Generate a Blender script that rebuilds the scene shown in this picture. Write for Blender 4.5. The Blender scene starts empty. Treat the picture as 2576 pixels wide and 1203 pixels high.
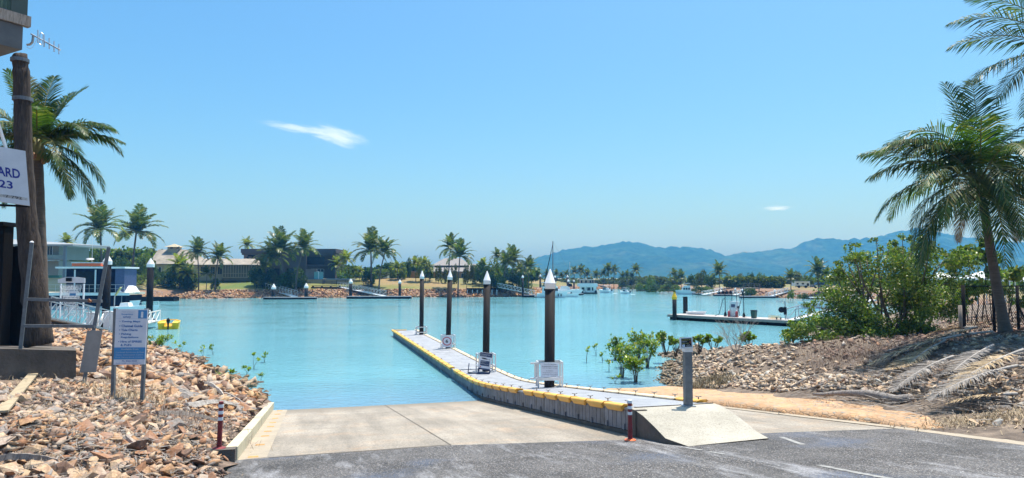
SUN_E=4.6;SKY_S=.13;EXPO=0.58;SKY_AIR=1.0;SKY_DUST=3.0;SKY_OZ=2.0;SKY_TINT=(.75,.98,1.09);SKY_SAT=1.2;CLOUD_C=(7,7.4,8)
HAZE_D=.00034;HAZE_C=(.09,.42,1.0)
HAZE_G=0.;WCOL=((.12,.325,.375),(.165,.39,.43));WBUMP=1.0
import bpy, math, random
import numpy as np
from mathutils import Vector, Matrix
rnd=random.Random(7); nr=np.random.RandomState(11)
C=bpy.context.scene.collection
sc=bpy.context.scene
PI=math.pi
# ---------------------------------------------------------------- camera maths (pixels of a 2576 x 1203 picture)
F=1789.;CX=1288;CY=601.5;PT=math.atan((698-601.5)/F);H=5.
def ray(x,y):
    u=(x-CX)/F;v=(CY-y)/F
    return Vector((u,math.cos(PT)-v*math.sin(PT),math.sin(PT)+v*math.cos(PT)))
def G(x,y,z=0.):
    d=ray(x,y);t=(z-H)/d.z;return Vector((0,0,H))+d*t
def PY(x,y,Y):
    d=ray(x,y);return Vector((0,0,H))+d*(Y/d.y)
RX,RY_=-.27174,.96237; SL=.10928; S0=28.476
def plane(X,Y): return SL*(S0-(X*RX+Y*RY_))
def RF(s,q,dz=0.): return Vector((q*RY_+s*RX,-q*RX+s*RY_,SL*(S0-s)+dz))
def sq(X,Y): return X*RX+Y*RY_, X*RY_-Y*RX
RANG=math.atan2(-RX,RY_)   # rotation of the ramp heading about z
# ---------------------------------------------------------------- objects
ORG={}
def tag(o,label=None,cat=None,group=None,kind=None):
    if label:o['label']=label
    if cat:o['category']=cat
    if group:o['group']=group
    if kind:o['kind']=kind
    return o
def thing(name,label,cat,loc=(0,0,0),rz=0,group=None):
    o=bpy.data.objects.new(name,None);C.objects.link(o);o.empty_display_size=.2
    o.location=loc;o.rotation_euler=(0,0,rz);ORG[o.name]=Vector(loc)
    return tag(o,label,cat,group)
def copy_tree(o,parent=None):
    c=o.copy();C.objects.link(c)
    if parent is not None:c.parent=parent
    ORG[c.name]=ORG.get(o.name,Vector((0,0,0)))
    for ch in list(o.children):copy_tree(ch,c)
    return c
def mesh(name,V,Fc,mats,parent=None,local=False,smooth=False,mi=None):
    me=bpy.data.meshes.new(name)
    if parent is not None and not local:
        off=ORG.get(parent.name,Vector((0,0,0)))
        V=[(v[0]-off.x,v[1]-off.y,v[2]-off.z) for v in V]
    me.from_pydata([tuple(v) for v in V],[],[tuple(f) for f in Fc])
    if not isinstance(mats,(list,tuple)):mats=[mats]
    for m in mats:me.materials.append(m)
    if mi is not None:me.polygons.foreach_set('material_index',mi)
    if smooth:me.polygons.foreach_set('use_smooth',[True]*len(me.polygons))
    me.update()
    o=bpy.data.objects.new(name,me);C.objects.link(o)
    if parent is not None:o.parent=parent;ORG[o.name]=ORG.get(parent.name,Vector((0,0,0)))
    else:ORG[o.name]=Vector((0,0,0))
    return o
def npmesh(name,V,T,mats,parent=None,smooth=False,k=3):
    me=bpy.data.meshes.new(name);V=np.asarray(V,dtype=np.float32)
    if parent is not None:V=V-np.array(ORG[parent.name],dtype=np.float32)
    T=np.asarray(T,dtype=np.int32)
    me.vertices.add(len(V));me.vertices.foreach_set('co',V.ravel())
    me.loops.add(T.size);me.loops.foreach_set('vertex_index',T.ravel())
    me.polygons.add(len(T));me.polygons.foreach_set('loop_start',np.arange(len(T),dtype=np.int32)*k)
    me.polygons.foreach_set('loop_total',np.full(len(T),k,dtype=np.int32))
    if smooth:me.polygons.foreach_set('use_smooth',[True]*len(T))
    me.materials.append(mats);me.update(calc_edges=True);me.validate()
    o=bpy.data.objects.new(name,me);C.objects.link(o)
    if parent is not None:o.parent=parent;ORG[o.name]=ORG[parent.name]
    return o
class MB:
    def __init__(s):s.v=[];s.f=[]
    def add(s,V,Fc):
        n=len(s.v);s.v+=[Vector(v) for v in V];s.f+=[tuple(i+n for i in f) for f in Fc];return s
    def quad(s,a,b,c,d):return s.add([a,b,c,d],[(0,1,2,3)])
    def hexa(s,P):  # 4 bottom, 4 top
        return s.add(P,[(3,2,1,0),(4,5,6,7),(0,1,5,4),(1,2,6,5),(2,3,7,6),(3,0,4,7)])
    def box(s,x0,x1,y0,y1,z0,z1):
        return s.hexa([(x0,y0,z0),(x1,y0,z0),(x1,y1,z0),(x0,y1,z0),(x0,y0,z1),(x1,y0,z1),(x1,y1,z1),(x0,y1,z1)])
    def obox(s,c,sx,sy,sz,rz=0):  # centre of base
        c=Vector(c);a=Vector((math.cos(rz),math.sin(rz),0))*sx/2;b=Vector((-math.sin(rz),math.cos(rz),0))*sy/2
        P=[c-a-b,c+a-b,c+a+b,c-a+b];z=Vector((0,0,sz));return s.hexa(P+[p+z for p in P])
    def beam(s,p,q,w,h=None,up=(0,0,1)):
        p=Vector(p);q=Vector(q);h=h or w;d=(q-p).normalized();u=Vector(up)
        a=d.cross(u)
        if a.length<1e-3:a=d.cross(Vector((1,0,0)))
        a.normalize();b=a.cross(d).normalized();a=a*w/2;b=b*h/2
        P=[p-a-b,p+a-b,p+a+b,p-a+b];Q=[x+(q-p) for x in P]
        return s.hexa(P+Q)
    def tube(s,pts,rad,n=8,cap=True):
        pts=[Vector(p) for p in pts]
        if not isinstance(rad,(list,tuple)):rad=[rad]*len(pts)
        base=len(s.v);ref=None
        for i,p in enumerate(pts):
            d=(pts[min(i+1,len(pts)-1)]-pts[max(i-1,0)]).normalized()
            if ref is None:
                ref=Vector((1,0,0)) if abs(d.x)<.8 else Vector((0,1,0))
            a=(ref-d*ref.dot(d)).normalized();ref=a;b=d.cross(a)
            for k in range(n):
                t=2*PI*k/n;s.v.append(p+(a*math.cos(t)+b*math.sin(t))*rad[i])
        for i in range(len(pts)-1):
            for k in range(n):
                a0=base+i*n+k;a1=base+i*n+(k+1)%n;s.f.append((a0,a1,a1+n,a0+n))
        if cap:
            s.f.append(tuple(base+k for k in range(n))[::-1]);s.f.append(tuple(base+(len(pts)-1)*n+k for k in range(n)))
        return s
    def cyl(s,c,r,z0,z1,n=16,r2=None):
        c=Vector(c);return s.tube([(c.x,c.y,z0),(c.x,c.y,z1)],[r,r if r2 is None else r2],n)
    def lathe(s,c,prof,n=16):
        c=Vector(c);return s.tube([(c.x,c.y,c.z+z) for r,z in prof],[max(r,.001) for r,z in prof],n)
    def blob(s,c,rx,ry,rz,n=10,m=7,jit=0,rg=rnd):
        c=Vector(c);base=len(s.v)
        for i in range(m+1):
            th=PI*i/m
            for k in range(n):
                ph=2*PI*k/n;j=1+rg.uniform(-jit,jit)
                s.v.append(c+Vector((rx*math.sin(th)*math.cos(ph)*j,ry*math.sin(th)*math.sin(ph)*j,rz*math.cos(th))))
        for i in range(m):
            for k in range(n):
                a=base+i*n+k;b=base+i*n+(k+1)%n;s.f.append((a,a+n,b+n,b))
        return s
    def build(s,name,mat,parent=None,local=False,smooth=False):
        return mesh(name,s.v,s.f,mat,parent,local,smooth)
# ---------------------------------------------------------------- materials
MATS={}
def nodes(name):
    m=bpy.data.materials.new(name);m.use_nodes=True;nt=m.node_tree;b=nt.nodes['Principled BSDF'];MATS[name]=m
    return m,nt,b
def N(nt,t,**k):
    n=nt.nodes.new(t)
    for a,v in k.items():
        if hasattr(n,a):setattr(n,a,v)
    return n
def coord(nt,scale=(1,1,1),rz=0):
    tc=N(nt,'ShaderNodeTexCoord');mp=N(nt,'ShaderNodeMapping');mp.inputs['Scale'].default_value=scale
    mp.inputs['Rotation'].default_value=(0,0,rz);nt.links.new(tc.outputs['Object'],mp.inputs['Vector']);return mp.outputs[0]
def noise(nt,vec,scale,detail=4,rough=.6):
    n=N(nt,'ShaderNodeTexNoise');n.inputs['Scale'].default_value=scale;n.inputs['Detail'].default_value=detail
    n.inputs['Roughness'].default_value=rough
    if vec is not None:nt.links.new(vec,n.inputs['Vector'])
    return n.outputs['Fac']
def ramp(nt,fac,stops,interp='LINEAR'):
    r=N(nt,'ShaderNodeValToRGB');nt.links.new(fac,r.inputs[0]);e=r.color_ramp;e.interpolation=interp
    while len(e.elements)<len(stops):e.elements.new(.5)
    for i,(p,c) in enumerate(stops):
        e.elements[i].position=p;e.elements[i].color=(c[0],c[1],c[2],1) if isinstance(c,(tuple,list)) else (c,c,c,1)
    return r.outputs[0]
def mix(nt,fac,a,b,mode='MIX'):
    n=N(nt,'ShaderNodeMix',data_type='RGBA',blend_type=mode)
    for i,v in ((0,fac),(6,a),(7,b)):
        if isinstance(v,(int,float)):n.inputs[i].default_value=v
        elif isinstance(v,(tuple,list)):n.inputs[i].default_value=(*v,1)
        else:nt.links.new(v,n.inputs[i])
    return n.outputs[2]
def bump(nt,b,fac,strength,dist=.03):
    n=N(nt,'ShaderNodeBump');n.inputs['Strength'].default_value=strength;n.inputs['Distance'].default_value=dist
    nt.links.new(fac,n.inputs['Height']);nt.links.new(n.outputs[0],b.inputs['Normal']);return n
def M(name,col,rough=.6,var=.2,scale=3,bmp=0,bscale=40,metal=0,stain=None,stretch=(1,1,1),island=0,spec=.5):
    m,nt,b=nodes(name);v=coord(nt,stretch)
    f=noise(nt,v,scale,5,.65)
    hi=tuple(min(1,c*(1+var)) for c in col);lo=tuple(c*(1-var) for c in col)
    c=ramp(nt,f,[(.3,lo),(.7,hi)])
    if stain:
        f2=noise(nt,v,scale*.6,6,.7);c=mix(nt,ramp(nt,f2,[(.5,0),(.68,1)]),c,stain)
    if island:
        g=N(nt,'ShaderNodeNewGeometry');c=mix(nt,1.,c,ramp(nt,g.outputs['Random Per Island'],[(0,1-island),(1,1.)]),'MULTIPLY')
    nt.links.new(c,b.inputs['Base Color']);b.inputs['Roughness'].default_value=rough;b.inputs['Metallic'].default_value=metal
    b.inputs['Specular IOR Level'].default_value=spec
    if bmp:bump(nt,b,noise(nt,v,bscale,4,.6),bmp)
    return m
def leafmat(name,c1,c2,c3=None,trans=.35,rough=.45,big=.6):
    m,nt,b=nodes(name);g=N(nt,'ShaderNodeNewGeometry')
    stops=[(0,c1),(.75,c2)]+([(.93,c3)] if c3 else [])
    c=ramp(nt,g.outputs['Random Per Island'],stops)
    f=noise(nt,coord(nt),big,2);c=mix(nt,1.,c,ramp(nt,f,[(.35,.65),(.65,1.3)]),'MULTIPLY')
    nt.links.new(c,b.inputs['Base Color']);b.inputs['Roughness'].default_value=rough;b.inputs['Specular IOR Level'].default_value=.3
    t=N(nt,'ShaderNodeBsdfTranslucent');nt.links.new(mix(nt,1.,c,(1.6,1.9,.7),'MULTIPLY'),t.inputs[0])
    ms=N(nt,'ShaderNodeMixShader');ms.inputs[0].default_value=trans
    nt.links.new(b.outputs[0],ms.inputs[1]);nt.links.new(t.outputs[0],ms.inputs[2])
    nt.links.new(ms.outputs[0],nt.nodes['Material Output'].inputs[0]);return m
def rockmat(name,stops,obj=False,dark=None,grey=0):
    m,nt,b=nodes(name)
    r=(N(nt,'ShaderNodeObjectInfo').outputs['Random'] if obj else N(nt,'ShaderNodeNewGeometry').outputs['Random Per Island'])
    c=ramp(nt,r,stops,'CONSTANT');v=coord(nt)
    f=noise(nt,v,9,6,.7);c=mix(nt,1.,c,ramp(nt,f,[(.3,.45),(.5,.85),(.72,1.2)]),'MULTIPLY')
    c=mix(nt,ramp(nt,noise(nt,v,3,3),[(.52,0),(.66,.6)]),c,(.33,.15,.07))
    if grey:
        hs=N(nt,'ShaderNodeHueSaturation');hs.inputs['Saturation'].default_value=.38;hs.inputs['Value'].default_value=1.05;nt.links.new(c,hs.inputs['Color'])
        gp_=N(nt,'ShaderNodeSeparateXYZ');nt.links.new(v,gp_.inputs[0]);gm_=N(nt,'ShaderNodeMapRange');gm_.inputs['From Min'].default_value=26;gm_.inputs['From Max'].default_value=16;gm_.inputs['To Max'].default_value=.1;nt.links.new(gp_.outputs[1],gm_.inputs[0])
        ga_=N(nt,'ShaderNodeMath',operation='ADD');nt.links.new(gm_.outputs[0],ga_.inputs[0]);nt.links.new(ramp(nt,noise(nt,v,.45,4),[(.4,0),(.65,grey)]),ga_.inputs[1]);c=mix(nt,ga_.outputs[0],c,hs.outputs[0])
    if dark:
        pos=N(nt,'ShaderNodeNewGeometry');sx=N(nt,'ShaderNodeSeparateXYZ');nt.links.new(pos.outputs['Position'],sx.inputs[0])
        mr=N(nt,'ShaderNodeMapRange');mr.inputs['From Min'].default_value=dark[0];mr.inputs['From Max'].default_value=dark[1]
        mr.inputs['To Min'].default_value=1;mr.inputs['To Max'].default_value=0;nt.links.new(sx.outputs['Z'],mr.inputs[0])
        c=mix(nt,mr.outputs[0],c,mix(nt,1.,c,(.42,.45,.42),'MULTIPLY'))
    nt.links.new(c,b.inputs['Base Color']);b.inputs['Roughness'].default_value=.85;b.inputs['Specular IOR Level'].default_value=.25
    bump(nt,b,noise(nt,v,30,5),.5,.02);return m
ORANGE=[(0,(.50,.27,.12)),(.16,(.56,.37,.21)),(.32,(.38,.17,.07)),(.46,(.22,.12,.075)),(.58,(.48,.36,.26)),(.68,(.33,.28,.24)),(.78,(.58,.38,.21)),(.92,(.14,.085,.06))]
TANS=[(0,(.58,.42,.27)),(.2,(.66,.52,.38)),(.4,(.42,.31,.23)),(.52,(.34,.31,.27)),(.64,(.62,.47,.32)),(.8,(.5,.46,.4)),(.93,(.24,.18,.14))]
DARKS=[(0,(.25,.16,.12)),(.3,(.34,.22,.16)),(.55,(.19,.13,.11)),(.75,(.42,.33,.27)),(.92,(.55,.48,.42))]
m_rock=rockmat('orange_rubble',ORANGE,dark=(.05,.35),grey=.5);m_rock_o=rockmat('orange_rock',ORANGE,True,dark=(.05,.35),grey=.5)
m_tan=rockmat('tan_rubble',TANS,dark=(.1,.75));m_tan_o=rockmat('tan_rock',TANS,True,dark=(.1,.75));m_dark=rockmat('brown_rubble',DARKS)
m_soil=M('dry_soil',(.15,.1,.07),.95,.4,2.3,.8,25,stain=(.3,.22,.16))
m_soilr=M('litter_soil',(.2,.15,.11),.95,.45,2.2,.9,35,stain=(.09,.065,.05))
m_conc,nt,b=nodes('pale_concrete');v=coord(nt)
c=ramp(nt,noise(nt,v,.9,6,.7),[(.3,(.33,.3,.24)),(.55,(.43,.39,.32)),(.75,(.5,.46,.38))])
c=mix(nt,1.,c,ramp(nt,noise(nt,v,30,3,.85),[(.3,.6),(.5,1.),(.7,1.15)]),'MULTIPLY')
vv=N(nt,'ShaderNodeTexVoronoi');vv.inputs['Scale'].default_value=5;nt.links.new(v,vv.inputs[0]);c=mix(nt,ramp(nt,vv.outputs['Distance'],[(.05,.7),(.09,0)]),c,(.12,.1,.08))
nt.links.new(c,b.inputs['Base Color']);b.inputs['Roughness'].default_value=.9;bump(nt,b,noise(nt,v,40,4,.7),.4)
m_kerb=M('cream_concrete',(.55,.49,.34),.85,.12,2,.3,70,stain=(.42,.37,.26))
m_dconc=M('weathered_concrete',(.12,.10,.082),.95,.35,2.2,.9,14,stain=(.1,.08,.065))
m_steel=M('galvanised_steel',(.42,.44,.46),.45,.15,9,metal=.6,stain=(.3,.3,.3))
m_dsteel=M('dull_steel',(.16,.17,.18),.55,.25,8,metal=.4)
m_alum=M('aluminium',(.66,.67,.68),.35,.08,7,metal=.55)
m_white=M('white_paint',(.8,.8,.78),.4,.05,2)
m_white2=M('white_gelcoat',(.82,.83,.84),.25,.04,1)
m_off=M('offwhite_plastic',(.72,.73,.74),.45,.08,3,stain=(.6,.6,.6))
m_black=M('black_rubber',(.014,.014,.016),.85,.3,5,spec=.15)
m_pile=M('dark_pile_sleeve',(.024,.021,.02),.7,.3,2,.1,30,stretch=(3,3,.5),stain=(.045,.04,.036),spec=.2)
m_navy=M('navy_paint',(.006,.008,.022),.7,.1,2,spec=.1)
m_glass=M('dark_window_glass',(.025,.035,.045),.08,.3,1)
m_cream=M('bleached_fender_plastic',(.74,.58,.38),.5,.12,2,stain=(.66,.44,.2))
m_yellow=M('yellow_fender_plastic',(.80,.43,.07),.5,.14,2,stain=(.68,.4,.1))
m_yel2=M('bright_yellow_paint',(.85,.5,.01),.4,.06,3)
m_red=M('red_rubber',(.2,.018,.022),.55,.2,8)
m_deck=M('light_grey_deck',(.34,.345,.365),.65,.07,2.5,.15,90,stain=(.27,.275,.29),island=.16)
m_float=M('grey_float_plastic',(.23,.23,.26),.6,.2,4,stain=(.15,.14,.14),island=.3)
m_wood=M('grey_weathered_wood',(.32,.27,.23),.9,.3,4,.6,30,stretch=(6,6,1),stain=(.16,.12,.1))
m_bark=M('rough_timber_bark',(.065,.046,.035),.95,.7,4,1.,7,stretch=(6,6,.8),stain=(.04,.03,.025))
m_dwood=M('dark_timber',(.012,.011,.011),.95,.3,5,stretch=(6,6,1),spec=.1)
m_drift=M('silver_driftwood',(.40,.36,.32),.9,.35,6,.8,20,stain=(.2,.16,.13))
m_dry=M('dry_frond',(.58,.42,.24),.85,.25,6,island=.55)
m_dryg=M('grey_dry_frond',(.3,.265,.235),.85,.3,6,island=.6)
m_straw=M('straw',(.5,.38,.24),.9,.25,3,island=.5)
m_twig=M('brown_twigs',(.3,.22,.17),.9,.3,3,island=.5)
m_trunk=M('palm_trunk_bark',(.13,.10,.078),.9,.3,3,.8,12,stretch=(1,1,9))
m_trunk2=M('tree_bark',(.14,.11,.085),.95,.3,3)
m_palm=leafmat('palm_leaf',(.022,.048,.012),(.065,.125,.022),(.2,.18,.05),.25,.45,.8)
m_palmf=leafmat('far_palm_leaf',(.04,.068,.018),(.105,.15,.035),(.26,.23,.07),.3,.35,.25)
m_palmy=leafmat('yellow_palm_leaf',(.10,.15,.02),(.24,.27,.04),(.35,.26,.06),.4,.4,.25)
m_leaf=leafmat('broad_leaf',(.035,.08,.018),(.19,.27,.06),(.3,.28,.07),.28,.38,.9)
m_mang=leafmat('mangrove_leaf',(.09,.15,.02),(.2,.27,.035),(.36,.33,.06),.4,.35,1)
m_treeA=leafmat('dark_tree_leaf',(.025,.055,.018),(.07,.12,.03),None,.3,.5,.15)
m_treeB=leafmat('green_tree_leaf',(.05,.095,.015),(.14,.2,.03),(.22,.2,.05),.4,.5,.15)
m_treeC=leafmat('olive_tree_leaf',(.055,.07,.03),(.13,.15,.05),None,.3,.5,.15)
m_coco=M('orange_coconut',(.3,.13,.04),.6,.4,8)
m_rachis=M('leaf_rib',(.22,.2,.07),.6,.2,3)
m_lawn=M('lawn',(.13,.17,.03),.95,.3,.25,.3,3,stain=(.27,.2,.09))
m_blue=M('blue_plastic',(.03,.17,.6),.4,.08,3)
m_sblue=M('sign_blue',(.05,.25,.52),.5,.06,6);m_snavy=M('sign_navy',(.025,.05,.12),.5,.1,6)
m_sface=M('sign_white',(.66,.68,.74),.5,.05,5,stain=(.58,.6,.67));m_txtb=M('text_blue',(.03,.16,.42),.6,.05,5)
m_txtn=M('text_navy',(.02,.03,.25),.6,.05,5);m_txtk=M('text_dark',(.03,.03,.04),.6,.05,5);m_txtf=M('text_faded',(.42,.5,.6),.6,.05,5)
m_txty=M('text_gold',(.6,.5,.15),.6,.05,5);m_sred=M('sign_red',(.5,.02,.03),.5,.05,5);m_txtw=M('text_white',(.75,.78,.8),.6,.05,5)
m_orange=M('orange_lifebuoy',(.75,.13,.03),.5,.1,5)
# ---------------------------------------------------------------- camera, light, sky
cam=bpy.data.cameras.new('camera');co=bpy.data.objects.new('camera',cam);C.objects.link(co);sc.camera=co
cam.sensor_width=36;cam.lens=F/2576*36;cam.clip_start=.1;cam.clip_end=20000
co.location=(0,0,H);co.rotation_euler=(PI/2+PT,0,0)
SE=math.radians(74);saz=Vector((.62,.78,0)).normalized()
sdir=Vector((saz.x*math.cos(SE),saz.y*math.cos(SE),math.sin(SE)))
sl=bpy.data.lights.new('sun','SUN');sl.energy=SUN_E;sl.angle=math.radians(.53);sl.color=(1,.95,.88)
so=bpy.data.objects.new('sun',sl);C.objects.link(so);so.rotation_euler=sdir.to_track_quat('Z','Y').to_euler()
w=bpy.data.worlds.new('World');sc.world=w;w.use_nodes=True;nt=w.node_tree
bg=nt.nodes['Background'];sky=N(nt,'ShaderNodeTexSky');sky.sky_type='NISHITA';sky.sun_disc=False
sky.sun_elevation=SE;sky.sun_rotation=math.atan2(saz.x,saz.y);sky.air_density=SKY_AIR;sky.dust_density=SKY_DUST;sky.ozone_density=SKY_OZ;sky.altitude=0
tc=N(nt,'ShaderNodeTexCoord')
def cloud(px,py,wx,wy,tilt,amp,sd,base):
    d=ray(px,py).normalized();a=d.cross(Vector((0,0,1))).normalized();b=a.cross(d)
    ca,sa=math.cos(tilt),math.sin(tilt);A=(a*ca+b*sa)*(F/wx);B=(b*ca-a*sa)*(F/wy)
    outs=[]
    for v in (A,B):
        vm=N(nt,'ShaderNodeVectorMath',operation='DOT_PRODUCT');nt.links.new(tc.outputs['Generated'],vm.inputs[0]);vm.inputs[1].default_value=v
        o2=N(nt,'ShaderNodeMath',operation='SUBTRACT');nt.links.new(vm.outputs['Value'],o2.inputs[0]);o2.inputs[1].default_value=d.dot(v);outs.append(o2.outputs[0])
    cb=N(nt,'ShaderNodeCombineXYZ');nt.links.new(outs[0],cb.inputs[0]);nt.links.new(outs[1],cb.inputs[1])
    ln=N(nt,'ShaderNodeVectorMath',operation='LENGTH');nt.links.new(cb.outputs[0],ln.inputs[0])
    mp=N(nt,'ShaderNodeMapping');mp.inputs['Scale'].default_value=(1.,1.6,1);mp.inputs['Location'].default_value=(sd,sd,0);nt.links.new(cb.outputs[0],mp.inputs[0])
    n1=noise(nt,mp.outputs[0],1.4,6,.62)
    fr=N(nt,'ShaderNodeVectorMath',operation='DOT_PRODUCT');nt.links.new(tc.outputs['Generated'],fr.inputs[0]);fr.inputs[1].default_value=d
    r=N(nt,'ShaderNodeMath',operation='MULTIPLY_ADD');nt.links.new(n1,r.inputs[0]);r.inputs[1].default_value=1.5;r.inputs[2].default_value=.35
    s_=N(nt,'ShaderNodeMath',operation='SUBTRACT');nt.links.new(r.outputs[0],s_.inputs[0]);nt.links.new(ln.outputs['Value'],s_.inputs[1])
    mr=N(nt,'ShaderNodeMapRange',interpolation_type='SMOOTHSTEP');nt.links.new(s_.outputs[0],mr.inputs[0]);mr.inputs['From Min'].default_value=0;mr.inputs['From Max'].default_value=1.1;mr.inputs['To Max'].default_value=amp
    g=N(nt,'ShaderNodeMath',operation='GREATER_THAN');nt.links.new(fr.outputs['Value'],g.inputs[0]);g.inputs[1].default_value=.5
    m2=N(nt,'ShaderNodeMath',operation='MULTIPLY');nt.links.new(mr.outputs[0],m2.inputs[0]);nt.links.new(g.outputs[0],m2.inputs[1])
    return mix(nt,m2.outputs[0],base,CLOUD_C)
cs=mix(nt,1.,sky.outputs[0],SKY_TINT,'MULTIPLY')
hs=N(nt,'ShaderNodeHueSaturation');hs.inputs['Saturation'].default_value=SKY_SAT;hs.inputs['Value'].default_value=1;nt.links.new(cs,hs.inputs['Color']);cs=hs.outputs[0]
cs=cloud(848,343,72,26,math.radians(-13),.55,3.1,cs)
cs=cloud(740,322,75,12,math.radians(-6),.45,7.7,cs)
cs=cloud(1955,524,38,7,0,.45,5.2,cs)
nt.links.new(cs,bg.inputs[0]);bg.inputs[1].default_value=SKY_S
vs=sc.view_settings;vs.view_transform='Standard';vs.look='None';vs.exposure=EXPO;vs.gamma=1;vs.use_curve_mapping=False
sc.cycles.use_denoising=True;sc.cycles.volume_bounces=0;sc.cycles.max_bounces=6;sc.cycles.transparent_max_bounces=8
sc.cycles.sample_clamp_indirect=4
# ---------------------------------------------------------------- terrain
class RBF:
    def __init__(s,P):
        P=np.array(P,float);s.p=P[:,:2];n=len(P)
        A=np.zeros((n+3,n+3));A[:n,:n]=np.linalg.norm(s.p[:,None]-s.p[None],axis=2)-np.eye(n)*.15
        A[:n,n]=1;A[:n,n+1:]=s.p;A[n,:n]=1;A[n+1:,:n]=s.p.T
        s.w=np.linalg.solve(A,np.r_[P[:,2],0,0,0])
    def __call__(s,X,Y):
        X=np.asarray(X,float);Y=np.asarray(Y,float);q=np.stack([X.ravel(),Y.ravel()],1);out=np.empty(len(q))
        for i in range(0,len(q),20000):
            c=q[i:i+20000];D=np.linalg.norm(c[:,None]-s.p[None],axis=2)
            out[i:i+20000]=D@s.w[:len(s.p)]+s.w[len(s.p)]+c@s.w[-2:]
        return out.reshape(X.shape)
def vnoise(X,Y,seed,sc_):
    r=np.random.RandomState(seed);T=r.rand(256,256);x=X/sc_;y=Y/sc_;xi=np.floor(x).astype(int);yi=np.floor(y).astype(int)
    fx=x-xi;fy=y-yi;fx=fx*fx*(3-2*fx);fy=fy*fy*(3-2*fy);g=lambda a,b:T[a&255,b&255]
    return (g(xi,yi)*(1-fx)+g(xi+1,yi)*fx)*(1-fy)+(g(xi,yi+1)*(1-fx)+g(xi+1,yi+1)*fx)*fy-.5
def fbm(X,Y,seed,s,o=5,p=.5):
    a=0;amp=1
    for i in range(o):a=a+vnoise(X,Y,seed+i,s)*amp;s*=.5;amp*=p
    return a
def P3(l,z=None):return [tuple(G(x,y,zz)) for x,y,zz in l]
SHL=[(680,1007),(615,987),(579,959),(544,939),(490,912),(436,893),(372,878)]
L=P3([(x,y,0) for x,y in SHL]+[(700,960,-1),(600,900,-1.2),(480,860,-1.5),(400,830,-1.5),
 (285,1003,2.1),(357,1015,2.05),(42,962,2.3),(205,968,2.2),(190,955,2.2),(0,943,2.35),(100,950,2.3),
 (100,1203,2.35),(300,1150,2.2),(0,1100,2.45),(450,1100,1.95),(400,1050,1.9),(500,1040,1.5),(600,1040,.8),(540,960,.5),(450,960,.95),
 (400,905,.5),(330,900,1.),(300,870,1.1),(250,848,1.1),(193,825,1.1),(150,860,1.5),(-200,960,2.5),(-100,1203,2.5),(250,822,-.5),(193,808,-.5),(-100,800,1.5)])
for s_ in (14.7,18,22,26,28.5):L.append(tuple(RF(s_,-1.75,.12)))
for s_ in (2,6,9,12):L.append(tuple(RF(s_,-1.7,.03)));L.append(tuple(RF(s_,-5,.1)))
hL=RBF(L)
R_=P3([(x,y,0) for x,y in [(1705,979),(1668,954),(1628,914),(1632,881)]]+[(1750,862,.9),(1850,862,1.4),(2000,862,2.),(2150,858,2.25),(2300,853,2.35),(2500,848,2.85),
 (1900,920,1.25),(1900,960,.9),(2000,950,1.3),(2100,900,1.9),(2100,960,1.6),(2200,990,1.55),(2300,960,2.05),(2300,1010,1.75),(2400,1020,1.85),
 (2500,1000,2.1),(2576,930,2.55),(2700,1000,2.5),(2700,850,3.),(1600,930,-.6),(1560,880,-1.2),(1600,850,-1.3),(1680,1010,-.5)])
for s_ in (13,16,19,22,26,29):R_.append(tuple(RF(s_,12.7,.02)));R_.append(tuple(RF(s_,15.8,.12)))
for s_ in (2,6,9,11):R_.append(tuple(RF(s_,12.4,.0)));R_.append(tuple(RF(s_,14.5,.25)))
R_+=[(12,43,-.6),(11,49,-1.2),(17,42,-.1),(24,46,1.2),(30,45,2.6),(35,60,2.6),(50,60,2.6),(22,36,2.5),(28,34,2.9),(40,30,3),(20,55,-1),(10,60,-1.5),(30,15,2.9),(6,40,-1),(28,58,.2),(17,36,1.6)]
hR=RBF(R_)
def grid(name,xs,ys,hf,mat,keep=None):
    X,Y=np.meshgrid(xs,ys);Z=hf(X,Y);ny,nx=X.shape
    V=np.stack([X.ravel(),Y.ravel(),Z.ravel()],1)
    a=np.arange(nx*ny).reshape(ny,nx);Q=np.stack([a[:-1,:-1],a[:-1,1:],a[1:,1:],a[1:,:-1]],2).reshape(-1,4)
    if keep is not None:
        k=keep(X,Y,Z).ravel();Q=Q[k[Q].all(1)]
    o=npmesh(name,V,Q,mat,smooth=True,k=4);return o
def kL(X,Y,Z):
    s,q=sq(X,Y);return ((q<-1.45)|(s>29.5)|((s<14.4)&(q<-1.2)))&(q<.5)&(Z>-1.4)
def hLn(X,Y):
    s,q=sq(X,Y);return hL(X,Y)+fbm(X,Y,3,1.2)*.16*np.clip((-q-1.5),0,1)
tag(grid('left_bank',np.arange(-62,0,.25),np.arange(4,68,.25),hLn,m_soil,kL),kind='structure')
def kR(X,Y,Z):
    s,q=sq(X,Y);return (q>12.3)&(Z>-1.4)
def hRn(X,Y):
    s,q=sq(X,Y);return hR(X,Y)+fbm(X,Y,9,1.4)*.2*np.clip((q-15.9),0,1)
tag(grid('right_bank',np.arange(3,60,.25),np.arange(2,66,.25),hRn,m_soilr,kR),kind='structure')
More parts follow.
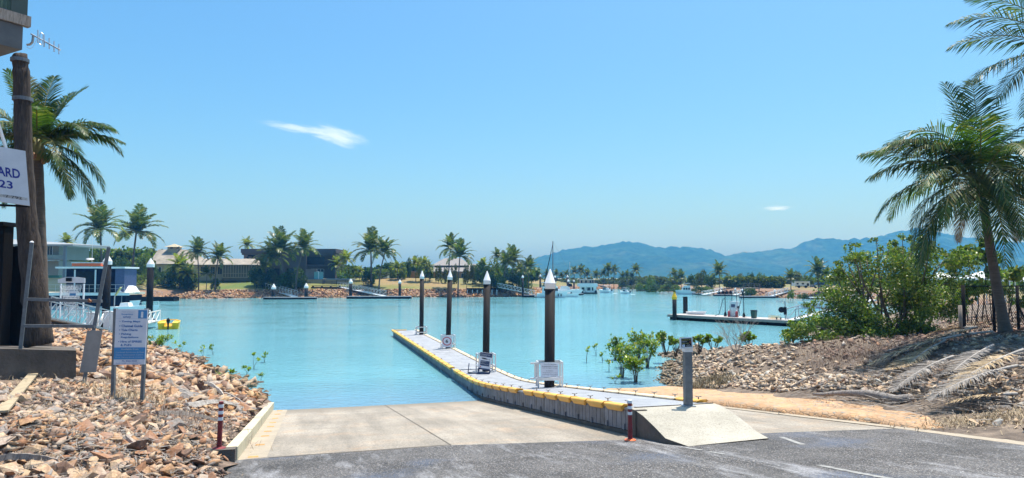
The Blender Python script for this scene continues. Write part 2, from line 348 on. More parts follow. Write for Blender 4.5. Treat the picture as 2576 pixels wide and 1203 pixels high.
# far land
FS=[(-60,40),(-66,75),(-82,110),(-82,135),(-84,165),(-78,175)]+[tuple(G(x,y,0))[:2] for x,y in [(340,754),(450,752),(650,750),(850,749.5),(1100,748),(1311,747),(1380,740),(1440,734),(1500,729),(1550,726.5),(1600,727),(1650,731),(1714,737),(1800,741),(1880,745),(1955,749.4),(2061,754)]]+[(70,138),(62,100),(50,75),(38,66),(34,40)]
FSn=np.array(FS)
def sdist(X,Y):
    q=np.stack([X.ravel(),Y.ravel()],1);d=np.full(len(q),1e9);ins=np.zeros(len(q),bool);n=len(FSn)
    for i in range(n):
        a=FSn[i];b=FSn[(i+1)%n];ab=b-a
        if i<n-1:
            t=np.clip(((q-a)@ab)/(ab@ab),0,1);d=np.minimum(d,np.linalg.norm(q-a-t[:,None]*ab,axis=1))
        c=((a[1]>q[:,1])!=(b[1]>q[:,1]))&(q[:,0]<(b[0]-a[0])*(q[:,1]-a[1])/(b[1]-a[1]+1e-12)+a[0]);ins^=c
    return np.where(ins,-d,d).reshape(X.shape)
def hF(X,Y):
    X=np.asarray(X,float);Y=np.asarray(Y,float);d=sdist(X,Y)
    P=4.75-2.3*np.clip((X-5)/25,0,1)
    P=np.where((X<-60)&(Y<160),3.2,P)
    z=np.interp(d,[-6,-.1,4.2,5.5,24,400],[-1.6,-.05,1.75,1.85,4.75,4.9])
    z=np.where(z>1.85,1.85+(z-1.85)*(P-1.85)/2.9,z)
    return z+fbm(X,Y,21,14)*.25*np.clip(d/15,0,1)
xs=np.r_[-1900,-1500,-1200,-900,-600,-400,-300,-240,-200,np.arange(-170,-95,6),np.arange(-95,84,1.4),np.arange(84,200,8),np.arange(220,800,60),np.arange(900,3300,300)]
ys=np.r_[np.arange(62,160,3),np.arange(160,235,1.4),np.arange(235,330,2.5),np.arange(330,600,20),np.arange(650,2000,150),np.arange(2200,3700,350)]
m_fl,nt_,b_=nodes('far_land_grass');v_=coord(nt_)
c_=ramp(nt_,noise(nt_,v_,.05,5,.6),[(.36,(.10,.14,.025)),(.5,(.17,.16,.045)),(.64,(.26,.18,.08))])
c_=mix(nt_,1.,c_,ramp(nt_,noise(nt_,v_,1.5,5),[(.3,.8),(.7,1.2)]),'MULTIPLY')
sx_=N(nt_,'ShaderNodeSeparateXYZ');nt_.links.new(v_,sx_.inputs[0])
mr_=N(nt_,'ShaderNodeMapRange');mr_.inputs['From Min'].default_value=10;mr_.inputs['From Max'].default_value=40;nt_.links.new(sx_.outputs[0],mr_.inputs[0])
c_=mix(nt_,mr_.outputs[0],c_,mix(nt_,ramp(nt_,noise(nt_,v_,.06,4),[(.4,0),(.6,1)]),(.27,.2,.1),(.15,.16,.05)))
mz_=N(nt_,'ShaderNodeMapRange');mz_.inputs['From Min'].default_value=1.75;mz_.inputs['From Max'].default_value=2.1;nt_.links.new(sx_.outputs[2],mz_.inputs[0])
c_=mix(nt_,mz_.outputs[0],(.22,.13,.08),c_)
nt_.links.new(c_,b_.inputs['Base Color']);b_.inputs['Roughness'].default_value=.95
tag(grid('ground',xs,ys,hF,m_fl,lambda X,Y,Z:Z>-1.55),kind='structure')
# near ground under road and behind the camera
tag(MB().quad((-400,-300,1.2),(400,-300,1.2),(400,1,1.2),(-400,1,1.2)).build('ground_behind',m_soil),kind='structure')
# ---- mountains
PR=[(1180,705),(1250,692),(1290,684),(1320,672),(1341,655.6),(1362,643.8),(1384,639.6),(1410,631),(1437,624.6),(1465,621.4),(1491,620.3),(1523,615),(1546,612),(1567,609),(1594,609),(1625,613.5),(1649,621),(1676,625),(1695,622),(1709,624),(1724,619.5),(1738,623),(1762,625),(1786,629),(1801,635),(1822,643.6),(1834,641.7),(1859,636.4),(1883,635),(1919,631.6),(1943,628),(1967,624),(1991,625),(2018,616),(2040,602.7),(2061,598),(2085,600),(2113,604),(2155,604),(2183,600),(2228,591.6),(2256,580),(2280,579),(2301,574),(2342,580),(2400,592),(2500,606),(2600,612),(2750,640),(2950,690)]
YM=2600.
px=np.array([PY(x,y,YM).x for x,y in PR]);pz=np.array([PY(x,y,YM).z for x,y in PR])
def hM(X,Y):
    u=X*(YM/Y);pr=np.interp(u,px,pz)   # spurs fan out from the bay
    t=(Y-YM)/1;front=np.clip(1+t/850,0,1);back=np.clip(1-t/900,0,1)
    pr2=np.interp(X,px,pz)
    base=np.where(t<0,pr2*front**1.15,pr2*back)
    sp=np.abs(fbm(X+Y*.35,Y*.35,5,330,5,.55))*2
    w=np.sin(np.clip(front,0,1)*PI)
    z=base*(1-.75*w*np.clip(sp,0,1)*1.0)
    z=z+fbm(X,Y,8,60,4)*10*w*(pr2/150)
    z=z+np.where(np.abs(t)<60,np.abs(fbm(X,Y*0,12,26,4,.7))*11*(pr2>25),0)
    return np.where(pr2<8,pr2-12,z-2)
m_hill,nt_,b_=nodes('forested_slope');v_=coord(nt_)
c_=ramp(nt_,noise(nt_,v_,.006,6,.65),[(.35,(.016,.045,.03)),(.55,(.028,.065,.038)),(.68,(.055,.085,.045))])
c_=mix(nt_,1.,c_,ramp(nt_,noise(nt_,v_,.05,4,.7),[(.35,.55),(.65,1.4)]),'MULTIPLY')
nt_.links.new(c_,b_.inputs['Base Color']);b_.inputs['Roughness'].default_value=1;b_.inputs['Specular IOR Level'].default_value=0
bump(nt_,b_,noise(nt_,v_,.04,5,.7),.8,9)
tag(grid('hills',np.arange(-200,2700,11),np.arange(1700,3520,14),hM,m_hill,lambda X,Y,Z:Z>-8),kind='structure')
# ---- haze
if HAZE_D>0:
    hm=bpy.data.materials.new('haze_air');hm.use_nodes=True;nt_=hm.node_tree;nt_.nodes.remove(nt_.nodes['Principled BSDF'])
    pv=N(nt_,'ShaderNodeVolumePrincipled');pv.inputs['Density'].default_value=HAZE_D;pv.inputs['Color'].default_value=(*HAZE_C,1);pv.inputs['Absorption Color'].default_value=(1,1,1,1);pv.inputs['Anisotropy'].default_value=HAZE_G
    nt_.links.new(pv.outputs[0],nt_.nodes['Material Output'].inputs['Volume'])
    tag(MB().box(-2000,3400,-400,3760,-4.,208).build('haze',hm),'thin blue air in front of the far mountains','haze',kind='stuff')
# ---------------------------------------------------------------- water
m_w,nt_,b_=nodes('turquoise_water');v_=coord(nt_)
c_=ramp(nt_,noise(nt_,v_,.035,4,.6),[(.3,WCOL[0]),(.7,WCOL[1])])
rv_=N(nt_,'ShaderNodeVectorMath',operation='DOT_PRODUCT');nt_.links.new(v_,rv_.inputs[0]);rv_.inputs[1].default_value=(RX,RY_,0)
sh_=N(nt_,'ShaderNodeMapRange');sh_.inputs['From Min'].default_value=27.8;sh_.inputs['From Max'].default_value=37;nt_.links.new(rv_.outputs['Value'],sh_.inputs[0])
c_=mix(nt_,sh_.outputs[0],(.15,.28,.38),c_)  # bluer near the ramp: shallows plus sky reflection, put into the base colour
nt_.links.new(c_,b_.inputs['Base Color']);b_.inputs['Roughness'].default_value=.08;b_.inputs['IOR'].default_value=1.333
b_.inputs['Specular IOR Level'].default_value=.5
mp_=N(nt_,'ShaderNodeMapping');mp_.inputs['Scale'].default_value=(.8,1.5,1);mp_.inputs['Rotation'].default_value=(0,0,.25);nt_.links.new(v_,mp_.inputs[0])
n1=noise(nt_,mp_.outputs[0],1.6,4,.6);n2=noise(nt_,mp_.outputs[0],5.5,3,.55)
ad=N(nt_,'ShaderNodeMath',operation='MULTIPLY_ADD');nt_.links.new(n2,ad.inputs[0]);ad.inputs[1].default_value=.4;nt_.links.new(n1,ad.inputs[2])
cd_=N(nt_,'ShaderNodeMath',operation='MULTIPLY');nt_.links.new(ad.outputs[0],cd_.inputs[0])
pat=ramp(nt_,noise(nt_,v_,.06,3),[(.35,.2),(.65,1.)]);nt_.links.new(pat,cd_.inputs[1])
bump(nt_,b_,cd_.outputs[0],WBUMP,.12)
tag(MB().quad((-140,24,0),(120,24,0),(120,340,0),(-140,340,0)).build('water',m_w),kind='structure')
# ---------------------------------------------------------------- ramp, road
def rsheet(name,pts,mat,dz):
    return tag(mesh(name,[RF(s,q,dz) for s,q in pts],[tuple(range(len(pts)))],mat),kind='structure')
AB=[(14.72,-1.4),(14.87,2.87),(13.95,6.3),(13.47,9.55),(12.81,12.3)]
m_ramp,nt_,b_=nodes('grooved_ramp_concrete');v_=coord(nt_,(1,1,1),-RANG)
c_=ramp(nt_,noise(nt_,v_,.5,6,.65),[(.3,(.28,.24,.19)),(.55,(.36,.31,.25)),(.75,(.43,.375,.305))])
c_=mix(nt_,ramp(nt_,noise(nt_,v_,.9,5,.7),[(.52,0),(.7,.55)]),c_,(.5,.33,.2))
c_=mix(nt_,ramp(nt_,noise(nt_,v_,.28,5,.6),[(.4,0),(.7,.5)]),c_,(.3,.26,.21))
c_=mix(nt_,1.,c_,ramp(nt_,noise(nt_,v_,22,3,.85),[(.32,.5),(.5,1.),(.68,1.3)]),'MULTIPLY')
wv=N(nt_,'ShaderNodeTexWave',wave_type='BANDS',bands_direction='Y');wv.inputs['Scale'].default_value=3.2;wv.inputs['Distortion'].default_value=.8;wv.inputs['Detail Scale'].default_value=.4
nt_.links.new(v_,wv.inputs[0]);gm=ramp(nt_,noise(nt_,v_,.35,4,.6),[(.42,.05),(.62,.8)])
ml=N(nt_,'ShaderNodeMath',operation='MULTIPLY');nt_.links.new(wv.outputs['Fac'],ml.inputs[0]);nt_.links.new(gm,ml.inputs[1])
c_=mix(nt_,ml.outputs[0],c_,mix(nt_,1.,c_,(.62,.6,.58),'MULTIPLY'))
ty=N(nt_,'ShaderNodeMapping');ty.inputs['Scale'].default_value=(1.6,.12,1);nt_.links.new(v_,ty.inputs[0])
c_=mix(nt_,1.,c_,ramp(nt_,noise(nt_,ty.outputs[0],1.,5,.65),[(.36,.78),(.6,1.06)]),'MULTIPLY')
sp_=N(nt_,'ShaderNodeSeparateXYZ');nt_.links.new(coord(nt_),sp_.inputs[0])
wt=N(nt_,'ShaderNodeMapRange');wt.inputs['From Min'].default_value=.02;wt.inputs['From Max'].default_value=.26;nt_.links.new(sp_.outputs[2],wt.inputs[0])
c_=mix(nt_,wt.outputs[0],(.2,.17,.13),c_)
nt_.links.new(c_,b_.inputs['Base Color']);b_.inputs['Roughness'].default_value=.85
bump(nt_,b_,mix(nt_,.5,noise(nt_,v_,45,3,.8),ml.outputs[0]),.5,.02)
rsheet('ramp',[(37,-1.5),(37,12.62)]+[(a-.3,b) for a,b in AB[::-1]]+[(14.4,-1.5)],m_ramp,0)
m_asp,nt_,b_=nodes('worn_asphalt');v_=coord(nt_,(1,1,1),-RANG)
vo=N(nt_,'ShaderNodeTexVoronoi');vo.inputs['Scale'].default_value=58;nt_.links.new(v_,vo.inputs[0])
sep=N(nt_,'ShaderNodeSeparateColor');nt_.links.new(vo.outputs['Color'],sep.inputs[0])
ag=ramp(nt_,sep.outputs[0],[(0,(.012,.012,.014)),(.35,(.05,.045,.042)),(.6,(.12,.09,.07)),(.78,(.17,.16,.16)),(.92,(.42,.39,.36))],'CONSTANT')
c_=mix(nt_,ramp(nt_,noise(nt_,v_,1.1,6,.7),[(.35,.1),(.65,.6)]),ag,(.11,.102,.098))
ms_=N(nt_,'ShaderNodeMapping');ms_.inputs['Scale'].default_value=(1.3,.22,1);nt_.links.new(v_,ms_.inputs[0])
pale=ramp(nt_,noise(nt_,ms_.outputs[0],1.3,7,.72),[(.52,0),(.68,.75)])
c_=mix(nt_,1.,c_,ramp(nt_,noise(nt_,v_,.55,6,.65),[(.32,.6),(.5,1.),(.7,1.25)]),'MULTIPLY')
c_=mix(nt_,pale,c_,mix(nt_,1.,(.42,.41,.42),ramp(nt_,sep.outputs[2],[(0,.45),(1,1.2)]),'MULTIPLY'))
bl=ramp(nt_,noise(nt_,v_,.42,3,.5),[(.57,0),(.7,.9)]);bb=mix(nt_,1.,bl,ramp(nt_,sep.outputs[1],[(.45,0),(.5,1)]),'MULTIPLY')
c_=mix(nt_,bb,c_,(.07,.095,.15))  # bluish grains in patches, their blue sheen put into the colour
nt_.links.new(c_,b_.inputs['Base Color']);b_.inputs['Roughness'].default_value=.8
bump(nt_,b_,mix(nt_,.5,vo.outputs['Distance'],noise(nt_,v_,60,2)),.8,.02)
rsheet('road',[(a,b) for a,b in AB]+[(11.9,12.45),(9.84,12.2),(4,12.),(-12,12),(-12,-1.3),(12.,-1.3)][0:],m_asp,.006)
m_marg=M('sandy_margin',(.36,.3,.225),.9,.15,2,.4,50,stain=(.42,.34,.25))
rsheet('ramp_margin',[(29,-1.3),(29,-.78),(14.9,-.78),(14.72,-1.3)],m_marg,.005)
rsheet('verge',[(12.9,12.3),(13.4,13.0),(11.6,13.3),(9.5,13.0),(3,12.9),(3,11.9),(9.8,12.1)],m_marg,.011)
rsheet('lane_edge',[(24,12.3),(24,12.62),(13.2,12.62),(12.9,12.3)],m_marg,.014)
m_jnt=M('joint_filler',(.13,.11,.09),.9,.3,5)
for i,(s0,q0,s1,q1,wd) in enumerate([(28.9,2.86,14.9,2.88,.022),(20.2,-.7,19.6,6.6,.015),(25.,-.7,24.4,6.6,.012),(19.3,9.2,18.9,12.4,.03),(14.82,-.75,14.97,2.87,.05)]):
    d=Vector((s1-s0,q1-q0)).normalized();n_=Vector((-d.y,d.x))*wd/2
    rsheet('ramp_joint',[(s0+n_.x,q0+n_.y),(s1+n_.x,q1+n_.y),(s1-n_.x,q1-n_.y),(s0-n_.x,q0-n_.y)],m_jnt,.009)
m_line=M('worn_white_line',(.31,.3,.28),.85,.4,9,stain=(.15,.14,.135))
def Rh(x,y):
    d=ray(x,y);t=(SL*S0-H)/(d.z+SL*(d.x*RX+d.y*RY_));p=Vector((0,0,H))+d*t;return sq(p.x,p.y)
for (x0,y0,x1,y1,wd) in [(1965,1101,2020,1120,.11),(2060,1172,2160,1192,.11),(2160,1192,2260,1210,.11),(1725,1128,1765,1134,.1),(1785,1138,1820,1144,.08)]:
    a=Vector(Rh(x0,y0));b=Vector(Rh(x1,y1));d=(b-a).normalized();n_=Vector((-d.y,d.x))*wd/2
    rsheet('road_marking',[a+n_,b+n_,b-n_,a-n_],m_line,.013)
# kerb
mb=MB();
for s0,s1 in ((14.7,18.2),(18.22,22.),(22.02,25.6),(25.62,29.3)):
    mb.hexa([RF(s0,-1.52,-.2),RF(s0,-1.3,-.2),RF(s1,-1.3,-.3),RF(s1,-1.52,-.3),RF(s0,-1.52,.27),RF(s0,-1.3,.27),RF(s1,-1.3,.26),RF(s1,-1.52,.26)])
o=mb.build('kerb',m_kerb);bv=o.modifiers.new('b','BEVEL');bv.width=.015;bv.segments=2
tag(o,kind='structure')
mb=MB().hexa([RF(14.42,-1.95,-.1),RF(14.42,-1.32,-.1),RF(14.69,-1.32,-.1),RF(14.69,-1.95,-.1),RF(14.42,-1.95,.25),RF(14.42,-1.32,.25),RF(14.69,-1.32,.27),RF(14.69,-1.95,.27)])
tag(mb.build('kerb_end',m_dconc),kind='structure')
# stone pitching
m_pitch,nt_,b_=nodes('stone_pitching');v_=coord(nt_,(1,.62,1),-RANG)
vo=N(nt_,'ShaderNodeTexVoronoi');vo.inputs['Scale'].default_value=8.5;vo.inputs['Randomness'].default_value=.8;nt_.links.new(v_,vo.inputs[0])
ve=N(nt_,'ShaderNodeTexVoronoi',feature='DISTANCE_TO_EDGE');ve.inputs['Scale'].default_value=8.5;ve.inputs['Randomness'].default_value=.8;nt_.links.new(v_,ve.inputs[0])
sep=N(nt_,'ShaderNodeSeparateColor');nt_.links.new(vo.outputs['Color'],sep.inputs[0])
c_=ramp(nt_,sep.outputs[0],[(0,(.46,.25,.12)),(.3,(.55,.32,.16)),(.6,(.5,.31,.18)),(.8,(.58,.36,.2)),(.95,(.32,.28,.22))])
c_=mix(nt_,ramp(nt_,ve.outputs['Distance'],[(.0,1),(.06,0)]),c_,(.4,.27,.16))
c_=mix(nt_,1.,c_,ramp(nt_,noise(nt_,v_,1.2,5),[(.3,.8),(.7,1.15)]),'MULTIPLY')
nt_.links.new(c_,b_.inputs['Base Color']);b_.inputs['Roughness'].default_value=.9
bump(nt_,b_,ramp(nt_,ve.outputs['Distance'],[(0,0),(.12,1)]),.6,.03)
V=[];Fc=[];ss=np.arange(12.2,31.5,.5)
pr_=[(12.6,-.05),(12.62,.10),(12.9,.17),(14.3,.14),(15.9,.16),(16.1,-.1)]
for s_ in ss:
    k=max(0,min(1,(s_-12.2)/2.));
    for q_,z_ in pr_:V.append(RF(s_,q_+rnd.uniform(-.02,.02)+(.45*(1-k)if q_>14 else 0)*-1,z_*(.3+.7*k)+rnd.uniform(-.012,.012)))
n_=len(pr_)
for i in range(len(ss)-1):
    for j in range(n_-1):Fc.append((i*n_+j,i*n_+j+1,(i+1)*n_+j+1,(i+1)*n_+j))
tag(mesh('stone_pitching',V,Fc,m_pitch,smooth=True),kind='structure')
# ---------------------------------------------------------------- walkway (pontoon) and its piles
WL,WR=6.8,8.87      # q of the edges
def zd(s):          # deck height along the ramp heading
    a=SL*(S0-s)+.6;b=.45
    return (a+b+math.sqrt((a-b)**2+.05))/2-.0
def W(s,q,dz=0):
    p=RF(s,q);p.z=zd(s)+dz;return p
def Wp(x,y,q): # s at which pixel (x,y) meets walkway line q
    best=None
    for i in range(2000):
        s=13+i*.025;p=W(s,q);d=p-Vector((0,0,H));yy=d.y*math.cos(PT)+d.z*math.sin(PT);u=CX+F*d.x/yy
        if best is None or abs(u-x)<best[0]:best=(abs(u-x),s)
    return best[1]
wk=thing('floating_walkway','long grey modular boat ramp walkway edged with yellow fenders','walkway',W(40,7.8,-.45),0)
SE_=61.6;SN=14.55
secs=[(14.58,20.6),(20.64,27.3),(27.34,34.4),(34.52,43.),(43.06,52.),(52.06,61.5)]
for a,b in secs:
    mb=MB();n=max(1,round((b-a)/.5));st=(b-a)/n
    for i in range(n):
        for j in range(4):
            s0=a+i*st+.004;s1=a+(i+1)*st-.004;wq=(WR-WL-.5)/4;q0=WL+.25+j*wq+.002;q1=q0+wq-.004
            mb.hexa([W(s0,q0,-.09),W(s0,q1,-.09),W(s1,q1,-.09),W(s1,q0,-.09),W(s0,q0,0),W(s0,q1,0),W(s1,q1,0),W(s1,q0,0)])
    dk=mb.build('deck',m_deck,wk)
    # edge boards + ribbed floats
    for side in (0,1):
        mb=MB();q0=WL if side==0 else WR;sg=1 if side==0 else -1
        n=max(1,round((b-a)/.24));st=(b-a)/n
        for i in range(n):
            s0=a+i*st+.012;s1=a+(i+1)*st-.012;qa,qb=q0+sg*.03,q0+sg*.5
            mb.hexa([W(s0,qa,-.5),W(s0,qb,-.5),W(s1,qb,-.5),W(s1,qa,-.5),W(s0,qa,-.04),W(s0,qb,-.04),W(s1,qb,-.04),W(s1,qa,-.04)])
            if i%4==1:
                mb.hexa([W(s0,q0-sg*.01,-.5),W(s0,qa,-.5),W(s0+.05,qa,-.5),W(s0+.05,q0-sg*.01,-.5),W(s0,q0-sg*.01,-.38),W(s0,qa,-.38),W(s0+.05,qa,-.38),W(s0+.05,q0-sg*.01,-.38)])
        mb.build('float',m_float,wk)
        mb=MB();mb.hexa([W(a,q0,-.05),W(a,q0+sg*.25,-.05),W(b,q0+sg*.25,-.05),W(b,q0,-.05),W(a,q0,-.002),W(a,q0+sg*.25,-.002),W(b,q0+sg*.25,-.002),W(b,q0,-.002)])
        # follow the curve
        mb=MB();m=max(1,round((b-a)/.5));
        for i in range(m):
            s0=a+(b-a)*i/m;s1=a+(b-a)*(i+1)/m
            mb.hexa([W(s0,q0,-.05),W(s0,q0+sg*.25,-.05),W(s1,q0+sg*.25,-.05),W(s1,q0,-.05),W(s0,q0,-.004),W(s0,q0+sg*.25,-.004),W(s1,q0+sg*.25,-.004),W(s1,q0,-.004)])
        mb.build('edge_strip',m_deck,wk)
def fender(s0,s1,side,mat=None):
    q0=WL if side==0 else WR;sg=1 if side==0 else -1
    V=[];prof=[(.18,.0),(.18,.045),(.12,.06),(-.05,.06),(-.085,.04),(-.085,-.02),(-.045,-.095),(.0,-.11),(.0,.0)]
    ns=7
    for i in range(ns):
        t=i/(ns-1);s=s0+(s1-s0)*t;e=1-.0*t
        edge=0 if 0<i<ns-1 else .35
        for q_,z_ in prof:
            zz=z_ if z_>0 else z_*(1-edge*1.6)
            V.append(W(s+(.0 if z_>0 else (.08 if i==0 else -.08 if i==ns-1 else 0)),q0+sg*(q_*(1-edge*.12)),zz))
    n=len(prof);Fc=[]
    for i in range(ns-1):
        for k in range(n):Fc.append((i*n+k,i*n+(k+1)%n,(i+1)*n+(k+1)%n,(i+1)*n+k))
    Fc.append(tuple(range(n)));Fc.append(tuple((ns-1)*n+k for k in range(n)))
    o=mesh('fender',V,Fc,mat or m_yellow,wk);bv=o.modifiers.new('b','BEVEL');bv.width=.012;bv.segments=1;bv.limit_method='ANGLE'
    return o
def cleat(s,side):
    q0=WL if side==0 else WR;sg=1 if side==0 else -1;p=W(s,q0+sg*.1,.07)
    mb=MB().tube([p,p+Vector((0,0,.06))],.014,6).tube([p+Vector((-.07,0,.075)),p+Vector((-.03,0,.06)),p+Vector((.03,0,.06)),p+Vector((.07,0,.075))],.01,5)
    mb.build('cleat',m_dsteel,wk)
gapsL=[(22.3,22.95),(34.3,35.)];s=14.75;k=0
while s<61.:
    l=1.12;e=s+l
    if any(a<s+l*.6 and s<b for a,b in gapsL):s+=.7;continue
    fender(s,e-.03,0);
    if k%2==0 or s<32:cleat(s+.1,0)
    s=e;k+=1
s=14.9;k=0
while s<61.2:
    e=s+1.12
    if not any(abs(p-(s+.5))<.75 for p in (57.2,45.9)):fender(s,e-.01,1,m_yellow if s<16 else m_cream)
    if s<40:cleat(s+.1,1)
    s=e;k+=1
# end fenders
mb=MB();mb.hexa([W(61.5,WL,-.1),W(61.5,WR-.9,-.1),W(61.68,WR-.9,-.1),W(61.68,WL,-.1),W(61.5,WL,.07),W(61.5,WR-.9,.07),W(61.68,WR-.9,.07),W(61.68,WL,.07)]).build('fender',m_yellow,wk)
# hinge bars
mb=MB()
for k in range(1,5):
    q=WL+(WR-WL)*k/5;mb.tube([W(34.3,q,.02),W(34.62,q,.02)],.03,6)
mb.tube([W(34.46,WL+.2,.02),W(34.46,WR-.2,.02)],.018,6);mb.build('hinge',m_steel,wk)
# plinth beneath
mb=MB()
for i in range(9):
    s0=14.55+i*1.75;s1=s0+1.74
    mb.hexa([RF(s0,WL-.0,-.5),RF(s0,WR,-.5),RF(s1,WR,-.5),RF(s1,WL-.0,-.5),W(s0,WL,-.51),W(s0,WR,-.51),W(s1,WR,-.51),W(s1,WL,-.51)])
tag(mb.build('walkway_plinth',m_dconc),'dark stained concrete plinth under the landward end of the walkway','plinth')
# abutment
ab=thing('concrete_abutment','sloping pale concrete slab ramp leading from the road onto the walkway','abutment',RF(13.5,7.9))
zt=zd(14.56)
mb=MB();V=[];Fc=[]
prof=[(14.52,zt),(14.3,zt),(13.9,zt-.05),(13.4,zt-.17),(12.9,zt-.31),(12.45,plane(*RF(12.45,8)[:2])+.02)]
for s_,z_ in prof:
    for q_ in (WL-.0,WL+.5,WR-.4,WR+.03):
        p=RF(s_+(0.18*(WL+1-q_)/2 if s_<12.6 else 0)*-1,q_+(.2 if q_<7 and s_<12.8 else 0)*1);p.z=z_;V.append(p)
for i in range(5):
    for j in range(3):a=i*4+j;Fc.append((a,a+1,a+5,a+4))
o=mesh('slab',V,Fc,m_conc,ab)
V2=[];F2=[]
for i,(s_,z_) in enumerate(prof):
    a=V[i*4];b=V[i*4+3]
    V2+=[Vector((a.x,a.y,a.z-.004)),RF(*sq(a.x,a.y),-.05),Vector((b.x,b.y,b.z-.004)),RF(*sq(b.x,b.y),-.05)]
for i in range(5):
    n=i*4;F2+=[(n,n+1,n+5,n+4),(n+2,n+6,n+7,n+3)]
V2[1],V2[3]=V2[1],V2[3]
F2.append((0,2,3,1))
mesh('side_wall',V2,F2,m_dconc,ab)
mb=MB();mb.hexa([W(14.56,WL-.03,-.6),W(14.56,WL+.25,-.6),W(14.2,WL+.25,-.6),W(14.2,WL-.03,-.6),W(14.56,WL-.03,-.02),W(14.56,WL+.25,-.02),W(14.2,WL+.25,-.03),W(14.2,WL-.03,-.03)]).build('corner_block',m_dconc,ab)
mb=MB()
mb.hexa([W(14.57,WL+.12,-.02),W(14.57,WR,-.02),W(14.53,WR,-.02),W(14.53,WL+.12,-.02),W(14.57,WL+.12,.012),W(14.57,WR,.012),W(14.53,WR,.012),W(14.53,WL+.12,.012)]);mb.build('expansion_joint',m_jnt,ab)
# piles
PL=[('nearest of four dark mooring piles on the walkway with white cone cap',(1382,975),677,.185,25.8,'p4'),
    ('second nearest dark walkway pile above the blue fish notice',(1222,935),682,.165,34.6,'p3'),
    ('dark walkway pile standing behind the round 6 sign',(1127,874.5),680,.16,46.,'p2'),
    ('farthest dark walkway pile at the seaward end without a sign',(1060,841),681,.17,57.,'p1')]
PP=[]
for lab,(x,yb),yt,r,Y,_ in PL:
    xt={'p4':1384,'p3':1225.5,'p2':1132.5,'p1':1062}[_]
    b=PY(x,yb,Y);t=PY(xt,yt,Y);PP.append((b,r))
    pl=thing('walkway_pile',lab,'pile',(b.x,b.y,-1),0,'dark piles holding the walkway')
    h=.5*(r/.18);ax=(t-b).normalized();c0=t-ax*h;c1=c0-ax*(.2*r/.18)
    bb=b-ax*(b.z+1.2)
    MB().tube([bb,c1],r,24).build('shaft',m_pile,pl,smooth=False)
    o=MB().tube([c1,c1+ax*.005,c0-ax*.02,c0,c0+ax*.01,t-ax*.02,t],[r*1.03,r*1.05,r*1.05,r*1.1,r*1.04,r*.16,.01],28).build('cone_cap',m_off,pl)
    for f in (pl.children):
        for p_ in f.data.polygons:p_.use_smooth=len(p_.vertices)==4
# pile guides (cages) as parts of the walkway
def cage(c,w,d,h,z0,shelf=0,rz=RANG,mesh_=False):
    c=Vector((c.x,c.y,z0));a=Vector((math.cos(rz),math.sin(rz),0));b=Vector((-math.sin(rz),math.cos(rz),0));mb=MB();z=Vector((0,0,1))
    cs_=[c-a*w/2-b*d/2,c+a*w/2-b*d/2,c+a*w/2+b*d/2,c-a*w/2+b*d/2]
    for p in cs_:mb.beam(p,p+z*h,.06)
    for k in range(4):
        for zz in (h,h*.35):mb.beam(cs_[k]+z*zz,cs_[(k+1)%4]+z*zz,.07,.06)
    if shelf:
        for zz in (h,h*.4):mb.beam(cs_[0]+z*zz-a*shelf,cs_[1]+z*zz,.09,.06);
        mb.beam(cs_[0]+z*h*.4-a*.12,cs_[0]+z*h-a*.12,.05)
    g=mb.build('pile_guide',m_alum,wk)
    if mesh_:
        m2=MB()
        n=7
        p0=cs_[1]-a*.02-b*.03;
        for i in range(n):
            m2.beam(p0+z*(.02+i*.06)-a*.17,p0+z*(.02+i*.06+.12),.008);m2.beam(p0+z*(.02+i*.06),p0+z*(.14+i*.06)-a*.17,.008)
        m2.build('mesh_panel',m_alum,g)
    return cs_,a,b
for i,(c,r) in enumerate(PP):
    s_,q_=sq(c.x,c.y);z0=zd(s_)
    if i==0:cg=cage(c,.86,.62,.9,z0,.28,rz=RANG*.25,mesh_=True)
    else:cage(c,.8,.75,.85 if i<3 else .62,z0-.02,rz=RANG*.8)
    if i==2:
        pass
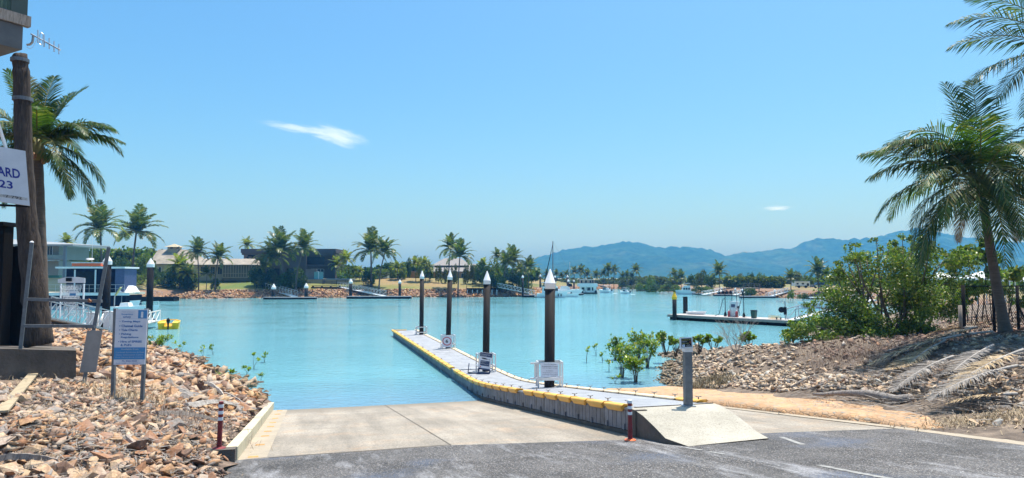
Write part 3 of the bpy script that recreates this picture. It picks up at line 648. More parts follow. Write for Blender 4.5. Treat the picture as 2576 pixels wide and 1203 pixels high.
# ---------------------------------------------------------------- text
def textmesh(txt,bold=0.):
    cu=bpy.data.curves.new('t','FONT');cu.body=txt;cu.size=1;cu.offset=bold;cu.resolution_u=3
    ob=bpy.data.objects.new('t',cu);C.objects.link(ob)
    bpy.context.view_layer.update()
    me=bpy.data.meshes.new_from_object(ob.evaluated_get(bpy.context.evaluated_depsgraph_get()))
    V=[tuple(v.co) for v in me.vertices];Fc=[tuple(p.vertices) for p in me.polygons]
    bpy.data.objects.remove(ob);bpy.data.curves.remove(cu);bpy.data.meshes.remove(me);return V,Fc
class Board:
    """flat board from four world corners tl,tr,br,bl; (u,v) 0..1 from top left"""
    def __init__(s,tl,tr,br,bl,th=.02):
        s.c=[Vector(p) for p in (tl,tr,br,bl)];s.n=(s.c[3]-s.c[0]).cross(s.c[1]-s.c[0]).normalized();s.th=th
        if s.n.y>0:s.n=-s.n
    def at(s,u,v,d=0):
        a,b,c,e=s.c;return a*(1-u)*(1-v)+b*u*(1-v)+c*u*v+e*(1-u)*v+s.n*d
    def slab(s,name,mat,parent,u0=0,u1=1,v0=0,v1=1,d0=None,d1=0):
        d0=-s.th if d0 is None else d0
        P=[s.at(u0,v1,d0),s.at(u1,v1,d0),s.at(u1,v1,d1),s.at(u0,v1,d1),s.at(u0,v0,d0),s.at(u1,v0,d0),s.at(u1,v0,d1),s.at(u0,v0,d1)]
        return MB().hexa(P).build(name,mat,parent)
    def text(s,txt,u0,u1,v0,v1,mat,parent,d=.004,bold=0.,name='lettering',keep=False):
        V,Fc=textmesh(txt,bold)
        if not V:return
        xs=[v[0] for v in V];ys=[v[1] for v in V];x0,x1=min(xs),max(xs);y0,y1=min(ys),max(ys)
        P=[s.at(u0+(u1-u0)*(x-x0)/(x1-x0),v1-(v1-v0)*(y-y0)/(y1-y0),d) for x,y,_ in V]
        return mesh(name,P,Fc,mat,parent)
    def disc(s,name,u,v,ru,rv,mat,parent,d=.004,r0=0,n=40):
        P=[];Fc=[]
        for k in range(n):
            t=2*PI*k/n;P.append(s.at(u+ru*math.cos(t),v+rv*math.sin(t),d));P.append(s.at(u+ru*r0*math.cos(t),v+rv*r0*math.sin(t),d))
        for k in range(n):j=(k+1)%n;Fc.append((2*k,2*j,2*j+1,2*k+1))
        if r0==0:Fc=[tuple(2*k for k in range(n))]
        return mesh(name,P,Fc,mat,parent)
def pb(px,Y,th=.02):return Board(*[PY(x,y,Yy) for (x,y),Yy in zip(px,Y if isinstance(Y,(list,tuple)) else [Y]*4)],th=th)
# notice on nearest pile: white
b=pb([(1359,913),(1405,914),(1405,949.5),(1360,949)],25.2)
r_=thing('white_notice','white rectangular notice with worn black text on the nearest pile guide','sign',b.c[3])
b.slab('panel',m_sface,r_)
for k,(v0,v1,t,u0,u1) in enumerate([(.05,.13,'This is a NO Fishing Zone',.18,.88),(.19,.27,'all vessels above 15 metres',.1,.95),(.32,.39,'must not depart on deck',.12,.93),(.52,.58,'Port of Hinchinbrook',.32,.72),(.66,.72,'during loading hours due',.12,.9),(.79,.85,'to the length of the pontoon',.1,.96),(.9,.95,'thank you',.6,.85)]):
    b.text(t,u0,u1,v0,v1,m_txtk,r_,bold=.01)
# blue fish notice
b=pb([(1208.5,885.5),(1239,890),(1232,933.5),(1203.5,929)],33.6,.04)
r_=thing('fish_notice','blue and white leaning fishing notice with a fish picture on a dark stand','sign',b.c[3])
b.slab('panel',m_sface,r_)
b.slab('header',m_snavy,r_,0,1,0,.24,0,.004);b.slab('footer',m_snavy,r_,0,1,.9,1,0,.004)
b.slab('text_block',m_snavy,r_,.1,.88,.46,.76,0,.004)
b.text('Mackerel fishing closures',.08,.84,.08,.14,m_txtw,r_,.007);b.text('new rules apply',.08,.55,.16,.21,m_txtw,r_,.007)
b.text('Closed seasons',.14,.6,.49,.53,m_txtw,r_,.007);b.text('Spanish',.16,.38,.55,.58,m_txtw,r_,.007);b.text('Check before you fish',.14,.8,.63,.67,m_txtw,r_,.007)
b.slab('logo',m_sred,r_,.1,.19,.8,.86,0,.004)
P=[];n=24
for k in range(n):
    t=k/(n-1);hh=.055*math.sin(PI*min(1,t*1.05))**.7*(1-.5*t);P.append((t,hh))
U=[b.at(.14+.62*t,.33-h+.03*t,.006) for t,h in P]+[b.at(.14+.62*t,.33+h+.03*t,.006) for t,h in P[::-1]]
tail=[b.at(.74,.355,.007),b.at(.87,.31,.007),b.at(.81,.365,.007),b.at(.86,.43,.007)]
mesh('fish_picture',U+tail,[tuple(range(2*n)),(2*n,2*n+1,2*n+2),(2*n,2*n+2,2*n+3)],m_txtk,r_)
q=b.c;mb=MB();zz=zd(sq(q[3].x,q[3].y)[0])
for p in (q[3],q[2]):
    g=Vector((p.x,p.y,zz+.03));mb.beam(p+Vector((0,-.03,.05)),g+Vector((0,-.05,0)),.06);mb.beam(g+Vector((0,-.05,0)),g+Vector((-.5,.25,.0)),.05)
mb.beam(Vector((q[3].x,q[3].y-.05,zz+.04)),Vector((q[2].x,q[2].y-.05,zz+.04)),.09)
mb.beam(Vector((q[3].x-.5,q[3].y+.25,zz+.04)),q[3]+Vector((-.45,.2,.25)),.03);mb.build('stand',m_snavy,r_)
# planter beside pile 3 (grey box)
# round 6 sign
b=pb([(1111.5,844.5),(1137,845),(1136.5,874),(1112.5,873.5)],44.8,.03)
r_=thing('speed_sign','white square sign with black 6 inside a red ring','sign',b.c[3])
b.slab('panel',m_sface,r_);b.disc('red_ring',.5,.48,.46,.37,m_sred,r_,.005,.82);b.text('6',.36,.62,.33,.62,m_txtk,r_,.006,.03,name='numeral')
# post with small screen-like box
base=W(14.75,WR-.27);PB=PY(1731,1018,16.1);PB.z=zd(sq(PB.x,PB.y)[0])-.01
r_=thing('notice_post','square grey post with small black framed notice box at the slab edge','post',PB)
yy=PB.y
MB().obox(PB,.165,.165,1.22,.1).build('post',m_dsteel,r_)
MB().obox(PB+Vector((0,0,1.2)),.185,.185,.1,.1).build('collar',m_off,r_)
MB().obox(PB,.28,.28,.012,.1).build('base_plate',m_steel,r_)
b=pb([(1710.5,849.5),(1742,848),(1743.5,876),(1712,878)],[yy-.1,yy-.1,yy-.14,yy-.14],.09)
b.slab('notice_box',m_off,r_);bx=b
b.slab('black_face',m_black,r_,.09,.9,.1,.86,0,.004)
b.text('LOGGING ON',.13,.84,.17,.28,m_txty,r_,.007);b.text('helps us',.13,.52,.34,.44,m_txtw,r_,.007);b.text('HELP YOU',.13,.68,.5,.6,m_txty,r_,.007)
b.slab('badge',m_txtw,r_,.15,.35,.64,.84,.004,.007);b.disc('badge_mark',.25,.74,.05,.05,m_sblue,r_,.009)
b.text('THE VMR',.55,.75,.66,.7,m_txtw,r_,.007);b.text('RADIO',.45,.85,.73,.77,m_txtw,r_,.007);b.text('WATCH CALL',.45,.85,.79,.83,m_txtw,r_,.007)
b.text('VMR',.73,.86,.38,.58,m_orange,r_,.007)
# bollards
def bollard(p,label,h=.86):
    r_=thing('bollard',label,'bollard',p,0,'red flexible bollards')
    MB().lathe((0,0,0),[(.12,0),(.12,.02),(.055,.04)],16).build('base',m_orange if h<.83 else m_red,r_,True)
    pr=[(.055,.03)]
    for k in range(9):pr+=[(.05,.05+k*.035),(.043,.065+k*.035)]
    pr+=[(.045,.4),(.043,h)];pr+=[(.02,h+.005)]
    MB().lathe((0,0,0),pr,16).build('post',m_red,r_,True)
    for z in (.53,.65,.77):MB().lathe((0,0,0),[(.0465,z),(.048,z+.002),(.048,z+.058),(.0465,z+.06)],16).build('reflective_band',m_txtw,r_,True)
    return r_
p=RF(14.6,-1.62,.255);bollard(p,'red bollard with three white bands on the end of the left kerb',.88).rotation_euler=(0,math.radians(1.5),0)
bollard(RF(13.72,6.42,.01),'red bollard with three white bands beside the concrete slab',.82)
m_refl=M('faded_orange',(.62,.34,.12),.6,.2,5)
for k,s_ in enumerate((14.95,17.,18.9,20.1,21.5,22.8,24.4,26.2,28.)):
    o=MB().hexa([RF(s_,-1.14,.006),RF(s_,-.94,.006),RF(s_+.1,-.94,.006),RF(s_+.1,-1.14,.006),RF(s_+.02,-1.13,.03),RF(s_+.02,-.95,.03),RF(s_+.08,-.95,.03),RF(s_+.08,-1.13,.03)]).build('kerb_reflector',m_refl)
    tag(o,'small orange block fixed on the ramp along the foot of the left kerb','reflector','orange blocks along the kerb')
# ---------------------------------------------------------------- left corner: tower building, timber column, signs
tw=thing('lookout_building','corner of raised green corrugated building resting on a timber column','building',PY(60,100,21))
cr=PY(66,99,21.);a=Vector((-.5,-.866,0));bb_=Vector((-.866,.5,0));up=Vector((0,0,1))
def wq(u,v,z):return cr+a*u+bb_*v+up*z
mb=MB();n=36
V=[];Fc=[]
for i in range(n*2+1):
    u=.45+i*4.4/(n*2);off=.03 if i%2 else 0
    V+=[wq(u,off,.75),wq(u,off,6)]
for i in range(n*2):Fc.append((2*i,2*i+2,2*i+3,2*i+1))
m_green=M('green_cladding',(.06,.1,.07),.5,.2,2);mesh('wall',V,Fc,m_green,tw)
mb=MB();mb.hexa([wq(0,-.02,.72),wq(.45,-.02,.72),wq(.45,2.5,.72),wq(0,2.5,.72),wq(0,-.02,6),wq(.45,-.02,6),wq(.45,2.5,6),wq(0,2.5,6)]).build('corner_panel',M('dark_green_trim',(.04,.06,.05),.5,.2,2),tw)
mb=MB();mb.hexa([wq(-.08,-.08,.38),wq(5,-.08,.38),wq(5,.12,.38),wq(-.08,.12,.38),wq(-.08,-.08,.7),wq(5,-.08,.7),wq(5,.12,.7),wq(-.08,.12,.7)]).build('timber_beam',m_wood,tw)
mb=MB();mb.hexa([wq(.1,.0,-.35),wq(5,0,-.35),wq(5,3,-.35),wq(.1,3,-.35),wq(.1,0,.36),wq(5,0,.36),wq(5,3,.36),wq(.1,3,.36)]).build('floor_frame',M('grey_fascia',(.13,.13,.13),.8,.2,2),tw)
# column
tc_=thing('timber_column','tall rough tree trunk column with metal straps holding up the raised building','column',PY(102,884,20.3))
cen=[(50,138,15),(55,200,18.5),(58,320,18.5),(62,430,20),(68,560,22),(82,680,24.5),(93,790,28),(101,884,31)]
def trunk(mb,cen,Y,n=22,jit=.06):
    pts=[];rad=[]
    for i in range(len(cen)-1):
        for k in range(6):
            t=k/6;x=[cen[i][j]*(1-t)+cen[i+1][j]*t for j in range(3)];pts.append(PY(x[0]+rnd.uniform(-.8,.8),x[1],Y));rad.append(x[2]/F*Y*(1+rnd.uniform(-jit,jit)))
    b0=len(mb.v);mb.tube(pts,rad,n)
    for i in range(b0,len(mb.v)):
        r=(i-b0)%n;k=math.sin(r*2.7)*.03+math.sin(r*5.1+1)*.025;c=pts[min((i-b0)//n,len(pts)-1)];d=mb.v[i]-c
        mb.v[i]=c+d*(1+k*2.6+rnd.uniform(-.05,.05))
mb=MB();trunk(mb,cen,20.3);mb.build('trunk',m_bark,tc_,smooth=True)
mb=MB();trunk(mb,[(62,540,10),(62,640,12),(72,720,13)],20.9);mb.build('side_stem',m_bark,tc_,smooth=True)
for y_,r0 in ((152,20),(250,22)):
    mb=MB();c=PY(50 if y_<200 else 57,y_,20.3);mb.lathe(c,[(r0/F*20.3,-.05),(r0/F*20.3*1.04,-.05),(r0/F*20.3*1.04,.05),(r0/F*20.3,.05)],20);mb.build('strap',m_dsteel,tc_)
# antenna
an=thing('antenna','metal rod antenna with upright prongs bracketed to the raised building corner','antenna',PY(68,115,21))
Yn=20.6
mb=MB().tube([PY(68,113,Yn),PY(76,112,Yn),PY(82,106,Yn),PY(84,90,Yn)],.035,8);mb.build('bracket',m_steel,an)
MB().beam(PY(78,85.5,Yn),PY(151,126,Yn-.4),.035).build('boom',m_alum,an)
for x,y0,y1 in ((95.5,76,108),(111,87,118),(124,96,123),(136,104,130),(148,112,136)):
    MB().tube([PY(x,y0,Yn-.2),PY(x,y1,Yn-.2)],.02,6).build('prong',m_alum,an)
MB().tube([PY(100,110,Yn),PY(100.5,86,Yn),PY(104,82,Yn),PY(108,86,Yn),PY(107,110,Yn),PY(103.5,114,Yn),PY(100,110,Yn)],.012,6).build('loop',m_alum,an)
MB().tube([PY(66,118,Yn),PY(76,123,Yn),PY(84,117,Yn),PY(92,100,Yn),PY(97,96,Yn)],.006,4).build('cable',m_alum,an)
# big sign
b=pb([(-230,330),(64,380),(75,518),(-230,502)],[17.6,18.9,18.9,17.6],.05);b=Board(b.c[0],b.c[1],b.c[2],b.c[0]+b.c[2]-b.c[1],.05)
r_=thing('large_sign','large white board with dark blue lettering hanging beside the timber column','sign',b.c[2])
b.slab('panel',M('white_sign_paint',(.62,.63,.66),.5,.08,2),r_)
def uv(b,x,y):  # pixel to board uv by bilinear inverse via search
    best=(1e9,0,0)
    for i in range(121):
        for j in range(101):
            u=i/120;v=j/100;p=b.at(u,v)-Vector((0,0,H));d=p.y*math.cos(PT)+p.z*math.sin(PT);X=CX+F*p.x/d;Yp=CY-F*(p.z*math.cos(PT)-p.y*math.sin(PT))/d
            e=(X-x)**2+(Yp-y)**2
            if e<best[0]:best=(e,u,v)
    return best[1:]
u1,v1=uv(b,52,450);u0,v0=uv(b,-9,414);b.text('ARD',u0,u1,v0+.02,v1,m_txtn,r_,.006,.025)
u1,v1=uv(b,33,476);u0,v0=uv(b,-3,452);b.text('23',u0,u1,v0,v1,m_txtn,r_,.006,.02)
u1,v1=uv(b,56,503);u0,v0=uv(b,-8,485);b.text('6  7 792',u0,u1,v0+.01,v1,m_txtk,r_,.006,.01)
u1,v1=uv(b,70,505);u0,v0=uv(b,-60,480);b.slab('taped_strip',M('peeling_tape',(.42,.4,.37),.8,.4,12,stain=(.62,.62,.63)),r_,u0,u1,v0,v1,0,.003)
MB().beam(PY(-8,300,18.7),PY(16,376,18.9),.1,.05).build('strut',m_white,r_)
MB().beam(PY(75,519.5,19),PY(-230,506,17.7),.1,.05).build('bottom_rail',m_dwood,r_)
# concrete block, fence, post
bk=MB().hexa([PY(192,957,19.6),PY(-320,940,16.5),PY(-330,930,19.5),PY(186,945,22.6)]+[PY(192,882,19.6),PY(-320,870,16.5),PY(-330,860,19.5),PY(186,873,22.6)])
for i in range(4):bk.v[i].z-=.5
tag(bk.build('concrete_block',m_dconc),'dark weathered concrete footing block under the timber column and black fence','block')
fz=thing('dark_fence','near black timber paling fence behind the leaning steel frame','fence',PY(0,888,21))
x=-260
mb=MB()
while x<76:
    wpx=11+rnd.uniform(-1,1);Yf=21.3;t=621+rnd.uniform(-2,2);q0=PY(x,t,Yf);q1=PY(x+wpx-.4,t,Yf);bt=PY(x,888-rnd.choice([0,0,6]),Yf).z
    mb.box(q0.x,q1.x,Yf-rnd.uniform(0,.02),Yf+.03,bt,q0.z);x+=wpx
mb.build('palings',m_dwood,fz)
MB().beam(PY(-260,690,21.4),PY(78,690,21.4),.09).beam(PY(-260,840,21.4),PY(78,840,21.4),.09).build('rail',m_dwood,fz)
q0=PY(-30,880,20.9);q1=PY(23,570,20.9)
MB().box(q0.x,q1.x,20.7,21.1,2.9,q1.z).build('corner_post',m_dwood,fz)
MB().box(q0.x,PY(26,570,20.9).x,20.6,21.2,q1.z,q1.z+.12).build('post_cap',m_dwood,fz)
# leaning steel frame
fr=thing('steel_frame','bare leaning grey steel sign frame with two cross rails','frame',PY(42,962,19))
MB().beam(PY(42,966,19),PY(80,612,19.1),.085).build('left_post',m_dsteel,fr);MB().lathe(PY(80,611,19.1),[(.05,0),(.05,.02),(.02,.05)],8).build('post_cap',m_off,fr)
MB().beam(PY(209,975,18.8),PY(274,622,19.0),.085).build('right_post',m_dsteel,fr)
MB().beam(PY(66,753,18.95),PY(256,758,18.9),.08).build('rail',m_dsteel,fr);MB().beam(PY(60,820,18.95),PY(240,821,18.85),.08).build('rail',m_dsteel,fr)
MB().beam(PY(222,754,18.8),PY(228,760,18.8),.06).build('clamp',M('rust',(.25,.1,.04),.8,.3,8),fr)
b=pb([(219,832),(257,832),(241,937),(200,937)],18.75,.02)
o=Board(b.c[0],b.c[1],b.c[2],b.c[3],.02);q=o.slab('grey_board',M('grey_board',(.3,.28,.26),.8,.12,4,stain=(.24,.22,.2)),fr)
# info sign
b=pb([(291.8,777.8),(371.5,778.6),(363.8,917),(285.4,918)],17.,.025)
r_=thing('information_sign','white and blue boating information board on two grey posts','sign',b.c[3])
b.slab('panel',m_sface,r_)
MB().beam(PY(291,776,17.05),PY(283.6,1004,17.05),.075).build('post',m_dsteel,r_);MB().beam(PY(369,776,17.05),PY(357,1020,17.05),.075).build('post',m_dsteel,r_)
for t,u0,u1,v0,v1,mt,bo in [('For your',.19,.56,.03,.07,m_txtf,.0),('boating',.19,.55,.075,.115,m_sblue,.02),('safety',.23,.49,.12,.165,m_txtb,.02),
  ('\u2022 Zoning Maps',.13,.79,.205,.245,m_txtb,.03),('\u2022 Channel Guide',.13,.87,.28,.325,m_txtb,.03),('\u2022 Tide Charts',.13,.72,.355,.395,m_txtb,.03),
  ('\u2022 Fishing',.13,.52,.43,.475,m_txtb,.03),('Regulations',.2,.76,.49,.53,m_txtb,.03),('\u2022 Hire of EPIRBS',.12,.87,.565,.605,m_txtb,.03),("& PLB's",.2,.55,.625,.665,m_txtb,.03)]:
    b.text(t,u0,u1,v0,v1,mt,r_,.004,bo)
b.slab('blue_panel',m_sblue,r_,0,1,.69,.905,0,.004);b.slab('blue_square',m_sblue,r_,.71,.99,.015,.165,0,.004)
b.slab('divider',m_txtf,r_,.02,.98,.166,.17,0,.003)
b.text('i',.8,.88,.04,.15,m_txtw,r_,.008,.05,name='symbol')
b.text('Available from',.22,.78,.705,.735,m_txtf,r_,.008,.02);b.text('Cardwell Rainforest & Reef',.06,.97,.765,.79,m_txtf,r_,.008);b.text('Visitor Information Centre',.06,.95,.81,.835,m_txtf,r_,.008);b.text('Bruce Highway (Beside the Jetty)',.06,.93,.855,.88,m_txtf,r_,.008)
b.text('Ph: 4066 8334',.27,.74,.92,.95,m_txtb,r_,.004,.01);b.text('Email: info@rainforestreef.com',.08,.9,.965,.985,m_txtb,r_,.004)
# ---------------------------------------------------------------- palms
def frond(L,e0,e1,phi,nl=62,ll=.24,wid=.034,hang=.35,rng=rnd,seg=2,curl=0,origin=(0,0,0),tw=0.,stem=.12,pw=1.3):
    """returns leaflet verts/faces and rib points; angles in degrees"""
    n=26;p=Vector(origin);pts=[p.copy()];dirs=[];ph=math.radians(phi)
    for i in range(n):
        t=(i+.5)/n;e=math.radians(e0+(e1-e0)*t**pw);a=ph+curl*t
        d=Vector((math.cos(e)*math.cos(a),math.cos(e)*math.sin(a),math.sin(e)));p=p+d*(L/n);pts.append(p.copy());dirs.append(d)
    dirs.append(dirs[-1]);V=[];Fc=[];down=Vector((0,0,-1))
    for i in range(nl):
        t=stem+(1-stem)*(i+rng.random()*.6)/nl;k=min(n-1,int(t*n));f=t*n-k;o=pts[k]*(1-f)+pts[k+1]*f;d=dirs[k]
        s=d.cross(Vector((0,0,1)))
        if s.length<.05:s=Vector((-math.sin(ph),math.cos(ph),0))
        s.normalize();u=s.cross(d).normalized()
        l=L*ll*(math.sin(PI*min(1,.16+.84*((t-stem)/(1-stem))**.9*.98))**.65)*rng.uniform(.85,1.1)
        if l<.05*L*ll:l=.05*L*ll
        for sg in (-1,1):
            tws=tw+rng.uniform(-.12,.12)
            dr=(s*sg*math.cos(.35+tws*sg)+d*(.45+.75*t)+u*(math.sin(.35+tws*sg))).normalized()
            hg=hang*rng.uniform(.6,1.4)
            b=len(V);q=o.copy();w=d*(wid*.5)
            V+=[q-w*.6,q+w*.6];step=l/seg
            for j in range(1,seg+1):
                dr=(dr+down*hg*(j/seg)).normalized();q=q+dr*step
                if j<seg:V+=[q-w,q+w];m=len(V);Fc.append((m-4,m-3,m-1,m-2))
                else:V.append(q);m=len(V);Fc.append((m-3,m-2,m-1))
    return V,Fc,pts
def near_palm(name,label,base,crown,lean,fronds,r0,r1,mat,group=None,coco=True):
    t=thing(name,label,'palm tree',base,0,group);base=Vector(base);crown=Vector(crown);pts=[];rad=[]
    for i in range(25):
        k=i/24;p=base*(1-k)+crown*k+Vector(lean)*math.sin(PI*k);pts.append(p);rad.append((r0*(1-k)+r1*k+(.45*r0*max(0,1-k*9)))*(1+(.05 if i%2 else 0)))
    pts[0].z-=.3
    MB().tube(pts,rad,14).build('trunk',m_trunk,t,smooth=True)
    for f in fronds:
        phi,e0,e1,L=f[:4];hang=f[4] if len(f)>4 else .3;mt=f[5] if len(f)>5 else mat
        o=crown+Vector((math.cos(math.radians(phi))*.15,math.sin(math.radians(phi))*.15,rnd.uniform(-.1,.25)))
        V,Fc,rb=frond(L,e0,e1,phi,nl=int(58+rnd.uniform(-5,5)),hang=hang*1.35+.12,origin=o,wid=.06,ll=.29,tw=rnd.uniform(-.2,.2),curl=rnd.uniform(-.15,.15))
        fo=mesh('frond',V,Fc,mt,t);MB().tube(rb[::2],[.035*(1-.85*i/13) for i in range(14)],5).build('rib',m_rachis,fo,smooth=True)
    if coco:
        for k in range(12):
            a=rnd.uniform(0,2*PI);p=crown+Vector((math.cos(a)*.32,math.sin(a)*.32,-.3-rnd.uniform(0,.3)))
            MB().blob(p,.1,.1,.13,8,6).build('coconut',m_coco,t,smooth=True)
    # sheath
    MB().tube([crown+Vector((0,0,-.5)),crown+Vector((0,0,-.1)),crown+Vector((0,0,.5))],[r1*1.2,r1*1.7,.08],10).build('crown_shaft',m_rachis,t,smooth=True)
    return t
pb_=G(2532,846,2.85);pc=PY(2466,458,pb_.y)
RFr=[(200,-15,-88,4.5,.55),(250,-22,-88,4.7,.55),(292,-12,-88,4.7,.55),(176,-36,-88,4.3,.55),(222,12,-85,4.5,.5),(192,42,-20,4.2,.3),(210,30,-60,4.2,.4),(268,25,-82,4.2,.5),(248,30,-84,4.1,.5),(235,-10,-84,3.8,.55),(262,-5,-86,3.9,.55),(290,-20,-88,3.8,.5),(170,8,-66,4.2,.45),(181,-30,-88,3.6,.5),(330,25,-60,4.,.4),(345,60,0,4.,.3),(182,74,-62,4.4,.22),(187,58,-48,4.3,.25),(176,36,-12,4.5,.4),(184,27,-38,4.3,.5),(195,0,-76,3.7,.4),(172,-18,-86,3.6,.5),(200,50,-50,4,.35),(165,62,-40,4.1,.3),
 (120,86,62,4.2,.1),(60,84,55,4.3,.12),(10,66,-10,4.2,.3),(355,40,-35,4.3,.4),(5,15,-60,4.,.45),(350,-12,-84,3.6,.5),(20,55,-30,4.1,.3),
 (262,48,-55,4,.4),(285,15,-78,3.8,.5),(240,62,-20,4,.3),(300,52,-45,4,.4),(255,-20,-86,3.3,.5),(228,8,-74,3.8,.5),(318,5,-76,3.8,.5),(90,50,-50,4,.4),(60,20,-70,3.8,.5),(130,15,-70,3.8,.5),(150,58,-25,4.1,.3),(30,-5,-80,3.6,.5),
 (275,-40,-88,3.,.5,m_dry),(205,-45,-88,2.8,.6,m_dry)]
near_palm('palm_tree','large coconut palm with orange nuts on the right bank beside the mesh fence',pb_,pc,(-.05,0,0),RFr,.185,.125,m_palm)
lb=Vector(PY(112,880,26.5));lb.z=2;lc=PY(94,372,26.5)
LFr=[(5, 30, -60, 3.22, 0.45), (358, -20, -86, 3.13, 0.5), (340, 55, -55, 3.04, 0.4), (330, -10, -84, 3.13, 0.5), (75, 78, 45, 2.87, 0.15), (200, 62, 10, 2.78, 0.2), (8, 52, -42, 3.13, 0.3), (355, 38, -20, 3.04, 0.45), (2, 20, -25, 3.04, 0.4), (5, -8, -80, 3.13, 0.5), (345, -30, -86, 2.61, 0.5), (12, -25, -80, 3.04, 0.5), (40, 76, 40, 2.96, 0.12), (100, 86, 55, 3.04, 0.1), (150, 84, 60, 2.96, 0.1), (250, 80, 50, 2.87, 0.12), (175, 55, -35, 2.96, 0.35), (185, 30, -50, 2.87, 0.4), (170, 10, -65, 2.78, 0.5), (190, -15, -84, 2.78, 0.5), (165, -35, -86, 2.61, 0.5), (270, 40, -60, 2.78, 0.4), (300, 60, -30, 2.96, 0.35), (320, 10, -74, 2.87, 0.5), (230, 45, -50, 2.87, 0.4), (90, 40, -55, 2.87, 0.4), (245, -10, -82, 2.61, 0.5)]
near_palm('palm_tree','large coconut palm with orange nuts showing behind the timber column at left',lb,lc,(0,0,0),LFr,.22,.17,m_palm)
q=PY(2745,700,27);q.z=2.8;qc=PY(2712,135,27.)
OFr=[(178,42,-20,5.0,.3),(184,4,-44,4.9,.35),(190,-12,-60,4.6,.4),(170,62,0,4.6,.2),(172,34,-26,4.6,.3),(200,-25,-60,4.6,.4),(0,50,-40,3,.4),(45,30,-60,3,.4),(300,30,-60,3,.4),(90,70,0,3,.2)]
near_palm('palm_tree','coconut palm mostly outside the right edge, only its fronds hanging into the top corner',q,qc,(0,0,0),OFr,.22,.16,m_palm,coco=False)
# far palm prototypes
FCR=[]
for k in range(6):
    r=random.Random(50+k);V=[];Fc=[]
    nf=r.randint(22,28)
    for i in range(nf):
        t=i/nf;e0=82-t*88+r.uniform(-8,8);e1=e0-r.uniform(55,85)*(.35+.75*min(1,t*2.2));phi=i*137.5+r.uniform(-20,20)
        v,f,rb=frond(1.*r.uniform(.85,1.08),e0,max(e1,-88),phi,nl=24,ll=.3,wid=.05,hang=.3,rng=r,seg=2,stem=.1)
        n=len(V);V+=v;Fc+=[tuple(a+n for a in g) for g in f]
        mb=MB().tube(rb[::5],[.012,.009,.007,.005,.003,.002][:len(rb[::5])],3);n=len(V);V+=mb.v;Fc+=[tuple(a+n for a in g) for g in mb.f]
    me=bpy.data.meshes.new('far_crown');me.from_pydata([tuple(v) for v in V],[],Fc);me.update();FCR.append(me)
CRM={}
def crown_mesh(k,mat):
    key=(k,mat.name)
    if key not in CRM:
        m=FCR[k].copy();m.materials.append(mat);CRM[key]=m
    return CRM[key]
NP=[0]
def fpalm(x,yc,xb,yb,Y,Lpx,label,group=None,mat=None,k=None):
    base=PY(xb,yb,Y);gz=float(hF(np.array([base.x]),np.array([base.y]))[0]) if Y>62 else base.z
    base.z=min(base.z,gz) if base.z>gz-3 else gz
    top=PY(x,yc,Y);t=thing('palm_tree',label,'palm tree',base,0,group)
    L=Lpx*1.22/F*Y;NP[0]+=1;k=NP[0]%6 if k is None else k
    pts=[];rad=[]
    for i in range(9):
        s=i/8;p=base.lerp(top,s)+Vector((math.sin(s*PI)*(base.x-top.x)*.25,0,0));pts.append(p);rad.append(L*(.042-.014*s)+(.02*L if i==0 else 0))
    pts[0].z-=.4
    MB().tube(pts,rad,7).build('trunk',m_trunk,t,smooth=True)
    o=bpy.data.objects.new('crown',crown_mesh(k,mat or m_palmf));C.objects.link(o);o.parent=t
    o.location=top-base;o.scale=(L,L,L*rnd.uniform(.95,1.1));o.rotation_euler=(rnd.uniform(-.08,.08),rnd.uniform(-.08,.08),rnd.uniform(0,6.28))
    return t
# ---------------------------------------------------------------- leafy crowns
def leafcloud(blobs,n,size,rng,jit=.5,shell=.55):
    """quads scattered in ellipsoid blobs [(cx,cy,cz,rx,ry,rz)]"""
    B=np.array(blobs);vol=(B[:,3]*B[:,4]*B[:,5])**.67;idx=rng.choice(len(B),n,p=vol/vol.sum())
    d=rng.normal(size=(n,3));d/=np.linalg.norm(d,axis=1)[:,None];rr=shell+(1-shell)*rng.rand(n)**.7;rr=np.where(rng.rand(n)<.12,rr*1.15,rr)
    P=B[idx,:3]+d*rr[:,None]*B[idx,3:6]
    a=rng.normal(size=(n,3));a+=d*.4;a/=np.linalg.norm(a,axis=1)[:,None];b=np.cross(a,rng.normal(size=(n,3)));b/=np.linalg.norm(b,axis=1)[:,None]
    s=(size*(1+jit*(rng.rand(n)-.5)))[:,None];a=a*s*.75;b=b*s*.5
    V=np.stack([P-a,P-b*.9+a*.1,P+a,P+b*.9+a*.1],1).reshape(-1,3);Q=np.arange(4*n).reshape(n,4);return V,Q
TCR=[]
for k in range(6):
    r=np.random.RandomState(90+k);bl=[(0,0,0,.5,.5,.45)]
    for i in range(13+k):
        a=r.rand()*6.28;e=r.uniform(-.5,1.2);c=np.array([math.cos(a)*math.cos(e),math.sin(a)*math.cos(e),math.sin(e)])*r.uniform(.5,.8);bl.append((*c,*(r.uniform(.2,.38,3))))
    TCR.append(leafcloud(bl,1500,.1,r))
TM={}
def tree_crown_mesh(k,mat):
    key=(k,mat.name)
    if key not in TM:
        V,Q=TCR[k];o=npmesh('tc',V,Q,mat,k=4);TM[key]=o.data;bpy.data.objects.remove(o)
    return TM[key]
NT=[0]
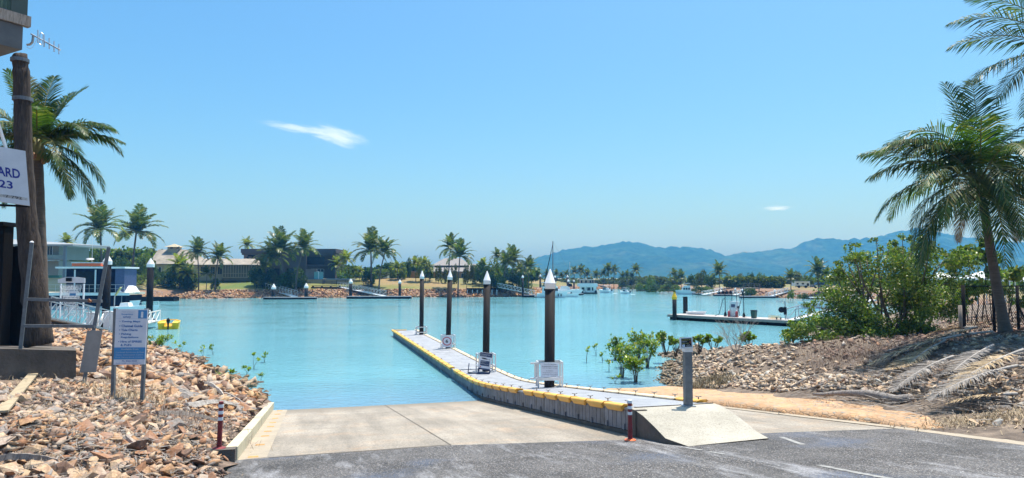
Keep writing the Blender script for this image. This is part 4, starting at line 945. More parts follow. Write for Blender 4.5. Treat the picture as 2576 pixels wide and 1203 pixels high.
def tree(x,yt,yb,wpx,Y,label,mat=None,group=None,name='tree',cat='tree',zb=None,low=-.2):
    base=PY(x,yb,Y);gz=float(hF(np.array([base.x]),np.array([base.y]))[0]);base.z=gz if zb is None else zb
    ztop=PY(x,yt,Y).z;h=ztop-base.z;w=wpx/F*Y/2
    t=thing(name,label,cat,base,0,group);NT[0]+=1;k=NT[0]%6
    MB().tube([(0,0,-.4),(w*.05,0,h*.3),(-w*.04,.0,h*.6)],[w*.06,w*.04,w*.02],6).build('trunk',m_trunk2,t,True)
    o=bpy.data.objects.new('crown',tree_crown_mesh(k,mat or m_treeB));C.objects.link(o);o.parent=t
    hz=h*(1-low)/2;o.location=(0,0,h*low+hz*.95);o.scale=(w*1.15,w*1.15,hz*1.2);o.rotation_euler=(0,0,rnd.uniform(0,6.28));return t
# ---------------------------------------------------------------- rocks
def hullrock(seed,flat=.6,n=13):
    import bmesh
    r=random.Random(seed);bm=bmesh.new()
    for i in range(n):
        v=Vector((r.gauss(0,1),r.gauss(0,1),r.gauss(0,1))).normalized()*r.uniform(.75,1.05);bm.verts.new((v.x*.55*1.25,v.y*.55*.9,v.z*.55*flat))
    res=bmesh.ops.convex_hull(bm,input=bm.verts);bmesh.ops.delete(bm,geom=[g for g in res['geom_interior'] if isinstance(g,bmesh.types.BMVert)],context='VERTS')
    bmesh.ops.triangulate(bm,faces=bm.faces);bm.verts.index_update()
    V=np.array([v.co[:] for v in bm.verts]);T=np.array([[v.index for v in f.verts] for f in bm.faces]);bm.free();return V,T
RK=[hullrock(i,flat=.38+.13*(i%4),n=8+i%3) for i in range(14)]
RKlow=[hullrock(40+i,.7,7) for i in range(8)]
def euler(rx,ry,rz):
    return np.array(Matrix.Rotation(rz,3,'Z')@Matrix.Rotation(ry,3,'Y')@Matrix.Rotation(rx,3,'X'))
def rubble(name,items,mat,label,cat='rocks',lib=RK,rg=nr):
    VV=[];TT=[];n=0
    for (x,y,z,s,tilt) in items:
        V,T=lib[rg.randint(len(lib))];m=euler(rg.uniform(-tilt,tilt),rg.uniform(-tilt,tilt),rg.uniform(0,6.28));v=(V*s*np.array([rg.uniform(.8,1.5),rg.uniform(.7,1.1),rg.uniform(.6,1.3)]))@m.T+np.array([x,y,z]);VV.append(v);TT.append(T+n);n+=len(V)
    o=npmesh(name,np.concatenate(VV),np.concatenate(TT),mat);return tag(o,label,cat,kind='stuff')
def infrustum(x,y,z,m=60):
    d=y*math.cos(PT)+(z-H)*math.sin(PT)
    if d<1:return False
    u=CX+F*x/d;v=CY-F*((z-H)*math.cos(PT)-y*math.sin(PT))/d
    return -m<u<2576+m and v<1203+m
def scatter(n,xr,yr,cond,hf,smin,smax,pw,tilt=.75,sink=.2):
    X=nr.uniform(*xr,n);Y=nr.uniform(*yr,n);Z=hf(X,Y);S=smin+(smax-smin)*nr.rand(n)**pw
    k=cond(X,Y,Z)&np.array([infrustum(a,b,c) for a,b,c in zip(X,Y,Z)]) if n else []
    return [(X[i],Y[i],Z[i]+S[i]*sink,S[i],tilt) for i in np.nonzero(k)[0]]
blk=np.array([[v.x,v.y] for v in bk.v[:4]])
def not_block(X,Y):return ~((X<blk[0,0]+.1)&(Y>16)&(Y<23.2)&(Y>16.4+(X+16)*.2))
cl=lambda X,Y,Z:((sq(X,Y)[1]<-1.72)|((sq(X,Y)[0]<14.2)&(sq(X,Y)[1]<-1.42+.15*np.sin(X*9))))&(Z>-.35)&not_block(X,Y)
itemsL=scatter(40000,(-20,-3),(8.5,23),cl,hLn,.05,.26,2.6)+scatter(260,(-16,-4),(8,15),cl,hLn,.26,.42,1.)+scatter(17000,(-34,-6),(22,54),cl,hLn,.15,.58,1.9)
itemsL+=[(*RF(s_,-1.62-rnd.random()*.5,.05),rnd.uniform(.15,.4),.5) for s_ in np.arange(15.2,29.5,.22)]
for (x,y,s_) in [(1125,0,0)]:pass
pr=scatter(26000,(3,34),(13,50),lambda X,Y,Z:(sq(X,Y)[1]>16.05)&(Z>-.3)&((X<11.5)|(nr.rand(len(X))<.45)),hRn,.08,.3,1.6)
pr+=scatter(2500,(9,34),(9,22),lambda X,Y,Z:(sq(X,Y)[1]>16.0)|((sq(X,Y)[1]>13.1)&(sq(X,Y)[0]<12.)),hRn,.08,.3,2.)
def split(items,n):
    items=sorted(items,key=lambda a:-a[3]/math.hypot(a[0],a[1]));return items[:n],items[n:]
pr+=[(*(lambda p:(p.x,p.y,float(hRn(np.array([p.x]),np.array([p.y]))[0])+.03))(RF(rnd.uniform(12.5,31),rnd.uniform(15.95,17.6))),rnd.uniform(.1,.3),.7) for _ in range(1500)]
bigL,restL=split(itemsL,215);bigR,restR=split(pr,80)
def rockobjs(items,mat,label,group):
    ms=[]
    for V,T in RK:
        me=bpy.data.meshes.new('rock');me.from_pydata([tuple(v) for v in V],[],[tuple(int(a) for a in t) for t in T]);me.materials.append(mat);ms.append(me)
    for k,(x,y,z,s,tl) in enumerate(items):
        o=bpy.data.objects.new('rock',ms[k%14]);C.objects.link(o);o.location=(x,y,z);o.scale=(s*1.15,s*1.15,s*rnd.uniform(.8,1.3));o.rotation_euler=(rnd.uniform(-.6,.6),rnd.uniform(-.6,.6),rnd.uniform(0,6.28))
        tag(o,label,'rock',group)
rockobjs(bigL,m_rock_o,'one of the larger angular orange, tan or grey rocks lying loose on the left bank','loose rocks of the left bank')
rockobjs(bigR,m_tan_o,'one of the larger tan or brown rocks lying on the right bank','loose rocks of the right bank')
rubble('rubble',restL,m_rock,'angular orange and grey rubble covering the left bank down to the water')
lowR=[a for a in restR if a[2]<1.9 or a[1]<26];
cr_=[a for a in restR if not(a[2]<1.9 or a[1]<26)]
rubble('rubble',lowR,m_tan,'tan and grey rubble slope between the water and stone strip on the right')
if cr_:rubble('rubble',cr_,m_dark,'dark brown rubble along the crest of the right bank')
# far revetment
pts=[]
SHn=FSn
for i in range(5,len(SHn)-5):
    a=SHn[i];b=SHn[i+1];l=np.linalg.norm(b-a);nn=np.array([-(b-a)[1],(b-a)[0]])/l
    wdt=5. if i<12 else 3.
    m=int(l*(30 if i<12 else 9))
    for k in range(m):
        t=nr.rand();d=nr.rand()*wdt;p=a+(b-a)*t+nn*d;pts.append((p[0],p[1],nr.uniform(.35,.95)))
P=np.array(pts);Z=hF(P[:,0],P[:,1])
m_frock=rockmat('shore_rock',ORANGE,dark=(.1,.5))
rubble('shore_rubble',[(x,y,z+.05,s,1.) for (x,y,s),z in zip(pts,Z)],m_frock,'band of orange rock facing along the far shore',lib=RKlow)
# ---------------------------------------------------------------- grass, litter, driftwood
def blades(name,areas,mat,label,cat='grass',flat=.2):
    V=[];Fc=[]
    for (cx,cy,rx,ry,n,h,w,hf) in areas:
        X=nr.normal(cx,rx,n);Y=nr.normal(cy,ry,n);Z=hf(X,Y)
        for x,y,z in zip(X,Y,Z):
            a=rnd.uniform(0,6.28);e=rnd.uniform(.1,1.2) if rnd.random()>flat else rnd.uniform(0,.15);l=h*rnd.uniform(.5,1.2);d=Vector((math.cos(a)*math.cos(e),math.sin(a)*math.cos(e),math.sin(e)));s=Vector((-math.sin(a),math.cos(a),0))*w
            p=Vector((x,y,z+.02));b=len(V);m=p+d*l*.55;q=p+d*l+Vector((0,0,-.15*l));V+=[p-s,p+s,m+s,m-s,q];Fc+=[(b,b+1,b+2,b+3),(b+3,b+2,b+4)]
    o=mesh(name,V,Fc,mat);return tag(o,label,cat,kind='stuff')
def gp(x,y,z):v=G(x,y,z);return v.x,v.y
A=[]
for x,y,z,rx,ry,n,h in [(320,1000,2.05,.5,.7,900,.4),(380,960,1.6,.6,1.,600,.4),(250,990,2.1,.8,.5,400,.3),(120,985,2.3,1.5,.6,700,.22),(60,1040,2.35,.9,.9,500,.2),(200,1060,2.2,1,.9,400,.18),(20,1160,2.45,.6,.6,300,.2),(180,1100,2.3,1,.8,300,.16),(350,1085,1.9,1,.5,350,.2)]:
    gx,gy=gp(x,y,z);A.append((gx,gy,rx,ry,n,h,.006,hLn))
blades('dry_grass',A,m_straw,'dry straw coloured grass tufts around the information sign on the left bank')
A=[];
for x,y,z,rx,ry,n,h in [(440,1065,1.7,.7,.35,700,.45),(500,1085,1.6,.5,.3,500,.4),(560,1000,.9,.3,.5,120,.5),(450,1000,1.2,.5,.6,200,.5)]:
    gx,gy=gp(x,y,z);A.append((gx,gy,rx,ry,n,h,.005,hLn))
blades('twig_litter',A,m_twig,'grey brown heap of fine dry twigs on the left bank near the kerb','twigs',.7)
A=[]
for x,y,z,rx,ry,n,h in [(2090,880,2.,1.5,1.,1300,.35),(2200,890,2.1,1.3,.9,1300,.38),(2120,910,1.8,1.2,.8,900,.3),(2000,870,1.9,1.2,.5,500,.3)]:
    gx,gy=gp(x,y,z);A.append((gx,gy,rx,ry,n,h,.006,hRn))
A+=[(*gp(2120,930,1.7),1.5,.9,1200,.26,.006,hRn),(*gp(2350,880,2.3),1.5,.8,500,.22,.006,hRn),(*gp(2480,930,2.5),1.4,1.,500,.2,.006,hRn),(*gp(2250,975,1.7),1.5,.7,500,.18,.006,hRn)]
blades('dry_brush',A,m_twig,'brown dry brush and twigs on the right bank below the leafy bush','brush')
A=[]
for x,y,z,rx,ry,n,h in [(1745,925,1.15,.25,.3,350,.5),(1790,915,1.25,.35,.3,450,.45),(1820,925,1.25,.3,.3,350,.45)]:
    gx,gy=gp(x,y,z);A.append((gx,gy,rx,ry,n,h,.01,hRn))
m_og=M('olive_dry_grass',(.25,.2,.12),.9,.3,3,island=.5)
blades('grass_tuft',A,m_og,'brown olive grass tufts on the rocks beside the notice post',flat=0.)
A=[]
for x,y,z,rx,ry,n,h in [(2420,1070,1.8,.5,.35,450,.15),(2500,1078,1.8,.7,.4,450,.16),(2570,1092,1.8,.5,.4,400,.16),(2540,1055,1.9,.9,.4,300,.14),(2350,830,2.4,2.2,.8,900,.35),(2250,800,2.2,2,.8,300,.3),(2450,795,2.8,2.5,3,1800,.35)]:
    gx,gy=gp(x,y,z);A.append((gx,gy,rx,ry,n,h,.008,hRn))
blades('dry_grass',A,m_straw,'dry straw grass clumps at the right edge of the stone strip and behind the mesh fence')
V=[];Fc=[]
for (x,y,z,rx,ry,n) in [(150,1080,2.3,2.2,1.6,1500),(320,1090,2.,1.6,1.4,1300),(450,1050,1.7,1.1,1.3,1000),(80,1000,2.3,2.2,1.2,900),(430,1150,1.9,1.2,.9,700),(200,1170,2.3,1.6,.8,700)]:
    gx,gy=gp(x,y,z);X=nr.normal(gx,rx,n);Y_=nr.normal(gy,ry,n);Z=hLn(X,Y_)
    for x_,y_,z_ in zip(X,Y_,Z):
        if sq(x_,y_)[1]>-1.75:continue
        a=rnd.uniform(0,6.28);l=rnd.uniform(.06,.3);d=Vector((math.cos(a),math.sin(a),rnd.uniform(-.1,.25)));s_=Vector((-math.sin(a),math.cos(a),rnd.uniform(-.5,.5)))*rnd.uniform(.004,.012);p=Vector((x_,y_,z_+rnd.uniform(.04,.13)));b=len(V);V+=[p-s_,p+s_,p+d*l+s_*.3,p+d*l-s_*.3];Fc.append((b,b+1,b+2,b+3))
tag(mesh('leaf_litter',V,Fc,m_dryg),'pale dry leaflets and twigs strewn between the rocks of the left bank','leaf litter',kind='stuff')
# litter of fallen leaflets on the right bank
V=[];Fc=[];rr_=[]
for (x,y,z,rx,ry,n,ang) in [(2350,900,2.2,1.8,.8,350,.2),(2300,940,2.,1.8,1.,350,.25),(2480,890,2.6,1.4,.9,400,.1),(2450,960,2.3,1.6,.9,550,.3),(2300,985,1.8,1.5,.6,400,.2),(2520,1010,2.1,1.0,.8,400,.3),(2180,960,1.7,1.2,.6,300,.2)]:
    gx,gy=gp(x,y,z)
    for i in range(n):
        px_,py_=nr.normal(gx,rx),nr.normal(gy,ry);rr_.append((px_,py_,ang))
Z=hRn(np.array([a[0] for a in rr_]),np.array([a[1] for a in rr_]))
for (x,y,ang),z in zip(rr_,Z):
    a=ang+PI+rnd.gauss(0,.45);l=rnd.uniform(.15,.5);d=Vector((math.cos(a),math.sin(a),rnd.uniform(-.05,.3)));s=Vector((-math.sin(a),math.cos(a),rnd.uniform(-.5,.5)))*rnd.uniform(.008,.02);p=Vector((x,y,z+rnd.uniform(.03,.16)));b=len(V);V+=[p-s,p+s,p+d*l+s*.3,p+d*l-s*.3];Fc.append((b,b+1,b+2,b+3))
tag(mesh('leaf_litter',V,Fc,m_dryg),'grey dead palm leaflets strewn over the right bank','leaf litter',kind='stuff')
# fallen fronds
FF=[(2500,868,2.7,2150,880,m_dryg,'fallen grey frond pile nearest the palm trunk'),(2460,862,2.6,2230,900,m_dry,'tan fallen frond pointing left from below the fence post'),(2420,890,2.4,2120,915,m_dry,'bright tan fallen frond across the middle of the right bank'),
 (2380,905,2.2,2080,962,m_dry,'long golden fallen frond lowest on the slope left of the shade'),(2500,905,2.5,2300,965,m_dryg,'grey fallen frond lying in the palm shade'),(2576,925,2.5,2250,985,m_dry,'pale long fallen frond running from the right edge to the slope'),
 (2400,935,2.15,2140,1000,m_dryg,'grey flattened frond above the weathered log'),(2560,960,2.35,2330,1015,m_dryg,'dull grey frond near the right edge above the stone strip'),(2620,860,2.9,2470,880,m_dryg,'grey frond curled round the foot of the palm'),(2450,850,2.6,2330,868,m_dry,'short tan frond at the top of the debris heap'),(2560,1000,2.2,2380,1035,m_dry,'short bleached frond near the right edge close to the stones')]
for x,y,z,x1,y1,mt,lb_ in FF:
    a=G(x,y,z);e=G(x1,y1,z-.35);e.z=float(hRn(np.array([e.x]),np.array([e.y]))[0])+.15
    phi=math.degrees(math.atan2(e.y-a.y,e.x-a.x));L=min((Vector((e.x,e.y,0))-Vector((a.x,a.y,0))).length,3.3)
    a.z=float(hRn(np.array([a.x]),np.array([a.y]))[0])+.35;el=math.degrees(math.atan2(e.z-a.z,L))
    V,Fc,rb=frond(L,el+10,el-6,phi,nl=70,ll=.24,wid=.05,hang=.28,stem=.2,tw=-.2,origin=a)
    hz=hRn(np.array([v.x for v in V]),np.array([v.y for v in V]))
    V=[Vector((v.x,v.y,max(v.z,zz+.14+rnd.random()*.06))) for v,zz in zip(V,hz)]
    t=thing('fallen_frond',lb_,'dead palm frond',a,0,'fallen palm fronds');mesh('leaflets',V,Fc,mt,t);MB().tube(rb[::2],[.04*(1-.8*i/13) for i in range(14)],5).build('rib',m_drift,t,smooth=True)
def boot(x0,y0,z0,x1,y1,z1,w,label,hump=.18,hf=hLn,mat=None,name='driftwood',cat='driftwood',group='bleached palm frond bases on the left bank',c=.5):
    a=G(x0,y0,z0);b=G(x1,y1,z1)
    for p in (a,b):p.z=float(hf(np.array([p.x]),np.array([p.y]))[0])+.1
    d=(b-a).normalized();s=d.cross(Vector((0,0,1))).normalized();V=[];Fc=[];n=10
    for i in range(n+1):
        t=i/n;p=a.lerp(b,t)+Vector((0,0,hump*.55*math.sin(PI*t)+rnd.uniform(-.01,.01)))+s*(math.sin(t*2.4)*w*c+rnd.uniform(-.02,.02));ww=w*(1-.75*t)*rnd.uniform(.7,1.1)
        V+=[p-s*ww+Vector((0,0,-.03)),p-s*ww*.4+Vector((0,0,.03+ww*.55)),p+s*ww*.4+Vector((0,0,.03+ww*.55)),p+s*ww+Vector((0,0,-.03)),p+Vector((0,0,-.02))]
    for i in range(n):
        for k in range(5):Fc.append((i*5+k,i*5+(k+1)%5,(i+1)*5+(k+1)%5,(i+1)*5+k))
    Fc+=[(4,3,2,1,0),tuple(n*5+k for k in range(5))]
    return tag(mesh(name,V,Fc,mat or m_drift),label,cat,group)
boot(405,965,1.6,505,1000,1.1,.13,'pale curved frond base just right of the sign post',.25)
boot(440,985,1.4,540,1010,.9,.15,'broad silvery frond base below the pile of dry stalks',.3)
boot(515,955,1.,575,1000,.7,.14,'upright silvery frond base highest on the heap',.4)
boot(470,1035,1.5,610,1045,.6,.13,'long arched silver frond base nearest the red bollard',.28)
boot(395,1060,1.8,560,1078,1.3,.07,'thin dark grey branch lying across the middle of the left bank',.15,mat=m_wood,group=None)
boot(560,975,.8,625,1020,.55,.1,'grey frond base above the concrete kerb',.2)
boot(0,1150,2.3,150,1203,2.1,.06,'dark branch in the bottom left corner',.08,mat=m_wood,group=None)
boot(360,940,1.6,470,985,1.2,.06,'narrow white frond stalk beside the dry grass',.2)
tag(MB().beam(G(2,1050,2.45)+Vector((0,0,.1)),G(88,945,2.35)+Vector((0,0,.1)),.22,.04).build('plank',M('tan_plank',(.38,.3,.19),.85,.25,3,stretch=(6,1,1))),'tan weathered plank lying on the rocks at the left edge','plank')
c=G(302,1082,2.0);tag(MB().blob(c+Vector((0,0,.08)),.17,.12,.12,14,9,.03).build('coconut_husk',m_dryg,smooth=True),'grey brown dried coconut husk on the left bank rocks','coconut')
# log on right
lg=thing('log','silvery weathered log lying along the top of the stone strip','log',G(2160,1005,1.4))
a=G(2045,1000,1.2);b=G(2292,1012,1.65);ps=[]
for i in range(9):
    t=i/8;p=a.lerp(b,t);p.z=float(hRn(np.array([p.x]),np.array([p.y]))[0])+.17+.05*math.sin(t*5);ps.append(p)
mb=MB().tube(ps,[.03,.06,.075,.085,.1,.11,.115,.12,.125],12)
for i in range(len(mb.v)):mb.v[i]+=Vector((0,0,rnd.uniform(-.012,.012)))
mb.build('trunk',M('log_wood',(.32,.28,.25),.9,.4,5,.9,14,stretch=(1,4,4),stain=(.15,.12,.1)),lg,smooth=True)
for x0,y0,x1,y1,w_ in [(1990,985,2080,960,.03),(2040,990,2140,975,.04)]:
    p=G(x0,y0,1.2);q=G(x1,y1,1.35);p.z+=.15;q.z+=.3
    tag(MB().tube([p,p.lerp(q,.5)+Vector((0,0,.1)),q],[w_,w_*.8,w_*.5],7).build('branch',m_wood,smooth=True),'dark dead branch left of the silvery log, '+('the lower and thicker' if w_>.035 else 'the upper and thinner')+' one','branch')
# white palm spathes near palm foot
for (x0,y0,x1,y1,l_) in [(2430,915,2510,890,'pale curved spathe lying in the shade below the palm, the upper one'),(2390,925,2440,935,'pale curved spathe lying in the shade, the lower left one')]:
    boot(x0,y0,2.45,x1,y1,2.55,.09,l_,.06,hRn,m_dryg,'palm_spathe','palm spathe','pale palm spathes')
# ---------------------------------------------------------------- hibiscus bush, mangroves, bare shrub
def bush(name,label,base,blobs,nleaf,size,mat,stems,cat='bush',rs=5,stemmat=None):
    t=thing(name,label,cat,base);r=np.random.RandomState(rs);V,Q=leafcloud(blobs,nleaf,size,r,.7,.2);npmesh('foliage',V,Q,mat,t,k=4)
    mb=MB();b=Vector(base)
    for s in stems:mb.tube(s[0],s[1],5)
    if stems:mb.build('stems',stemmat or m_trunk2,t,smooth=True)
    return t
r=random.Random(3);Yb=33.5
bl=[];stems=[]
bb0=PY(2215,835,Yb)
for (x,y,rx,ry) in [(2010,845,40,22),(2060,850,50,22),(2120,848,50,22),(2190,845,60,25),(2260,842,60,22),(2340,830,50,25),(2060,800,60,45),(2120,760,70,55),(2170,700,60,60),(2160,640,30,22),(2185,800,70,45),(2250,760,70,60),(2235,690,60,55),(2265,640,45,35),(2290,700,55,55),(2320,770,60,55),(2360,720,55,60),(2370,790,50,40),(2330,650,45,45),(2100,690,35,30),(2130,820,60,30),(2280,820,60,25),(2020,830,35,20),(2150,615,12,12),(2240,612,14,14),(2040,770,20,16),(2085,735,18,16),(2110,665,12,14),(2205,600,10,12),(2270,596,12,12),(2310,604,14,14),(2385,640,14,16),(2138,625,9,12),(2225,625,12,14),(2340,625,25,22),(2130,655,16,14),(2180,650,30,25),(2300,625,20,18),(2410,690,40,60),(2430,650,30,30)]:
    dy=r.uniform(-1.2,1.4);p=PY(x,y,Yb+dy);k=Yb/F
    for j in range(4):
        bl.append((p.x+r.uniform(-.5,.5)*rx*k,p.y+r.uniform(-.6,.6),p.z+r.uniform(-.5,.5)*ry*k,rx*k*r.uniform(.45,.75),rx*k*.6,ry*k*r.uniform(.45,.75)))
    g=bb0+Vector((r.uniform(-1.2,1.2)+(p.x-bb0.x)*.35,r.uniform(-.6,.6),-.1));m=g.lerp(p,.5)+Vector((r.uniform(-.3,.3),0,.3));stems.append(([g,g.lerp(m,.5)+Vector((r.uniform(-.1,.1),0,.1)),m,p],[.06,.05,.035,.012]))
bush('hibiscus_bush','large dense green coastal bush left of the palm on the right bank',bb0,bl,40000,.08,m_leaf,stems)
# thinner shrubs behind the fence
Yb=38;bl=[];stems=[]
for (x,y,rx,ry) in [(2440,640,35,30),(2490,650,30,25),(2420,740,35,30),(2520,730,30,20),(2550,690,25,20),(2460,720,30,25),(2500,690,25,20),(2400,660,30,30),(2565,760,20,15),(2480,610,20,15)]:
    p=PY(x,y,Yb);k=Yb/F;bl.append((p.x,p.y,p.z,rx*k,.6,ry*k))
    g=PY(x+r.uniform(-25,25),800,Yb);g.z=2.5;stems.append(([g,g.lerp(p,.5)+Vector((.1,0,0)),p],[.04,.03,.015]));g2=g+Vector((r.uniform(-.6,.6),0,0));stems.append(([g2,p+Vector((r.uniform(-.8,.8),0,r.uniform(-.5,.4)))],[.03,.012]))
bush('sparse_bush','thin leafy shrub with bare stems behind the mesh fence at right',G(2470,800,2.5),bl,1700,.2,m_leaf,stems,rs=8)
def mangrove(x,yb,h,w,label,Y=None,ground=None,group='young mangroves standing in the water',n=None,name='mangrove'):
    b=G(x,yb,0) if Y is None else PY(x,yb,Y);Yk=b.y;H_=h/F*Yk;W_=w/F*Yk;t=thing(name,label,'mangrove',b,0,group);mb=MB();V=[];Fc=[];n=n or max(2,int(w/9))
    rr=random.Random(x*7+yb)
    for i in range(n):
        tip=Vector((rr.uniform(-.5,.5)*W_,rr.uniform(-.4,.4)*W_,H_*rr.uniform(.5 if n>8 else .6,1) if i else H_));m=Vector((tip.x*.25,tip.y*.25,tip.z*.45))
        mb.tube([(tip.x*.1,tip.y*.1,-.3),m,tip],[.014,.01,.006],4)
        for j in range(rr.randint(14,22)+(12 if n>8 else 0)):
            a=rr.uniform(0,6.28);e=rr.uniform(-.1,1.2);l=rr.uniform(.12,.22);d=Vector((math.cos(a)*math.cos(e),math.sin(a)*math.cos(e),math.sin(e)));s=d.cross(Vector((0,0,1))).normalized()*l*.28 if abs(d.z)<.98 else Vector((l*.25,0,0))
            o=tip+Vector((rr.gauss(0,.09 if n>8 else .05),rr.gauss(0,.09 if n>8 else .05),rr.gauss(0,.07 if n>8 else .04)));q=len(V);V+=[o,o+d*l*.5+s,o+d*l,o+d*l*.5-s];Fc.append((q,q+1,q+2,q+3))
    mb.build('stems',m_trunk2,t,True);mesh('leaves',V,Fc,m_mang,t,True)
    return t
for x,yb,h,w,l in [(400,882,34,52,'bushiest young mangrove at the foot of the left bank'),(455,890,26,30,'small branched mangrove right of the bushiest left one'),(512,908,31,24,'umbrella shaped mangrove seedling in the left water'),(537,893,21,14,'thin single stemmed seedling behind the umbrella shaped one'),
  (637,930,36,22,'tallest of the left seedlings, standing far from the bank'),(665,912,20,9,'tiny pair of seedling stems farthest out on the left'),(578,980,42,16,'nearly bare seedling close to the left rocks'),(622,942,16,24,'low seedling below the tallest left one'),(545,965,22,6,'single leafless looking stem at the edge of the left rocks'),
  (656,960,14,8,'low tuft of leaves alone in the left water'),(1475,912,34,18,'small seedling group at the outer left of the right thicket'),(1500,895,24,12,'lone seedling in open water beyond the right thicket'),(1516,912,22,8,'single thin seedling left of the thicket'),
  (1532,935,24,12,'thin seedling nearest the walkway'),(1548,905,52,40,'leafy mangrove at the upper left of the thicket'),(1565,950,70,44,'dense mangrove at the left front of the thicket'),(1600,962,60,50,'mangrove at the lower front of the thicket'),
  (1628,925,60,52,'mangrove on the right side of the thicket touching the rocks'),(1605,900,60,60,'dense mangrove in the middle rear of the thicket'),(1625,888,48,30,'pale topped mangrove at the back of the thicket'),(1585,925,55,44,'mangrove in the heart of the thicket'),(1547,965,16,26,'low leafy tuft on the water in front of the thicket')]:
    mangrove(x,yb,h,w,l,n=int(w/2.4) if w>38 else None)
for x,yb,h,w,l in [(1675,868,36,44,'bright green mangrove shrub behind the rocks, left of the notice box'),(1700,870,24,30,'low mangrove shrub just left of the notice box'),(1758,866,22,36,'small dark green mangrove shrub right of the notice box'),(1795,866,26,34,'bright mangrove shrub left of the bare shrub'),(1885,868,34,36,'open sprawling mangrove shrub right of the bare shrub'),(1990,850,50,44,'leafy shrub at the left foot of the large bush')]:
    Ys=42 if x<1950 else 35;k=Ys/F;p=PY(x,yb,Ys);R=random.Random(x);bl=[]
    for q_ in range(9):
        hh=R.uniform(.25,.85);bl.append((p.x+R.uniform(-.5,.5)*w*k,p.y+R.uniform(-.3,.3),p.z+h*k*hh,w*k*.2,w*k*.2,h*k*.2))
    bush('mangrove_shrub',l,p,bl,420,.12,m_mang,[([p+Vector((R.uniform(-.1,.1),0,-.6)),Vector(b_[:3])],[.03,.012]) for b_ in bl],'shrub',rs=x)
# bare shrub
bs=thing('bare_shrub','leafless grey shrub standing on the right rocks','shrub',G(1853,893,1.35));mb=MB();bp=Vector(G(1853,893,1.35))
def twig(p,d,l,r_,dep):
    q=p+d*l;mb.tube([p,p.lerp(q,.5)+Vector((rnd.gauss(0,l*.06),0,rnd.gauss(0,l*.04))),q],[r_,r_*.8,r_*.6],4)
    if dep:
        for k in range(3):twig(q if k else p.lerp(q,.6),(d+Vector((rnd.gauss(0,.5),rnd.gauss(0,.3),rnd.uniform(-.1,.4)))).normalized(),l*rnd.uniform(.5,.8),r_*.6,dep-1)
for k in range(9):twig(bp,Vector((rnd.gauss(-.15,.45),rnd.gauss(0,.3),1)).normalized(),rnd.uniform(.5,1.),.016,3)
mb.build('twigs',m_drift,bs,smooth=False)
for v in ((-.65,0,1),):twig
# ---------------------------------------------------------------- mesh fence on the right
Yf=29.
ff=thing('mesh_fence','black chain mesh fence with round posts behind the large palm','fence',PY(2424,825,Yf-1))
def post(x,y0,y1,r_,nm='post',mt=m_black,Y=Yf):
    a=PY(x,y1,Y);b=PY(x,y0,Y);MB().tube([Vector((a.x,Y,a.z-.3)),Vector((a.x,Y,b.z))],r_,10).build(nm,mt,ff,smooth=True)
post(2426,717,826,.07,'corner_post');post(2563,718,835,.055);post(2502,722,830,.06);post(2700,718,850,.055)
post(2417,768,826,.07,'timber_post',m_wood,Yf-.4)
a=PY(2424,720,Yf);b=PY(2760,720,Yf);MB().beam(a,b,.045).build('top_rail',m_black,ff)
MB().beam(PY(2563,770,Yf),PY(2590,830,Yf-.6),.05).build('brace',m_black,ff)
mb=MB();x=2430
while x<2760:
    p=PY(x,830,Yf);q=PY(x,722,Yf)
    for sg in (-1,1):
        zz=p.z;
        L_=q.z-p.z;mb.beam((p.x,Yf+.03*sg*.3,p.z),(p.x+sg*L_*.6,Yf+.03*sg*.3,q.z),.008)
    x+=5.5
mb.build('chain_mesh',m_black,ff)
def gz(p):return float(hF(np.array([p.x]),np.array([p.y]))[0])
# ---------------------------------------------------------------- far palms
for a in [(252,578,256,720,150,56,'palm at left with thin crown rising behind the navy houseboat, left of a pair'),
 (343,585,331,727,172,60,'tall full palm right of the thin crowned one behind the navy houseboat'),
 (497,636,500,722,176,34,'palm in front of the beige house, left one of the pair'),(549,648,541,722,176,36,'palm in front of the screened veranda, right one of the pair'),
 (521,690,519,722,175,20,'short young palm between the pair at the beige house'),
 (706,630,712,719,180,50,'leftmost large palm in front of the dark two storey house'),(764,624,744,721,178,42,'leaning palm right of the largest one in front of the dark house'),
 (682,648,690,716,184,42,'lower yellowish palm leftmost in front of the dark house'),
 (933,632,934,712,186,50,'tall palm right of the dark house, left of its close pair'),(969,634,953,727,180,38,'tall palm right of the dark house, right of its close pair'),
 (1133,626,1128,700,188,34,'palm before the grey hip roofed house, left of the pair'),(1157,646,1152,727,181,38,'palm before the grey hip roofed house, right of the pair'),
 (1251,648,1252,706,200,20,'palm poking above the bushes right of the hip roofed house'),(1272,664,1268,712,185,30,'palm behind the timber viewing deck, left one'),(1289,658,1290,714,188,34,'palm behind the timber viewing deck, middle one'),
 (1330,676,1329,720,190,32,'palm by itself between the viewing deck and the moored cruiser'),(1308,682,1310,716,195,22,'small palm left of the lone palm by the moored cruiser')]:
    fpalm(*a)
